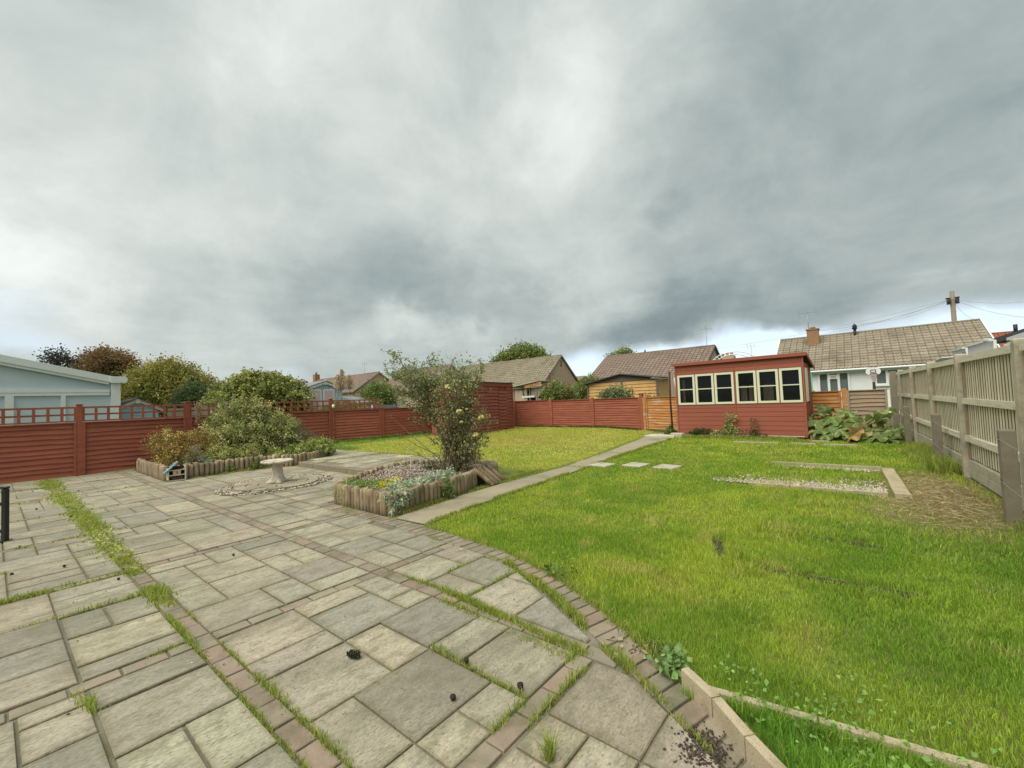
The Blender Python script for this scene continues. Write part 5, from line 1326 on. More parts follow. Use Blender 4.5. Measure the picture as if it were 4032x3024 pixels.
def bungalow(label, xe, yl, yr, ze, zr, depth, wallm, tilem, indiv, rightlow=None, verge='white', sag=0):
    """gabled house, ridge along y; front eaves at x = xe, ridge at xe + depth"""
    h = thing('bungalow', label, 'house', (xe, (yl + yr) / 2, -.1)); cy = (yl + yr) / 2
    zb = .0; m = MB(); d2 = depth * 2
    yl_, yr_ = yl - cy - .12, yr - cy + .12
    e = ze + .1 - .10; r_ = zr + .1 - .10
    m.add([(.25, yl_, 0), (.25, yr_, 0), (.25, yr_, e), (.25, yl_, e), (depth, yr_, r_), (depth, yl_, r_), (d2 - .25, yr_, e), (d2 - .25, yl_, e), (d2 - .25, yr_, 0), (d2 - .25, yl_, 0)],
        [(0, 3, 2, 1), (1, 2, 4, 6, 8), (0, 9, 7, 5, 3), (9, 8, 6, 7)])
    m.build('wall', wallm, h)
    sl = math.hypot(depth, zr - ze)
    rm_ = MB()
    yy0, yy1 = yl - cy, yr - cy; z0_, z1_ = ze + .1 - .02, zr + .1 - .02
    rm_.add([(0, yy0, z0_), (0, yy1, z0_), (depth, yy1, z1_), (depth, yy0, z1_), (d2, yy1, z0_), (d2, yy0, z0_), (0, yy0, z0_ - .06), (0, yy1, z0_ - .06), (depth, yy1, z1_ - .06), (depth, yy0, z1_ - .06), (d2, yy1, z0_ - .06), (d2, yy0, z0_ - .06)],
        [(0, 1, 2, 3), (3, 2, 4, 5), (6, 9, 8, 7), (9, 11, 10, 8), (0, 6, 7, 1), (1, 7, 8, 2), (2, 8, 10, 4), (0, 3, 9, 6), (3, 5, 11, 9), (4, 10, 11, 5)])
    roof = rm_.build('roof', tilem, h)
    tiled_roof(h, (0, yy0, ze + .1), (0, yy1, ze + .1), (depth, 0, zr - ze), sl, M[tilem], indiv=indiv)
    MB().tube([(depth, yy0 - .02, zr + .13), (depth, cy - cy, zr + .13 - sag), (depth, yy1 + .02, zr + .13)], .075, 8).build('ridge_tiles', tilem, roof)
    for y in (yy0 + .02, yy1 - .02):
        MB().bar((-.02, y, ze + .07), (depth, y, zr + .07), .05, .12).build('verge', verge, roof); MB().bar((depth, y, zr + .07), (d2, y, ze + .07), .05, .12).build('verge', verge, roof)
    return h, cy
# D: white bungalow on the right
h, cy = bungalow('long white bungalow with buff tiled roof and brick chimney behind the summerhouse on the right', 28.0, 3.75, -5.05, 2.42, 4.62, 4.2, 'offwhite', 'tile', 300, verge='white')
def loc_(v): return (v.x - 28.0, v.y - cy, v.z + .1)
MB().box((.18, 0, 2.40), (.18, 8.6, .16)).build('fascia', 'white', h)
MB().tube([(-.06, 4.4, 2.46), (-.06, -4.4, 2.46)], .055, 8).build('gutter', 'white', h)
a, b = loc_(onX(1766, 808, 28.2)), loc_(onX(1838, 850, 28.2)); w = window(h, .2, a[1], b[1], b[2] - .12, a[2] + .05, 3)
for k, c in ((-.38, 'blind'), (.38, 'blind')): MB().box((.23, (a[1] + b[1]) / 2 + k * (a[1] - b[1]) * .88, a[2] - .17), (.012, (a[1] - b[1]) * .24, .32)).build('blind', c, w)
MB().box((.17, (a[1] + b[1]) / 2 + .0, a[2] - .2), (.02, .34, .22)).build('small_sign', 'white', w); MB().box((.155, (a[1] + b[1]) / 2, a[2] - .2), (.02, .22, .12)).build('sign_panel', 'blind', w)
a, b = loc_(onX(1888, 798, 28.2)), loc_(onX(1946, 830, 28.2)); w = window(h, .2, a[1], b[1], b[2], a[2], 2); MB().box((.17, b[1] + .25, b[2] + .2), (.01, .2, .2)).build('sticker', 'bluewood', w)
p = loc_(onX(1757, 735, 31.4)); ch = MB().box((p[0], p[1], 4.45), (.62, .58, 1.3)).build('chimney', 'chim', h)
MB().box((p[0], p[1], 5.11), (.7, .66, .07)).build('chimney_cap', 'chim', ch); MB().lathe([(.13, 0), (.15, .1), (.13, .14)], (p[0], p[1], 5.14), 12).build('chimney_pot', 'chim', ch)
MB().box((p[0] - .33, p[1], 3.98), (.24, .85, .18), Matrix.Rotation(R(-27), 3, 'Y')).build('flashing', 'zinc', ch)
aerial(h, (p[0], p[1] + .2, 4.9), 1.25, .45)
p = loc_(onX(1847, 722, 31.9)); v_ = MB().tube([(p[0], p[1], 4.3), (p[0], p[1], 4.95)], .07, 8).build('vent_pipe', 'darkmetal', h)
MB().lathe([(.05, 0), (.14, .06), (.1, .14), (.13, .2), (.03, .34)], (p[0], p[1], 4.9), 10).build('vent_cap', 'darkmetal', v_); MB().box((p[0] - .1, p[1], 4.36), (.4, .55, .03), Matrix.Rotation(R(-27), 3, 'Y')).build('flashing', 'zinc', v_)
# C: brown roof in the middle
a, b = onX(1310, 770, 36), onX(1545, 748, 36)
h, cy = bungalow('bungalow with a brown tiled roof behind the tan garage', 31.8, a.y, b.y, 2.7, 5.14, 4.2, 'dash', 'tilepink', 300, verge='tiledark')
p = onX(1545, 748, 36); aerial(h, (4.2, p.y - cy + .6, 5.1), 1.5, .4)
MB().tube([(4.2, 1.0, 5.15), (4.2, 1.0, 5.5)], .07, 8).build('vent_pipe', 'darkmetal', h)
# B: grey roof with beige gable
a, b = onX(1035, 790, 38), onX(1213, 768, 38)
hB, cyB = bungalow('bungalow with grey tiled roof and beige pebbledash gable, left of the tan garage', 34.0, a.y + 3.0, b.y, 2.75, 6.02, 4.0, 'dash', 'tilegrey', 300, verge='tilegrey')
cB = cyB
gy = b.y - cyB + .1
MB().bar((4.0, gy, 5.0), (4.0, gy, 5.6), .05, .08).build('wall_tie', 'rust', hB); MB().box((4.0, gy, 5.05), (.3, .05, .06)).build('wall_tie', 'rust', hB)
m = MB(); wx, wz = 5.9, 2.1
m.box((wx, gy - .01, wz), (1.5, .06, .9)); wB = m.build('window', 'white', hB)
for k in (-.36, .36): MB().box((wx + k, gy - .045, wz), (.55, .02, .66)).build('pane', 'glassfar', wB)
p = onX(950 - 0, 812, 35.5)
v_ = MB().tube([(2.6, (onX(951, 777, 36).y if False else cyB - cyB + 5.0), 4.4), (2.6, 5.0, 5.1)], .09, 8).build('vent_pipe', 'white', hB)
# A2 and A: roofs farther left
pk = onX(976, 788, 33)
h, cy = bungalow('far bungalow whose beige gable peak shows through the rose bush', 29.0, pk.y + 9.5, pk.y, 2.9, pk.z, 4.0, 'dash', 'tilepink', 0, verge='tilegrey')
pk = onX(818, 804, 30); pl_ = onX(683, 817, 30)
h, cy = bungalow('far bungalow with a brown roof behind the pampas grass and blue summerhouse', 26.5, pl_.y, pk.y, 3.2, pk.z, 3.6, 'dash', 'tilepink', 0, verge='tilegrey')
q = onX(692, 808, 30); ch = MB().box((3.5, q.y - cy + 1.2, pk.z + .1), (.7, .7, 1.6)).build('chimney', 'chim', h); MB().lathe([(.15, 0), (.15, .35)], (3.5, q.y - cy + 1.2, pk.z + .9), 8).build('chimney_pot', 'chim', ch)
aerial(h, (3.6, (pk.y - cy) + 3.2, pk.z), 1.4, .5)
pk = onX(658, 823, 34)
h, cy = bungalow('small far gable roof between the round bush and the blue summerhouse', 31.0, pk.y + 10, pk.y + .5, 3.4, pk.z, 3.6, 'dash', 'tilepink', 0, verge='tilegrey')
aerial(h, (3.6, 2.0, pk.z), 2.2, .6)
# far red roof on the right
p0, p1 = onX(2140, 722, 42), onX(2290, 716, 42)
h, cy = bungalow('house with a dull red tiled roof at the far right', 38.5, p0.y, p1.y - 5, 2.9, p0.z, 3.6, 'dash', 'tilered', 0, verge='tilered')
MB().tube([(3.5, p0.y - cy - 1.1, p0.z), (3.5, p0.y - cy - 1.1, p0.z + .6)], .1, 8).build('vent_pipe', 'darkmetal', h)
# slate roof slope filling between B and C
a, b = onX(1247, 806, 50), onX(1262, 815, 50)
h, cy = bungalow('far grey roof slope in the gap right of the beige gable', 46, a.y + 6, onX(1264, 800, 50).y, 3.0, 4.3, 4, 'dash', 'tilegrey', 0, verge='tilegrey')

# white panelled garage behind the left fence
GY = 19.4; g = thing('panel_garage', 'pale blue white panelled garage with a shallow roof behind the left fence', 'garage', (0, GY, 0))
def gp(px, py): v = onY(px, py, GY); return v.x, v.z
xr = gp(258, 850)[0]; ztop0 = gp(0, 766)[1]; xc, zc = gp(236, 812); slope = (ztop0 - zc) / (xc - gp(0, 766)[0])
xl = -7.0; zl_ = zc + slope * (xc - xl) * .95; zlin = gp(100, 848)[1]
m = MB(); m.add([(xl, .10, -.1), (xr, .10, -.1), (xr, .10, zc - .18), (xl, .10, zl_ - .1), (xl, 6, -.1), (xr, 6, -.1), (xr, 6, zc - .18), (xl, 6, zl_ - .1)], [(0, 1, 2, 3), (5, 4, 7, 6), (1, 5, 6, 2), (4, 0, 3, 7), (3, 2, 6, 7)])
m.build('wall', 'garage', g)
def slopez(x): return zc + slope * (xc - x)
MB().add([(xl, -.05, slopez(xl)), (xr + .02, -.05, slopez(xr)), (xr + .02, 6.1, slopez(xr)), (xl, 6.1, slopez(xl)), (xl, -.05, slopez(xl) - .21), (xr + .02, -.05, slopez(xr) - .21), (xr + .02, 6.1, slopez(xr) - .21), (xl, 6.1, slopez(xl) - .21)],
    [(0, 1, 2, 3), (4, 7, 6, 5), (0, 4, 5, 1), (1, 5, 6, 2), (2, 6, 7, 3)]).build('roof', 'garagetrim', g)
MB().bar((xl, .02, slopez(xl) - .25), (xr - .25, .02, slopez(xr - .25) - .25), .08, .09).build('fascia', 'garagetrim', g)
MB().tube([(xr + .09, -.10, zc - .13), (xr + .09, 6.1, zc - .13)], .11, 12).build('gutter', 'garagetrim', g)
MB().box((xr - .06, -.06, zc - .13), (.34, .06, .22)).build('end_box', 'garagetrim', g)
MB().box(((xl + xr - .24) / 2, .055, zlin + .045), (xr - xl - .24, .09, .09)).build('band', 'garagetrim', g)
MB().box((xr - .09, .05, zc / 2 - .15), (.24, .10, zc - .1)).build('corner_post', 'garagetrim', g)
pz = zlin - .10
edges = [gp(-190, 856)[0], gp(-110, 856)[0], gp(10, 856)[0], gp(30, 857)[0], gp(131.5, 856)[0], gp(142, 855)[0], gp(240, 854)[0]]
for k in range(3):
    a, b = edges[k * 2 - 1] if k else edges[1] - 1.2, edges[k * 2] if k else edges[2]
    pass
spans = [(-3.6, -2.1), (-1.9, edges[2]), (edges[3], edges[4]), (edges[5], edges[6])]
xs = [xl] + [q for s_ in spans for q in s_] + [xr - .18]
for k in range(0, len(xs), 2):
    MB().box(((xs[k] + xs[k + 1]) / 2, .06, pz / 2), (abs(xs[k + 1] - xs[k]), .08, pz)).build('stile', 'garagetrim', g)
MB().box(((xl + xr - .24) / 2, .06, zlin - .05), (xr - xl - .24, .08, .10)).build('head_rail', 'garagetrim', g)
for s_ in spans: MB().box(((s_[0] + s_[1]) / 2, .085, pz / 2), (s_[1] - s_[0], .02, pz)).build('panel', 'garage', g)

# little blue shed right of the garage
BY = 20.5
def bp(px, py): v = onY(px, py, BY); return v.x, v.z
xa, za = bp(262, 883); xp, zp = bp(297, 861); xb, zb = bp(352, 882)
s_ = thing('blue_shed', 'small pale blue shed with cream bargeboards behind the left trellis', 'shed', (xp, BY, 0))
xa -= .25; zx = zp - (xp - xa) * (zp - zb) / (xb - xp)
m = MB(); m.add([(xa - xp + .12, .06, -.1), (xb - xp - .12, .06, -.1), (xb - xp - .12, .06, zb - .1), (0, .06, zp - .1), (xa - xp + .12, .06, zx - .1), (xa - xp + .12, 2.2, -.1), (xb - xp - .12, 2.2, -.1), (xb - xp - .12, 2.2, zb - .1), (0, 2.2, zp - .1), (xa - xp + .12, 2.2, zx - .1)], [(0, 1, 2, 3, 4), (1, 6, 7, 2), (0, 4, 9, 5), (6, 5, 9, 8, 7)]); m.build('wall', 'bluewood', s_)
z = .1
while z < zp - .15:
    hw = min(xb - xp - .14, (zp - z - .12) * (xb - xp) / max(zp - zb, .05)) if z > zb else xb - xp - .14
    hl = min(xp - xa - .14, (zp - z - .12) * (xp - xa) / max(zp - zx, .05)) if z > zx else xp - xa - .14
    MB().box(((hw - hl) / 2, .045, z + .06), (hw + hl, .02, .115)).build('board', 'bluewood', s_); z += .125
for (x0_, z0_), (x1_, z1_) in (((xa - xp - .08, zx - .03), (0, zp)), ((0, zp), (xb - xp + .08, zb - .03))):
    MB().bar((x0_, -.02, z0_ - .05), (x1_, -.02, z1_ - .05), .04, .13).build('bargeboard', 'cream', s_); MB().bar((x0_, 1.1, z0_ + .02), (x1_, 1.1, z1_ + .02), 2.4, .03).build('roof', 'tiledark', s_)
MB().box((0, -.05, zp - .08), (.12, .04, .2)).build('finial', 'cream', s_)
MB().box((.35, .03, 1.35), (.9, .05, .05)).build('shelf', 'white', s_)
# grey board fence behind it
t = thing('rear_fence', 'grey vertical board fence seen through the trellis right of the small blue shed', 'fence', (5.3, 21.5, 0))
for k in range(24): MB().box((-.7 + k * .15, rnd.uniform(-.01, .01), .85), (.142, .02, 1.7 + rnd.uniform(-.02, .02))).build('board', 'agedwood', t)
# blue summerhouse with scalloped white bargeboard
SY = 22.0
def sp(px, py): v = onY(px, py, SY); return v.x, v.z
(xa, za), (xp, zp), (xb, zb) = sp(654, 840), sp(702, 824), sp(745, 839)
s_ = thing('blue_summerhouse', 'light blue summerhouse with white scalloped bargeboards behind the trellis', 'summerhouse', (xp, SY, 0)); xa -= xp; xb -= xp
m = MB(); m.add([(xa + .15, .05, -.1), (xb - .15, .05, -.1), (xb - .15, .05, zb - .05), (0, .05, zp - .08), (xa + .15, .05, za - .05), (xa + .15, 2.5, -.1), (xb - .15, 2.5, -.1), (xb - .15, 2.5, zb - .05), (0, 2.5, zp - .08), (xa + .15, 2.5, za - .05)], [(0, 1, 2, 3, 4), (1, 6, 7, 2), (0, 4, 9, 5), (6, 5, 9, 8, 7)]); m.build('wall', 'bluewood', s_)
z = .1
while z < zb - .12: MB().box(((xa + xb) / 2, .035, z + .055), (xb - xa - .32, .02, .105)).build('board', 'bluewood', s_); z += .115
for x0_, z0_, x1_, z1_ in ((xa - .12, za - .05, 0, zp), (0, zp, xb + .12, zb - .05)):
    m = MB(); n = 8; v = []; f = []
    for i in range(n * 4 + 1):
        t_ = i / (n * 4); x = x0_ + (x1_ - x0_) * t_; z = z0_ + (z1_ - z0_) * t_; sc = .10 + .045 * abs(math.sin(t_ * n * math.pi))
        v += [(x, -.06, z), (x, -.06, z - sc), (x, -.03, z), (x, -.03, z - sc)]
    for i in range(n * 4): a = i * 4; b = a + 4; f += [(a, a + 1, b + 1, b), (a + 1, a + 3, b + 3, b + 1), (a, b, b + 2, a + 2)]
    m.add(v, f).build('bargeboard', 'white', s_); MB().bar((x0_, 1.2, z0_ + .03), (x1_, 1.2, z1_ + .03), 2.6, .03).build('roof', 'zinc', s_)
MB().add([(0, -.07, zp + .10), (-.08, -.07, zp - .02), (0, -.07, zp - .2), (.08, -.07, zp - .02), (0, -.03, zp + .1), (-.08, -.03, zp - .02), (0, -.03, zp - .2), (.08, -.03, zp - .02)], [(0, 1, 2, 3), (4, 7, 6, 5), (0, 4, 5, 1), (1, 5, 6, 2), (2, 6, 7, 3), (3, 7, 4, 0)]).build('finial', 'white', s_)
for px in (682, 710.5):
    x, z = sp(px, 845); x -= xp
    w = MB().box((x, .02, z - .45), (.62, .05, 1.1)).build('window', 'white', s_); MB().box((x, -.008, z - .45), (.48, .01, .96)).build('curtain', 'net', w)
# pampas grass in front of it
t = thing('pampas_grass', 'pampas grass with three pale feathery plumes above the trellis', 'pampas grass', (10.3, 20.3, 0))
P0 = Vector((10.3, 20.3, 0))
V_, F_, C_ = [], [], []; o_ = 0
for px, py, pb in ((729, 812, 842), (738, 800, 842), (755, 812, 842)):
    tpt = onY(px, py, 20.3) - P0; bt = onY(px + 1, pb, 20.3) - P0
    MB().tube([(bt.x * .3, 0, .3), bt, tpt], [.015, .012, .005], 5).build('stem', 'rail', t)
    k = 700; f_ = RG.uniform(0, 1, k); q = np.array(bt) + (np.array(tpt) - np.array(bt)) * f_[:, None]; wd = .17 * np.sin(np.clip(f_ * .9 + .12, 0, 1) * np.pi) + .02
    q += RG.normal(size=(k, 3)) * wd[:, None] * np.array([.55, .55, .3])
    V, F, C = leafset(q, RG.normal(0, .5, (k, 3)) + [0, 0, .8], np.full(k, .13), pick([(.72, .60, .42), (.80, .68, .50), (.62, .49, .33)], k), .22)
    raw('plume', V, F, 'leaf', C, t)
k = 500; a = RG.uniform(0, 6.28, k); V, F, C = leafset(np.stack([RG.normal(0, .2, k), RG.normal(0, .2, k), np.full(k, .1)], 1), np.stack([np.cos(a) * .5, np.sin(a) * .5, np.full(k, 1.2)], 1), RG.uniform(1.0, 1.9, k), pick([(.22, .28, .08), (.30, .33, .13), (.15, .2, .06)], k), .03, droop=.15); raw('leaves', V, F, 'leaf', C, t)
# pale low shed roof and covered barbecue behind the trellis
t = thing('low_shed', 'low shed with a grey green roof right of the blue summerhouse', 'shed', (12.9, 22.3, 0)); MB().box((0, 0, .75), (1.8, 1.2, 1.5)).build('wall', 'rail', t); MB().box((0, 0, 1.86), (1.95, 1.5, .05), Matrix.Rotation(R(14), 3, 'X')).build('roof', 'zinc', t)
t = thing('garden_bench_cover', 'dark covered garden seat seen above the trellis left of the rose bush', 'garden seat', (12.1, 18.0, 0)); MB().cbox((0, 0, .75), (1.5, .5, 1.5), .15).build('cover', 'tiledark', t); MB().tube([(-.76, -.3, 0), (-.76, -.3, 1.52)], .03, 6).build('leg', 'zinc', t)
t = thing('rear_fence', 'pale horizontal panel fence far behind the trellis, left of the rose bush', 'fence', (14.2, 23.8, 0))
for k in range(13): MB().box((0, 0, .1 + k * .13), (7.5, .03, .122)).build('board', 'rail', t)
for x in (-3.7, -1.85, 0, 1.85, 3.7): MB().box((x, -.04, .85), (.09, .09, 1.75)).build('post', 'rail', t)

# tumbledown lean-to behind the far fence
LX = 20.0
def lp(px, py, x=LX): v = onX(px, py, x); return v
lt = thing('lean_to_shed', 'ramshackle patched lean-to shed with a sloping felt roof beside the red shed', 'shed', (LX, 14.5, 0)); L0 = Vector((LX, 14.5, 0))
def lq(px, py, x=LX): return lp(px, py, x) - L0
a, b = lq(1108, 840), lq(1177, 834)
MB().box(((1.2), (a.y + b.y) / 2, 1.1), (.05, abs(a.y - b.y), 2.2)).build('back_wall', 'interior', lt)
MB().bar(lq(1104, 838) + Vector((.4, 0, 0)), lq(1172, 822.5) + Vector((.4, 0, 0)), 1.6, .04, up=(1, 0, 0) if False else (0, 0, 1)).build('roof', 'palestone', lt)
MB().bar(lq(1140, 834) + Vector((-.3, 0, -.03)), lq(1175, 826) + Vector((-.3, 0, -.03)), .04, .16).build('bargeboard', 'orange', lt)
for px, w in ((1112, .12), (1139, .14), (1147, .05), (1161, .08)):
    q = lq(px, 850); MB().box((-.1, q.y, 1.05), (.05, w, 2.1)).build('post', 'agedwood', lt)
q0, q1 = lq(1148, 840), lq(1160, 856); 
m = MB(); m.box((-.02, (q0.y + q1.y) / 2, (q0.z + q1.z) / 2), (.04, abs(q0.y - q1.y), abs(q0.z - q1.z) + .1)); w = m.build('window', 'agedwood', lt)
for k in range(5): MB().box((-.05, (q0.y + q1.y) / 2, q1.z + .02 + k * (q0.z - q1.z) / 4.5), (.02, abs(q0.y - q1.y) * .8, .05)).build('slat', 'postc', w)
for k in range(5):
    q = lq(1163 + k * 3, 845); MB().box((-.06 + k * .01, q.y, 1.06), (.02, .13, 2.1 + .04 * k)).build('board', 'agedwood', lt)
MB().bar(lq(1113, 842) + Vector((.3, 0, 0)), lq(1140, 841) + Vector((.3, 0, 0)), .06, .08).build('beam', 'agedwood', lt)
MB().bar(lq(1124, 838) + Vector((.2, 0, 0)), lq(1128, 862) + Vector((.2, 0, 0)), .06, .06).build('prop', 'agedwood', lt)
MB().bar(lq(1131, 858) + Vector((-.15, 0, 0)), lq(1158, 856) + Vector((-.15, 0, 0)), .02, .10).build('white_sheet', 'white', lt)
MB().bar(lq(1116, 852) + Vector((.6, 0, 0)), lq(1137, 853) + Vector((.6, 0, 0)), .1, .05).build('shelf', 'rail', lt)
t = thing('sloping_board', 'dark sloping board roof with a wire frame right of the lean-to shed', 'board', tuple(lp(1165, 855, 19.5)))
q0, q1 = lp(1124 + 40, 858, 19.5), lp(1160 + 12, 845, 19.5); MB().bar(Vector((0, q0.y - t.location.y - .1, q0.z - t.location.z - .05)), Vector((0, q1.y - t.location.y - .35, q1.z - t.location.z + .1)), .5, .04).build('panel', 'tiledark', t)
a = lp(1187, 809, 20.5); t = tag(MB().tube([(0, 0, 0), (0, 0, a.z)], .045, 8).build('clothes_post', 'rust', None, (20.5, a.y, 0)), 'thin brown upright post in front of the beige gable', 'post')
MB().bar((0, -.35, a.z - .02), (0, .1, a.z + .12), .03, .03).build('arm', 'darkmetal', t)

# tan sectional garage
TX = 21.0
def tq(px, py): v = onX(px, py, TX); return v
yl, yr, yp = tq(1269, 830).y, tq(1420, 818).y, tq(1342, 808).y; zl2, zr2, zp2 = tq(1269, 830).z, tq(1425, 815).z, tq(1342, 808).z
cy = (yl + yr) / 2; t = thing('tan_garage', 'tan ribbed sectional garage with a shallow brown gable behind the far fence', 'garage', (TX, cy, 0))
ze_ = (zl2 + zr2) / 2 - .03
MB().add([(.06, yl - cy, 0), (.06, yr - cy, 0), (.06, yr - cy, ze_), (.06, yl - cy, ze_), (5, yl - cy, 0), (5, yr - cy, 0), (5, yr - cy, ze_), (5, yl - cy, ze_)], [(0, 3, 2, 1), (1, 2, 6, 5), (0, 4, 7, 3)]).build('wall', 'tan', t)
z = .02
while z < ze_ - .05:
    h_ = min(.165, ze_ - z); 
    for sa, sb in ((yl - .04, yp + .03), (yp - .03, yr + .05)):
        MB().add([(.0, sa - cy, z), (.0, sb - cy, z), (.05, sb - cy, z), (.05, sa - cy, z), (.03, sa - cy, z + h_ - .004), (.03, sb - cy, z + h_ - .004), (.05, sb - cy, z + h_ - .006), (.05, sa - cy, z + h_ - .006)], [(0, 4, 5, 1), (0, 1, 2, 3), (4, 7, 6, 5), (0, 3, 7, 4), (1, 5, 6, 2)]).build('board', 'tan', t)
    z += .170
MB().add([(.0, yl - cy, ze_), (.0, yr - cy, ze_), (.0, yp - cy, zp2 - .04), (.1, yl - cy, ze_), (.1, yr - cy, ze_), (.1, yp - cy, zp2 - .04)], [(0, 2, 1), (3, 4, 5), (0, 1, 4, 3), (1, 2, 5, 4), (2, 0, 3, 5)]).build('gable', 'brownfelt', t)
for ya, za_, yb_, zb_ in ((yl + .25, zl2 - .02, yp, zp2), (yp, zp2, yr - .3, zr2 - .02)): MB().bar((2.4, ya - cy, za_), (2.4, yb_ - cy, zb_), 5.2, .05).build('roof', 'tiledark', t)
for y in (yl - .02, yp, yr + .02): MB().box((-.04, y - cy, ze_ / 2), (.05, .09, ze_)).build('corner_strip', 'brownfelt', t)
# grey boards and a striped door behind the summerhouse corner
q0, q1 = onX(1443, 810, 20.4), onX(1474, 812, 20.4)
t = thing('grey_shed', 'grey vertical board shed with a white framed doorway at the summerhouse corner', 'shed', (20.4, q0.y, 0))
nb = 10
for k in range(nb): y = (q1.y - q0.y - .4) * k / nb; MB().box((0, y - .06, q0.z / 2), (.03, abs(q1.y - q0.y - .4) / nb - .006, q0.z + rnd.uniform(-.03, .02))).build('board', 'agedwood', t)
a = onX(1457, 818, 19.9) - t.location; b = onX(1466, 856, 19.9) - t.location; MB().bar(a, b, .05, .09, up=(1, 0, 0)).build('frame', 'white', t); MB().bar(a + Vector((0, -.10, -.05)), b + Vector((0, -.1, 0)), .04, .09, up=(1, 0, 0)).build('dark_frame', 'black', t)
MB().bar(a, a + Vector((0, -.5, .02)), .05, .08).build('lintel', 'white', t)
for k in range(3): q = onX(1470, 846 + k * 4.5, 19.7) - t.location; MB().box((q.x, q.y, q.z), (.05, .35, .03)).build('step', 'white' if k % 2 == 0 else 'black', t)
# white hoop arbour frame above the summerhouse roof
c = onX(1583, 772, 27); t = thing('arbour_frame', 'white arched hoop frame showing above the summerhouse roof', 'arbour', (27, c.y, 0))
zc_ = c.z - .35; m = MB()
for rr in (.72, .95):
    m.tube([(0.1 * (rr > .8), rr * math.cos(k * math.pi / 14) * 1.25, zc_ + rr * math.sin(k * math.pi / 14) * .72) for k in range(15)], .028, 6)
for k in range(1, 14): a_ = k * math.pi / 14; m.bar((0, .72 * math.cos(a_) * 1.25, zc_ + .72 * math.sin(a_) * .72), (.1, .95 * math.cos(a_ + .08) * 1.25, zc_ + .95 * math.sin(a_ + .08) * .72), .02, .02)
m.build('hoops', 'white', t)
for y in (-1.05, 1.05): MB().tube([(0, y, 0), (0, y, zc_)], .04, 6).build('leg', 'white', t)
c = onX(1571, 766, 46); h = thing('chimney_stack', 'far rough chimney stack above the summerhouse roof', 'chimney', (46, c.y, 0)); MB().box((0, 0, c.z / 2 - .1), (.9, 1.3, c.z - .1)).build('stack', 'dash', h)
for k in (-.4, 0, .4): MB().lathe([(.14, 0), (.15, .3)], (0, k, c.z - .15), 8).build('chimney_pot', 'chim', h)
aerial(h, (0, -2.1, c.z - .5), 1.1, .3)

# basketball hoop, slide, white rail
bx_ = 21.0
def hq(px, py): return onX(px, py, bx_)
c = hq(1886, 801); t = thing('basketball_hoop', 'portable basketball hoop with a white rounded backboard above the weathered fence', 'basketball hoop', (bx_, c.y, 0))
wb, hb = abs(hq(1870, 800).y - hq(1903, 800).y), abs(hq(1886, 794).z - hq(1886, 810).z)
def rr_board(s, x0_, dx):
    pts = []
    for k in range(13): a_ = math.pi * k / 12; pts.append((wb / 2 * s * math.cos(a_), c.z - hb * .05 + hb * .55 * s * math.sin(a_) ** .8))
    pts += [(-wb / 2 * s, c.z - hb * .25 * s), (-wb * .38 * s, c.z - hb * .5 * s), (wb * .38 * s, c.z - hb * .5 * s), (wb / 2 * s, c.z - hb * .25 * s)]
    n = len(pts); v = [(x0_, y, z) for y, z in pts] + [(x0_ + dx, y, z) for y, z in pts]
    return MB().add(v, [tuple(range(n)), tuple(reversed(range(n, 2 * n)))] + [(i, (i + 1) % n, n + (i + 1) % n, n + i) for i in range(n)])
rr_board(1.06, .02, .05).build('board_edge', 'darkmetal', t); bd = rr_board(1.0, -.01, .03).build('backboard', 'white', t)
m = MB(); s1, s2 = wb * .17, hb * .17
for y, z, w, h_ in ((0, s2, 2 * s1, .03), (0, -s2, 2 * s1, .03), (s1, 0, .03, 2 * s2), (-s1, 0, .03, 2 * s2)): m.box((-.02, y, c.z + z - .01), (.012, w if h_ == .03 else .018, h_ if h_ != .03 else .018))
m.build('target_square', 'darkmetal', bd)
HR = wb * .23
m = MB(); m.tube([(-.33 + HR * math.cos(k * math.pi / 8), HR * math.sin(k * math.pi / 8), c.z - hb * .42) for k in range(17)], .014, 6, cap=False); ring = m.build('ring', 'darkmetal', t)
m = MB()
for k in range(14):
    a_ = 2 * math.pi * k / 14
    for s_ in (1, -1): m.tube([(-.33 + HR * math.cos(a_), HR * math.sin(a_), c.z - hb * .43), (-.33 + HR * .7 * math.cos(a_ + s_ * .35), HR * .7 * math.sin(a_ + s_ * .35), c.z - hb * .43 - .15), (-.33 + HR * .5 * math.cos(a_ + s_ * .8), HR * .5 * math.sin(a_ + s_ * .8), c.z - hb * .43 - .3)], .012, 4, cap=False)
m.build('net', 'net', ring)
MB().tube([(.12, 0, 0), (.12, 0, c.z)], .045, 8).build('pole', 'darkmetal', t); MB().cbox((.2, 0, .08), (.9, .6, .16), .05).build('base', 'darkmetal', t)
a = onX(1753, 805, 22.5); t = thing('garden_slide', 'green plastic garden slide with a teal pole beside the summerhouse corner', 'slide', (22.5, a.y, 0))
MB().tube([(0, 0, 0), (0, .05, a.z)], .045, 8).build('pole', 'teal', t)
b = onX(1730, 851, 22.5) - t.location
MB().box((.1, b.y * .5 + .05, b.z), (.7, abs(b.y) + .2, .26)).build('chute', 'green', t); m = MB()
for sy in (0, 1): m.box((.1, b.y * sy, b.z * .5 - .1), (.08, .08, b.z - .1))
m.build('legs', 'green', t)
a, b = onX(1795, 849, 20.5), onX(1945, 846, 20.5); t = thing('white_rail_fence', 'white plastic rail running behind the weathered lap fence', 'rail', (20.5, a.y, 0))
MB().bar((0, .5, a.z - .02), (0, b.y - a.y - .5, a.z - .02), .05, .11).build('rail', 'white', t)
for k in range(3): MB().box((.04, (b.y - a.y) * k / 2.2, a.z / 2), (.1, .1, a.z)).build('post', 'white', t)

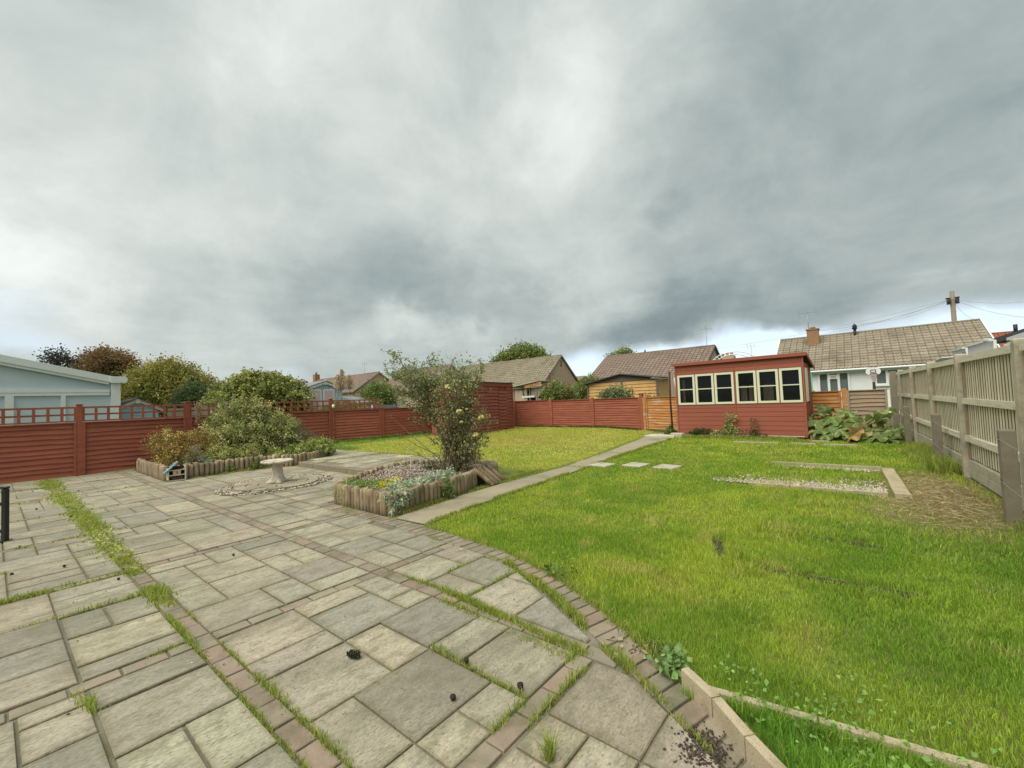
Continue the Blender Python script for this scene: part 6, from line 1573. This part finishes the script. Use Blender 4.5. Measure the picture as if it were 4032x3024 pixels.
# telegraph pole and wires
tpz = onX(2056, 629, 44); tp_ = thing('telegraph_pole', 'wooden telegraph pole with black fittings behind the white bungalow', 'telegraph pole', (44, tpz.y, 0))
MB().tube([(0, 0, -.1), (0, .0, tpz.z)], [.17, .13], 12).build('pole', 'polewood', tp_)
for sy in (-.22, .22): MB().cbox((-.1, sy, tpz.z - .75), (.2, .2, .4), .05).build('junction_box', 'black', tp_)
MB().tube([(-.05, -.36, tpz.z - .5), (-.05, .36, tpz.z - .5)], .05, 6).build('cross_arm', 'black', tp_)
hd = Vector((44, tpz.y, tpz.z - .55))
for k, (px, py, x, lab) in enumerate(((1690, 735, 30, 'long sagging overhead wire from the telegraph pole to the left, topmost'), (1760, 716, 31, 'overhead wire from the telegraph pole to the chimney'), (1860, 700, 30, 'overhead wire from the telegraph pole down to the middle of the roof'), (2110, 690, 33, 'short overhead wire down to the right end of the roof'), (2290, 690, 30, 'overhead wire leaving the telegraph pole to the right'), (2290, 640, 36, 'higher overhead wire leaving to the right'), (1500, 760, 38, 'overhead wire reaching the aerial of the brown roof'))):
    e = onX(px, py, x); pts = [hd.lerp(e, f_ / 12) - Vector((0, 0, .35 * 4 * (f_ / 12) * (1 - f_ / 12))) for f_ in range(13)]
    tag(MB().tube(pts, .008, 4).build('overhead_wire', 'zinc'), lab, 'wire', 'overhead wires')

# white panels and dark roofed outbuilding on the far right
WY = -2.6
def wq(px, py, y=WY): return onY(px, py, y)
def wpx(x, y): return ((3700 + x * 332 / 2203) / S, (1250 + y * 250 / 1659) / S)
t = thing('white_panel_screen', 'white corrugated plastic panel screen behind the grey fence on the right', 'panel screen', tuple(wq(*wpx(1400, 1000))[:2]) + (0,))
def wl(x, y, dy=0): v = wq(*wpx(x, y)) - t.location; v.y += dy; return v
for (xa, za_, xb, zb_) in ((330, 880, 670, 795), (735, 760, 1225, 620), (1225, 580, 1400, 590)):
    a, b = wl(xa, za_), wl(xb, zb_)
    MB().add([(a.x, 0, .6), (b.x, 0, .6), (b.x, 0, b.z), (a.x, 0, a.z), (a.x, -.05, .6), (b.x, -.05, .6), (b.x, -.05, b.z), (a.x, -.05, a.z)], [(0, 1, 2, 3), (5, 4, 7, 6), (0, 3, 7, 4), (1, 5, 6, 2), (3, 2, 6, 7), (0, 4, 5, 1)]).build('panel', 'white', t)
    MB().bar(a + Vector((0, .03, 0)), b + Vector((0, .03, 0)), .08, .05).build('top_trim', 'garagetrim', t)
for x in (350, 540, 760, 970, 1240):
    a = wl(x, 800); MB().box((a.x, .03, 1.4), (.07, .03, 1.6)).build('rib', 'white', t)
a = wl(690, 780); MB().box((a.x, .05, 1.5), (.10, .06, 1.8)).build('post', 'zinc', t)
t2 = thing('plastic_sheet', 'sloping clear plastic roof sheet above the grey fence top', 'plastic sheet', tuple(onY(2054, 772, -1.75)))
a, b = onY(2012, 789, -1.75) - t2.location, onY(2056, 771, -1.75) - t2.location
MB().bar(a, b, .35, .02).build('sheet', 'white', t2)
OB = onY(2175, 740, -3.4)
t = thing('outbuilding', 'outbuilding with a dark roof and white gable boards at the right edge', 'outbuilding', (OB.x, OB.y, 0))
def oq(x, y, dy=0): v = onY(*wpx(x, y), OB.y + dy) - t.location; return v
a, b = oq(1440, 650), oq(1900, 480); c = oq(2400, 300)
MB().bar(oq(1400, 630, .0), oq(2500, 300, 0), .10, .16).build('roof_edge', 'tiledark', t)
rr_ = MB(); e0_, e1_ = oq(1400, 620), oq(2600, 270); rr_.add([e0_, e1_, e1_ + Vector((0, -3, .2)), e0_ + Vector((0, -3, .2)), e0_ - Vector((0, 0, .1)), e1_ - Vector((0, 0, .1)), e1_ + Vector((0, -3, .1)), e0_ + Vector((0, -3, .1))], [(0, 1, 2, 3), (4, 7, 6, 5), (0, 4, 5, 1), (0, 3, 7, 4)]); rr_.build('roof', 'tiledark', t)
MB().bar(oq(1790, 590, .12), oq(2500, 370, .12), .06, .13).build('bargeboard', 'white', t); MB().bar(oq(1800, 650, .12), oq(2500, 600, .12), .06, .11).build('tie_beam', 'white', t)
a, b = oq(1760, 690, .08), oq(1760, 980, .08); MB().box((a.x, a.y, (a.z) / 2), (.16, .12, a.z)).build('post', 'white', t)
a, b = oq(1420, 740, -.4), oq(2600, 740, -.4); MB().box(((a.x + b.x) / 2, -.5, 1.1), (abs(a.x - b.x), .05, 2.3)).build('back_wall', 'interior', t)
a = oq(1560, 900, -.2); MB().box((a.x, -.2, 1.0), (.06, .06, 2.2)).build('post', 'rail', t)

# ------------------------------------------------------------------ trees and bushes beyond
def tree(label, px, py0, py1, dist, wpx_, cols, per=26, pc=22, leaf=.10, spread=.2, base=0.0, n=5, name='tree', cat='tree', bare=0, flat=1.0, seed=1, trunk_r=.14, group=None, low=.25, asp=.6):
    """crown spanning pixels px +- wpx_/2, from py0 (top) to py1 (its lower visible edge)"""
    top = D(px, py0, dist); bot = D(px, py1, dist); W2 = wpx_ / 2 / 919.5 * dist; r_ = random.Random(seed)
    t = thing(name, label, cat, (top.x, top.y, base), 0, group)
    H = top.z - base; hb_ = max((bot.z - base), .3) - low; ch = (H - hb_) / 2; cz = hb_ + ch
    rg = Vector((CW[0][0], CW[1][0], 0)).normalized(); fw = Vector((CW[0][2], CW[1][2], 0)).normalized()
    bl = [(0, 0, cz - ch * .1, W2 * .72, W2 * .72, ch * .85)]
    for k in range(n):
        s_ = -1 + 2 * (k + .5) / n; o = rg * s_ * W2 * .68 + fw * r_.uniform(-.4, .4) * W2
        rr = W2 * r_.uniform(.34, .5); hh = ch * r_.uniform(.5, .75) * (1 - .25 * abs(s_)); bl.append((o.x, o.y, min(cz + ch * (.45 - .55 * abs(s_)) * r_.uniform(.5, 1.2), H - hh), rr, rr, hh))
    f_, Cc = foliage('crown', bl, per, pc, spread, leaf, cols, t, asp=asp, zmin=.1, rag=(.5, 1.17))
    MB().tube([(0, 0, -.1), (.03, 0, cz * .5), (0, .05, cz)], [trunk_r, trunk_r * .8, trunk_r * .5], 8).build('trunk', 'bark', t)
    branches('limbs', (0, 0, cz * .45), [Cc[i] for i in RG.integers(0, len(Cc), 16 + bare)], trunk_r * .45, t, wob=.25, n=5)
    return t
YG = [(.30, .31, .08), (.40, .38, .10), (.22, .24, .07), (.46, .40, .12), (.18, .21, .06), (.37, .29, .09)]
DG = [(.10, .145, .065), (.14, .18, .07), (.08, .11, .05)]
MG = [(.20, .26, .075), (.28, .33, .10), (.14, .19, .06), (.34, .38, .13)]
tree('small thin dark tree standing behind the white garage roof', 126, 754, 800, 40, 62, [(.08, .09, .07), (.11, .10, .08), (.06, .07, .06)], per=3.2, pc=12, leaf=.22, spread=.3, n=5, bare=14, seed=3, low=.1)
tree('rounded reddish brown tree right of the white garage roof', 228, 752, 812, 42, 126, [(.32, .19, .095), (.25, .15, .08), (.37, .23, .11), (.20, .14, .075), (.25, .22, .09)], per=5.5, pc=16, leaf=.22, spread=.32, n=7, bare=26, seed=5, low=.6)
tree('wide olive and gold tree in the middle of the left background', 378, 780, 880, 34, 176, YG, per=9, pc=24, leaf=.19, spread=.3, n=8, seed=8, low=1.2)
tree('pale olive tree close right of the white garage', 292, 802, 880, 33, 70, YG, per=9, pc=22, leaf=.18, spread=.28, n=4, seed=9, low=1.2)
tree('small dark rounded tree in front of the gold olive tree', 420, 819, 880, 30, 78, DG, per=14, pc=24, leaf=.14, spread=.2, n=4, seed=11, low=1)
tree('dark green trees in the dip left of the big round bush', 470, 822, 868, 40, 50, MG, per=9, pc=20, leaf=.18, spread=.26, n=4, seed=12, low=1)
tree('big dense round bush with broad yellow green leaves behind the trellis', 566, 802, 868, 21.5, 172, [(.29, .33, .09), (.40, .42, .13), (.18, .22, .06), (.47, .47, .17), (.13, .17, .05)], per=24, pc=24, leaf=.13, spread=.13, n=9, seed=14, name='bush', cat='bush', low=1.2, asp=.75)
tree('bushy green garden shrub left of the rose bush behind the trellis', 812, 825, 862, 26, 90, MG, per=16, pc=22, leaf=.12, spread=.17, n=5, seed=15, name='bush', cat='bush', low=.8)
tree('leafy green tree rising behind the grey roof of the gabled bungalow', 1130, 749, 790, 52, 126, MG, per=5.5, pc=22, leaf=.28, spread=.42, n=7, seed=17, low=1.5)
tree('small yellow green rounded bush over the red shed roof', 970, 815, 842, 25, 92, [(.40, .40, .14), (.33, .36, .12), (.26, .29, .09)], per=16, pc=22, leaf=.12, spread=.15, n=4, seed=18, name='bush', cat='bush', low=.5)
tree('dense dark conifer like bush between the beige gable and the tan garage', 1272, 810, 862, 25.5, 74, [(.19, .25, .065), (.14, .19, .05), (.26, .31, .09)], per=18, pc=24, leaf=.11, spread=.15, n=5, seed=19, name='bush', cat='bush', low=.8)
tree('mixed green bush below the beige gable by the thin post', 1205, 828, 860, 23, 78, MG + [(.25, .19, .07)], per=16, pc=20, leaf=.11, spread=.15, n=5, seed=20, name='bush', cat='bush', low=.5)
tree('leafy climber poking over the far red fence before the tan garage', 1330, 834, 858, 20.2, 84, [(.17, .22, .10), (.25, .30, .13), (.33, .36, .19), (.12, .16, .07)], per=22, pc=14, leaf=.085, spread=.11, n=6, seed=21, name='climber', cat='climber', low=.4, trunk_r=.03)
tree('far tree tops above the brown bungalow roof', 1345, 757, 770, 60, 58, MG, per=5, pc=18, leaf=.25, spread=.35, n=5, seed=23, low=1)
tree('thin twiggy plant behind the post between red and orange fence panels', 1400, 842, 860, 18.0, 46, [(.25, .19, .10), (.14, .16, .07)], per=8, pc=6, leaf=.07, spread=.1, n=4, seed=24, name='twiggy_plant', cat='plant', low=.4, trunk_r=.02, bare=8)
tree('low green hedge plants behind the trellis beside the grey board fence', 470, 862, 885, 19, 80, MG, per=22, pc=18, leaf=.08, spread=.1, n=5, seed=25, name='hedge', cat='hedge', low=.4, trunk_r=.03)
tree('low bushes behind the trellis, below the pampas plumes', 740, 868, 890, 19.5, 120, [(.20, .22, .09), (.27, .27, .13), (.13, .16, .06)], per=22, pc=18, leaf=.08, spread=.1, n=6, seed=26, name='hedge', cat='hedge', low=.4, trunk_r=.03)
# ------------------------------------------------------------------ grass
LAWN_R = O_CURVE[1:10][::1]
LAWN_R = [(3.62, 4.14), (3.40, 4.12)] + O_CURVE[2:10] + [(2.40, .86), (2.24, .62), (2.10, .44), (1.94, .30), (1.7, .0), (1.2, -.6), (1.2, -1.2), (4.4, -1.36), (9.7, -1.16), (16, -.9), (15.6, 1.0), (14.75, 1.2), (15.05, 4.75), (14.05, 4.78), (10.2, 4.62), (7.88, 4.43), (5.8, 4.30), (4.3, 4.22)]
LAWN_L = [(7.02, 5.2), (7.86, 5.07), (10.22, 5.35), (14.5, 6.0), (16.7, 6.4), (16.8, 7.0), (17.15, 9.3), (17.22, 13.9), (16.4, 13.25), (12.8, 12.65), (12.2, 14.9), (10.1, 15.05), (8.2, 15.5), (6.5, 15.5), (6.45, 13.7), (7.1, 13.4), (7.15, 7.1)]
def scatter(poly, dens, r0, r1):
    """points in a ring of the polygon round the camera, even by area"""
    px = [p[0] for p in poly]; py = [p[1] for p in poly]
    bx0, bx1, by0, by1 = max(min(px), -r1), min(max(px), r1), max(min(py), -r1), min(max(py), r1)
    if bx1 <= bx0 or by1 <= by0: return np.zeros(0), np.zeros(0)
    n = int((bx1 - bx0) * (by1 - by0) * dens)
    x = RG.uniform(bx0, bx1, n); y = RG.uniform(by0, by1, n); d = np.hypot(x, y); a = np.arctan2(y, x)
    k = (d >= r0) & (d < r1) & (a > R(-19)) & (a < R(97)); x, y = x[k], y[k]
    k = inside(poly, x, y); return x[k], y[k]
def ell(x, y, cx, cy, rx, ry): return np.exp(-(((x - cx) / rx) ** 2 + ((y - cy) / ry) ** 2))
RINGS = [(1.2, 3.2, 20000, .0033), (3.2, 5.0, 13000, .0045), (5.0, 7.5, 5600, .0068), (7.5, 11, 2700, .010), (11, 24, 1300, .016)]
stones = [G(1300, 1004.5), G(1373, 1004.5), G(1440, 1009)]
def near_seg(x, y, a, b):
    dx, dy = b[0] - a[0], b[1] - a[1]; L2 = dx * dx + dy * dy; t = np.clip(((x - a[0]) * dx + (y - a[1]) * dy) / L2, 0, 1)
    return np.hypot(x - a[0] - t * dx, y - a[1] - t * dy)
def grass_field(name, poly, hmul, pal, left):
    XS, YS, HS, WS, CS = [], [], [], [], []
    for r0, r1, dn, w in RINGS:
        x, y = scatter(poly, dn, r0, r1)
        if not len(x): continue
        f1 = .45 * fbm(x, y, .8, 3) + .55 * fbm(x, y, 2.6, 13); f2 = fbm(x, y, 3.2, 9); f3 = vnoise(x, y, 14, 4)
        h = hmul * (.35 + 1.3 * f2) * RG.uniform(.55, 1.25, len(x))
        keep_ = RG.uniform(0, 1, len(x)) < (.62 + .5 * f3)
        a, b, c = [np.array(q) for q in pal]
        t = np.clip((f1 - .40) * 4.2 + RG.normal(0, .16, len(x)), 0, 1)[:, None]
        col = a * (1 - t) + b * t
        u = np.clip((f2 - .62) * 4 + RG.normal(0, .15, len(x)), 0, .9)[:, None]
        col = col * (1 - u) + c * u
        col = col * RG.uniform(.58, 1.34, (len(x), 1))
        if left:
            dr = (ell(x, y, 12, 9.5, 3.2, 2.6) * .75 + .08) * np.clip(fbm(x, y, 1.6, 21) * 2 - .4, 0, 1)
            k = RG.uniform(0, 1, len(x)) < dr; col[k] = np.array([.62, .50, .16]) * RG.uniform(.75, 1.2, (k.sum(), 1))
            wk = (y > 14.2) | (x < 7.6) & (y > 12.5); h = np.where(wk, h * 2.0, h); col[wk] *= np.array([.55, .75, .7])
        else:
            # dry worn ground by the fence, gravel bed, slabs and strips
            br = np.clip(ell(x, y, 8.0, -.68, 1.5, .52) * 1.7 + ell(x, y, 6.7, -.2, .6, .4) * .9 + ell(x, y, 6.9, -.85, .9, .4) * 1.1, 0, 1) * np.clip(.45 + fbm(x, y, 2.5, 31) * 1.0, 0, 1)
            keep_ &= RG.uniform(0, 1, len(x)) > br * .5
            k = RG.uniform(0, 1, len(x)) < br; col[k] = np.array([.52, .39, .20]) * RG.uniform(.7, 1.3, (k.sum(), 1)); h = np.where(k, h * .55, h)
            gf = (x > 7.5) & (x < 9.82) & (y < 2.0) & (y > -.25)
            bare = gf & ((x < 7.62 + .46 * np.clip(1.2 - np.abs(y - .5) * .45, .2, 1) * (.55 + .9 * vnoise(x, y, 5, 2))) | ((x > 9.55) & (y < 1.2)))
            keep_ &= ~(bare & (RG.uniform(0, 1, len(x)) < .80))
            h = np.where(gf, h * 1.5, h)
            for sx, sy in stones: keep_ &= ~((np.abs(x - sx) < .22) & (np.abs(y - sy) < .21))
            keep_ &= near_seg(x, y, (9.75, -.30), (7.46, -.37)) > .075
            keep_ &= near_seg(x, y, (9.82, -.22), (9.82, 1.4)) > .03
            keep_ &= near_seg(x, y, (7.55, -.22), (7.56, 1.4)) > .03
            for ya, yb, sx in ((2.9, 1.78, 13.6), (1.5, .95, 13.64), (.78, .1, 13.58)): keep_ &= near_seg(x, y, (sx, ya), (sx, yb)) > .09
            keep_ &= (near_seg(x, y, (E0.x, E0.y), (E1.x, E1.y)) > .024) | (RG.uniform(0, 1, len(x)) < .10)
            # ruts left by wheels: flattened, thin lines
            for a_, b_ in (((5.17, .78), (5.12, -.1)), ((G(1545, 1200)), (G(1625, 1222))), ((G(1625, 1222)), (G(1985, 1283))), (G(1548, 1165), G(1560, 1205)), (G(1640, 1150), G(1760, 1180))):
                d = near_seg(x, y, a_, b_); rut = d < (.022 + .05 * vnoise(x, y, 6, 8)); keep_ &= ~(rut & (RG.uniform(0, 1, len(x)) < .92)); h = np.where((d < .22) & (d >= .06), h * 1.3, h)
            for cx_, cy_, rx_, ry_ in ((4.6, 2.6, .35, .2), (5.6, 1.6, .5, .25), (3.3, 1.2, .3, .15), (4.1, .6, .35, .2), (6.4, 2.8, .5, .2), (5.0, 3.5, .4, .15), (3.0, .3, .3, .15), (7.0, 1.0, .5, .2), (9.5, 3.0, .8, .3), (11.5, 1.5, .8, .3), (6.0, .3, .35, .2)):
                dp = ell(x, y, cx_, cy_, rx_, ry_) * .75 * vnoise(x, y, 7, 51); k = RG.uniform(0, 1, len(x)) < dp; col[k] = np.array([.55, .48, .16]) * RG.uniform(.8, 1.3, (k.sum(), 1)); h = np.where(k, h * .7, h)
            # longer grass along edges and below the kerb strip
            dk = near_seg(x, y, (2.4, .8), (1.5, -.4)); low = ((x - E0.x) * (E1.y - E0.y) - (y - E0.y) * (E1.x - E0.x) > 0) & (x < 2.6)
            h = np.where(low, h * 1.55, h); h = np.where(y < fy(x) + .32, h * 1.8, h)
            col[low] *= np.array([.75, .95, 1.0])
            rg_ = np.clip((1.2 - y) / 2.5, 0, 1)[:, None] * np.clip((9 - x) / 4, 0, 1)[:, None]; col = col * (1 - rg_ * np.array([.24, .10, .06]))
        x, y, h, col = x[keep_], y[keep_], h[keep_], col[keep_]
        XS.append(x); YS.append(y); HS.append(h); CS.append(col); WS.append(w * RG.uniform(.7, 1.3, len(x)))
    x, y = np.concatenate(XS), np.concatenate(YS)
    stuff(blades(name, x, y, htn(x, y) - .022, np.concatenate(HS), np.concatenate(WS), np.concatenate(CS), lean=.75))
    return len(x)
nR = grass_field('lawn_grass', LAWN_R, .043, ((.28, .43, .05), (.47, .565, .075), (.56, .55, .16)), False)
nL = grass_field('lawn_grass', LAWN_L, .038, ((.54, .62, .10), (.70, .70, .17), (.72, .62, .24)), True)

# straw lying flat on the worn ground, and broad leaved weeds low in the near grass
n_ = 5000; x = RG.normal(7.8, .8, n_); y = RG.normal(-.68, .24, n_); k = (y > fy(x) + .12) & (x > 6.0) & ((x < 7.3) | (y < -.42)); x, y = x[k], y[k]
V, F, C = leafset(np.stack([x, y, RG.uniform(.0, .025, len(x))], 1), RG.normal(size=(len(x), 3)) * [1, 1, .18], RG.uniform(.05, .13, len(x)), pick([(.62, .50, .30), (.52, .40, .23), (.68, .58, .38), (.38, .29, .17), (.42, .42, .15)], len(x)), .055, .1, droop=0)
stuff(raw('dry_grass', V, F, 'leaf', C))
P_ = []
for (cx_, cy_, rr_, m_) in ((2.25, .42, .10, 60), (2.34, .12, .10, 80), (2.2, .15, .08, 60), (2.42, .55, .06, 40), (2.05, .0, .1, 70), (2.35, -.15, .1, 60), (3.4, 2.2, .12, 40), (2.62, .1, .08, 30), (4.3, 1.9, .15, 50), (5.2, 2.9, .2, 60), (4.0, 3.3, .15, 40)):
    P_.append(np.stack([RG.normal(cx_, rr_, m_), RG.normal(cy_, rr_, m_), RG.uniform(.015, .05, m_)], 1))
P_ = np.concatenate(P_); V, F, C = leafset(P_, RG.normal(size=(len(P_), 3)) * [1, 1, .3] + [0, 0, .25], RG.uniform(.014, .032, len(P_)), pick([(.22, .38, .09), (.30, .46, .13), (.17, .30, .07)], len(P_)), .75)
stuff(raw('lawn_weeds', V, F, 'leaf', C))

# mud showing in the wheel ruts
MX_, MY_ = [], []
for a_, b_ in (((5.17, .78), (5.12, -.1)), (G(1545, 1200), G(1625, 1222)), (G(1625, 1222), G(1985, 1283)), (G(1548, 1165), G(1560, 1205)), (G(1640, 1150), G(1760, 1180))):
    L = math.dist(a_, b_); n_ = int(L * 900); t_ = RG.uniform(0, 1, n_)
    MX_.append(a_[0] + (b_[0] - a_[0]) * t_ + RG.normal(0, .016, n_)); MY_.append(a_[1] + (b_[1] - a_[1]) * t_ + RG.normal(0, .016, n_))
MX_, MY_ = np.concatenate(MX_), np.concatenate(MY_)
stuff(pebbles('rut_mud', MX_, MY_, np.full(len(MX_), -.018), RG.uniform(.010, .024, len(MX_)), [(.045, .04, .02), (.06, .05, .025), (.05, .06, .02)]))

# weeds in the joints of the paving
WX_, WY_, WH_, WC_ = [], [], [], []
def weed_line(pts, dens, h, spread=.012, cols=((.34, .42, .08), (.44, .47, .11), (.25, .33, .06)), patch=2.2, thr=.45, seed=0):
    L = plen(pts); n = int(L * dens)
    t = RG.uniform(0, 1, n); p = np.array([lerp_line(pts, q) for q in t]); d = RG.normal(0, spread, (n, 2))
    x, y = p[:, 0] + d[:, 0], p[:, 1] + d[:, 1]
    m = fbm(p[:, 0], p[:, 1], patch, 40 + seed); k = m > thr
    hh = h * np.clip((m - thr) * 5 + .35, .2, 1.3) * RG.uniform(.4, 1.2, n)
    WX_.append(x[k]); WY_.append(y[k]); WH_.append(hh[k]); WC_.append(pick(cols, k.sum(), .2))
weed_line([(.875, 15.2), (.875, 9.5)], 900, .04, .075, thr=.36, seed=1)
weed_line([(.875, 9.5), (.875, 6.5)], 900, .045, .055, thr=.38, seed=2)
weed_line([(.865, 6.5), (.87, 4.15)], 1200, .065, .04, thr=.40, seed=3)
weed_line([(.925, 4.3), (.93, 3.0)], 300, .04, .01, thr=.45, seed=4)
weed_line([(.93, 3.2), (.935, 1.3)], 520, .045, .011, thr=.45, seed=5)
weed_line([(.82, 4.0), (.815, 1.3)], 520, .04, .011, thr=.47, seed=6)
for ya in (5.41, 6.4, 7.5, 9.5, 11.5, 13.4): weed_line([(-.1, ya), (.8, ya + .02)], 300, .04, .014, thr=.42, seed=int(ya * 3))
weed_line([(-.05, 4.63), (.8, 4.62)], 300, .04, .012, thr=.5, seed=9)
weed_line([(0, 5.37), (.82, 5.36)], 420, .05, .014, thr=.42, seed=10)
weed_line([(0, 3.40), (.82, 3.40)], 600, .05, .013, thr=.38, seed=11)
weed_line([(.3, 3.28), (.34, 3.0)], 400, .06, .016, thr=.3, seed=12)
for ya in (7.49, 9.56, 11.6): weed_line([(.95, ya), (2.1, ya)], 160, .04, .014, thr=.5, seed=int(ya * 5))
weed_line([(2.235, 3.3), (2.23, 2.2)], 420, .05, .014, thr=.44, seed=13)
weed_line([(2.235, 2.6), (2.14, 1.28)], 1500, .042, .016, thr=.36, seed=14)
weed_line([(2.125, 2.5), (2.05, 1.3)], 500, .04, .02, thr=.4, seed=15)
weed_line([(1.68, 2.07), (1.66, 1.34)], 520, .055, .008, thr=.36, seed=16)
weed_line([(2.1, 1.33), (1.4, 1.33)], 420, .06, .010, thr=.42, seed=17)
weed_line([(2.08, 1.225), (1.45, 1.225)], 380, .06, .010, thr=.42, seed=18)
weed_line([(2.95, 2.55), (2.68, 1.9), (2.36, 1.36), (2.15, 1.02)], 1600, .05, .018, thr=.32, seed=19)
weed_line([(3.05, 4.1), (3.0, 2.9), (2.95, 2.55)], 420, .035, .016, thr=.45, seed=20)
weed_line([(2.15, 1.0), (1.85, .55)], 500, .045, .01, thr=.44, seed=21)
weed_line([(2.49, 2.83), (2.92, 2.83)], 420, .035, .012, thr=.4, seed=22)
weed_line([(2.93, 2.82), (2.93, 2.34)], 420, .035, .012, thr=.42, seed=23)
weed_line([(2.27, 2.36), (2.9, 2.36)], 300, .04, .012, thr=.42, seed=24)
weed_line([(2.72, 4.85), (3.1, 4.85)], 300, .03, .012, thr=.4, seed=25); weed_line([(2.26, 3.41), (3.1, 3.41)], 260, .03, .012, thr=.46, seed=26)
weed_line([(3.05, 5.0), (3.6, 7.2), (4.6, 8.0)], 260, .03, .06, thr=.5, seed=27)
weed_line(O_CURVE[1:9], 700, .05, .02, thr=.3, seed=28)
# grass between the log bed and the path
weed_line([(3.55, 4.82), (3.9, 4.86), (4.5, 4.94)], 2600, .05, .03, thr=.2, cols=((.22, .26, .05), (.30, .30, .08)), seed=29)
weed_line([(4.5, 4.94), (5.4, 5.05), (6.6, 5.15), (7.2, 5.15)], 1100, .04, .03, thr=.36, seed=30)
for i, seg in enumerate((([5.3, 8.6], [6.9, 8.7]), ([5.2, 10.6], [7, 10.4]), ([6.3, 6.3], [7.1, 6.2]), ([6.9, 5.3], [6.9, 9]), ([7.05, 9], [7.05, 13]), ([6.6, 5.2], [6.6, 7]))): weed_line([tuple(q) for q in seg], 420, .035, .04, thr=.42, seed=31 + i)
# path joints and edges
weed_line([(7.87, 5.0), (7.88, 4.5)], 300, .03, .02, thr=.3, seed=40); weed_line([(10.21, 5.3), (10.2, 4.7)], 300, .03, .03, thr=.2, seed=41)
weed_line(PL[2:], 500, .04, .025, thr=.3, seed=42); weed_line(PR, 700, .045, .02, thr=.25, seed=43)
_d = (E1 - E0).normalized(); _n = Vector((_d.y, -_d.x, 0)); _n = _n if _n.x < 0 else -_n
for _o, _h, _q in ((.034, .032, 700), (.06, .055, 900), (-.03, .05, 500)): weed_line([tuple((E0 + _n * _o)[:2]), tuple((E1 + _n * _o)[:2])], _q, _h, .012, cols=((.22, .37, .04), (.30, .44, .06)), thr=.22, seed=70 + int(_o * 1000))
# front of logs and fence feet
weed_line([(2.5, 11.75), (4.4, 11.8), (4.95, 11.3)], 300, .06, .03, thr=.45, seed=44)
weed_line([(7.5, 15.45), (10, 15.1), (12.4, 14.9)], 700, .13, .06, thr=.2, cols=((.18, .32, .07), (.26, .40, .09)), seed=45)
weed_line([(17.1, 13.5), (17.05, 9.3), (16.7, 7)], 500, .08, .05, thr=.3, cols=((.10, .14, .035), (.16, .17, .06)), seed=46)
weed_line([(9.7, -1.05), (10.3, -.98)], 1500, .20, .08, thr=.1, seed=47); weed_line([(10.6, -.95), (11.2, -.95), (13.0, -.95)], 900, .17, .10, thr=.22, seed=48)
weed_line([(14.75, 4.6), (14.5, 1.2)], 900, .09, .08, thr=.25, seed=49)
for px, py in ((1187, 1640), (900, 1010)):
    q = G(px, py); weed_line([(q[0] - .01, q[1]), (q[0] + .01, q[1])], 5000, .09, .008, thr=0, seed=60)
x, y = np.concatenate(WX_), np.concatenate(WY_)
dist = np.hypot(x, y)
stuff(blades('joint_weeds', x, y, htn(x, y) * (x > 5.06) - .012, np.concatenate(WH_), .0030 + .0011 * dist * RG.uniform(.7, 1.2, len(x)) * .8, np.concatenate(WC_), lean=.85))
# broad leaved creepers in the left weed strip and tiny pale grit on the slabs
k = 5200; t_ = RG.uniform(0, 1, k) ** .8; y = 5.2 + 10 * t_; x = .87 + RG.normal(0, .06, k) * (1 + .5 * t_); m_ = fbm(x, y, 1.6, 77) > .40; x, y = x[m_], y[m_]
V, F, C = leafset(np.stack([x, y, np.full(len(x), .006)], 1), RG.normal(size=(len(x), 3)) + [0, 0, .5], RG.uniform(.02, .045, len(x)), pick([(.40, .45, .11), (.52, .53, .16), (.29, .36, .09)], len(x)), .8)
stuff(raw('creeping_weeds', V, F, 'leaf', C))
x = RG.uniform(.2, 3, 160); y = RG.uniform(1.2, 7, 160); k = np.hypot(x, y) > 1.8
stuff(pebbles('paving_grit', x[k], y[k], np.full(k.sum(), .003), RG.uniform(.0025, .007, k.sum()), [(.7, .68, .62), (.08, .06, .05), (.12, .09, .07), (.3, .26, .2)]))
# soil crumbs and dead leaves caught in the bottom corner of the brick edge
for px, py, s_, n_ in ((1520, 1617, .06, 420), (1405, 1400, .05, 220)):
    q = G(px, py); stuff(pebbles('soil_crumbs', q[0] + RG.normal(0, s_, n_), q[1] + RG.normal(0, s_ * .8, n_), np.full(n_, .003), RG.uniform(.003, .009, n_), [(.06, .045, .035), (.10, .075, .055), (.04, .03, .025)]))
n_ = 14; x = 2.33 + RG.normal(0, .05, n_); y = 1.12 + RG.normal(0, .08, n_)
V, F, C = leafset(np.stack([x, y, np.full(n_, .015)], 1), RG.normal(size=(n_, 3)) * [1, 1, .2], RG.uniform(.03, .06, n_), pick([(.45, .42, .22), (.50, .46, .30), (.28, .22, .10)], n_), .6); stuff(raw('dead_leaves', V, F, 'leaf', C))
print('blades', nR, nL, len(WH_) and sum(len(q) for q in WH_))
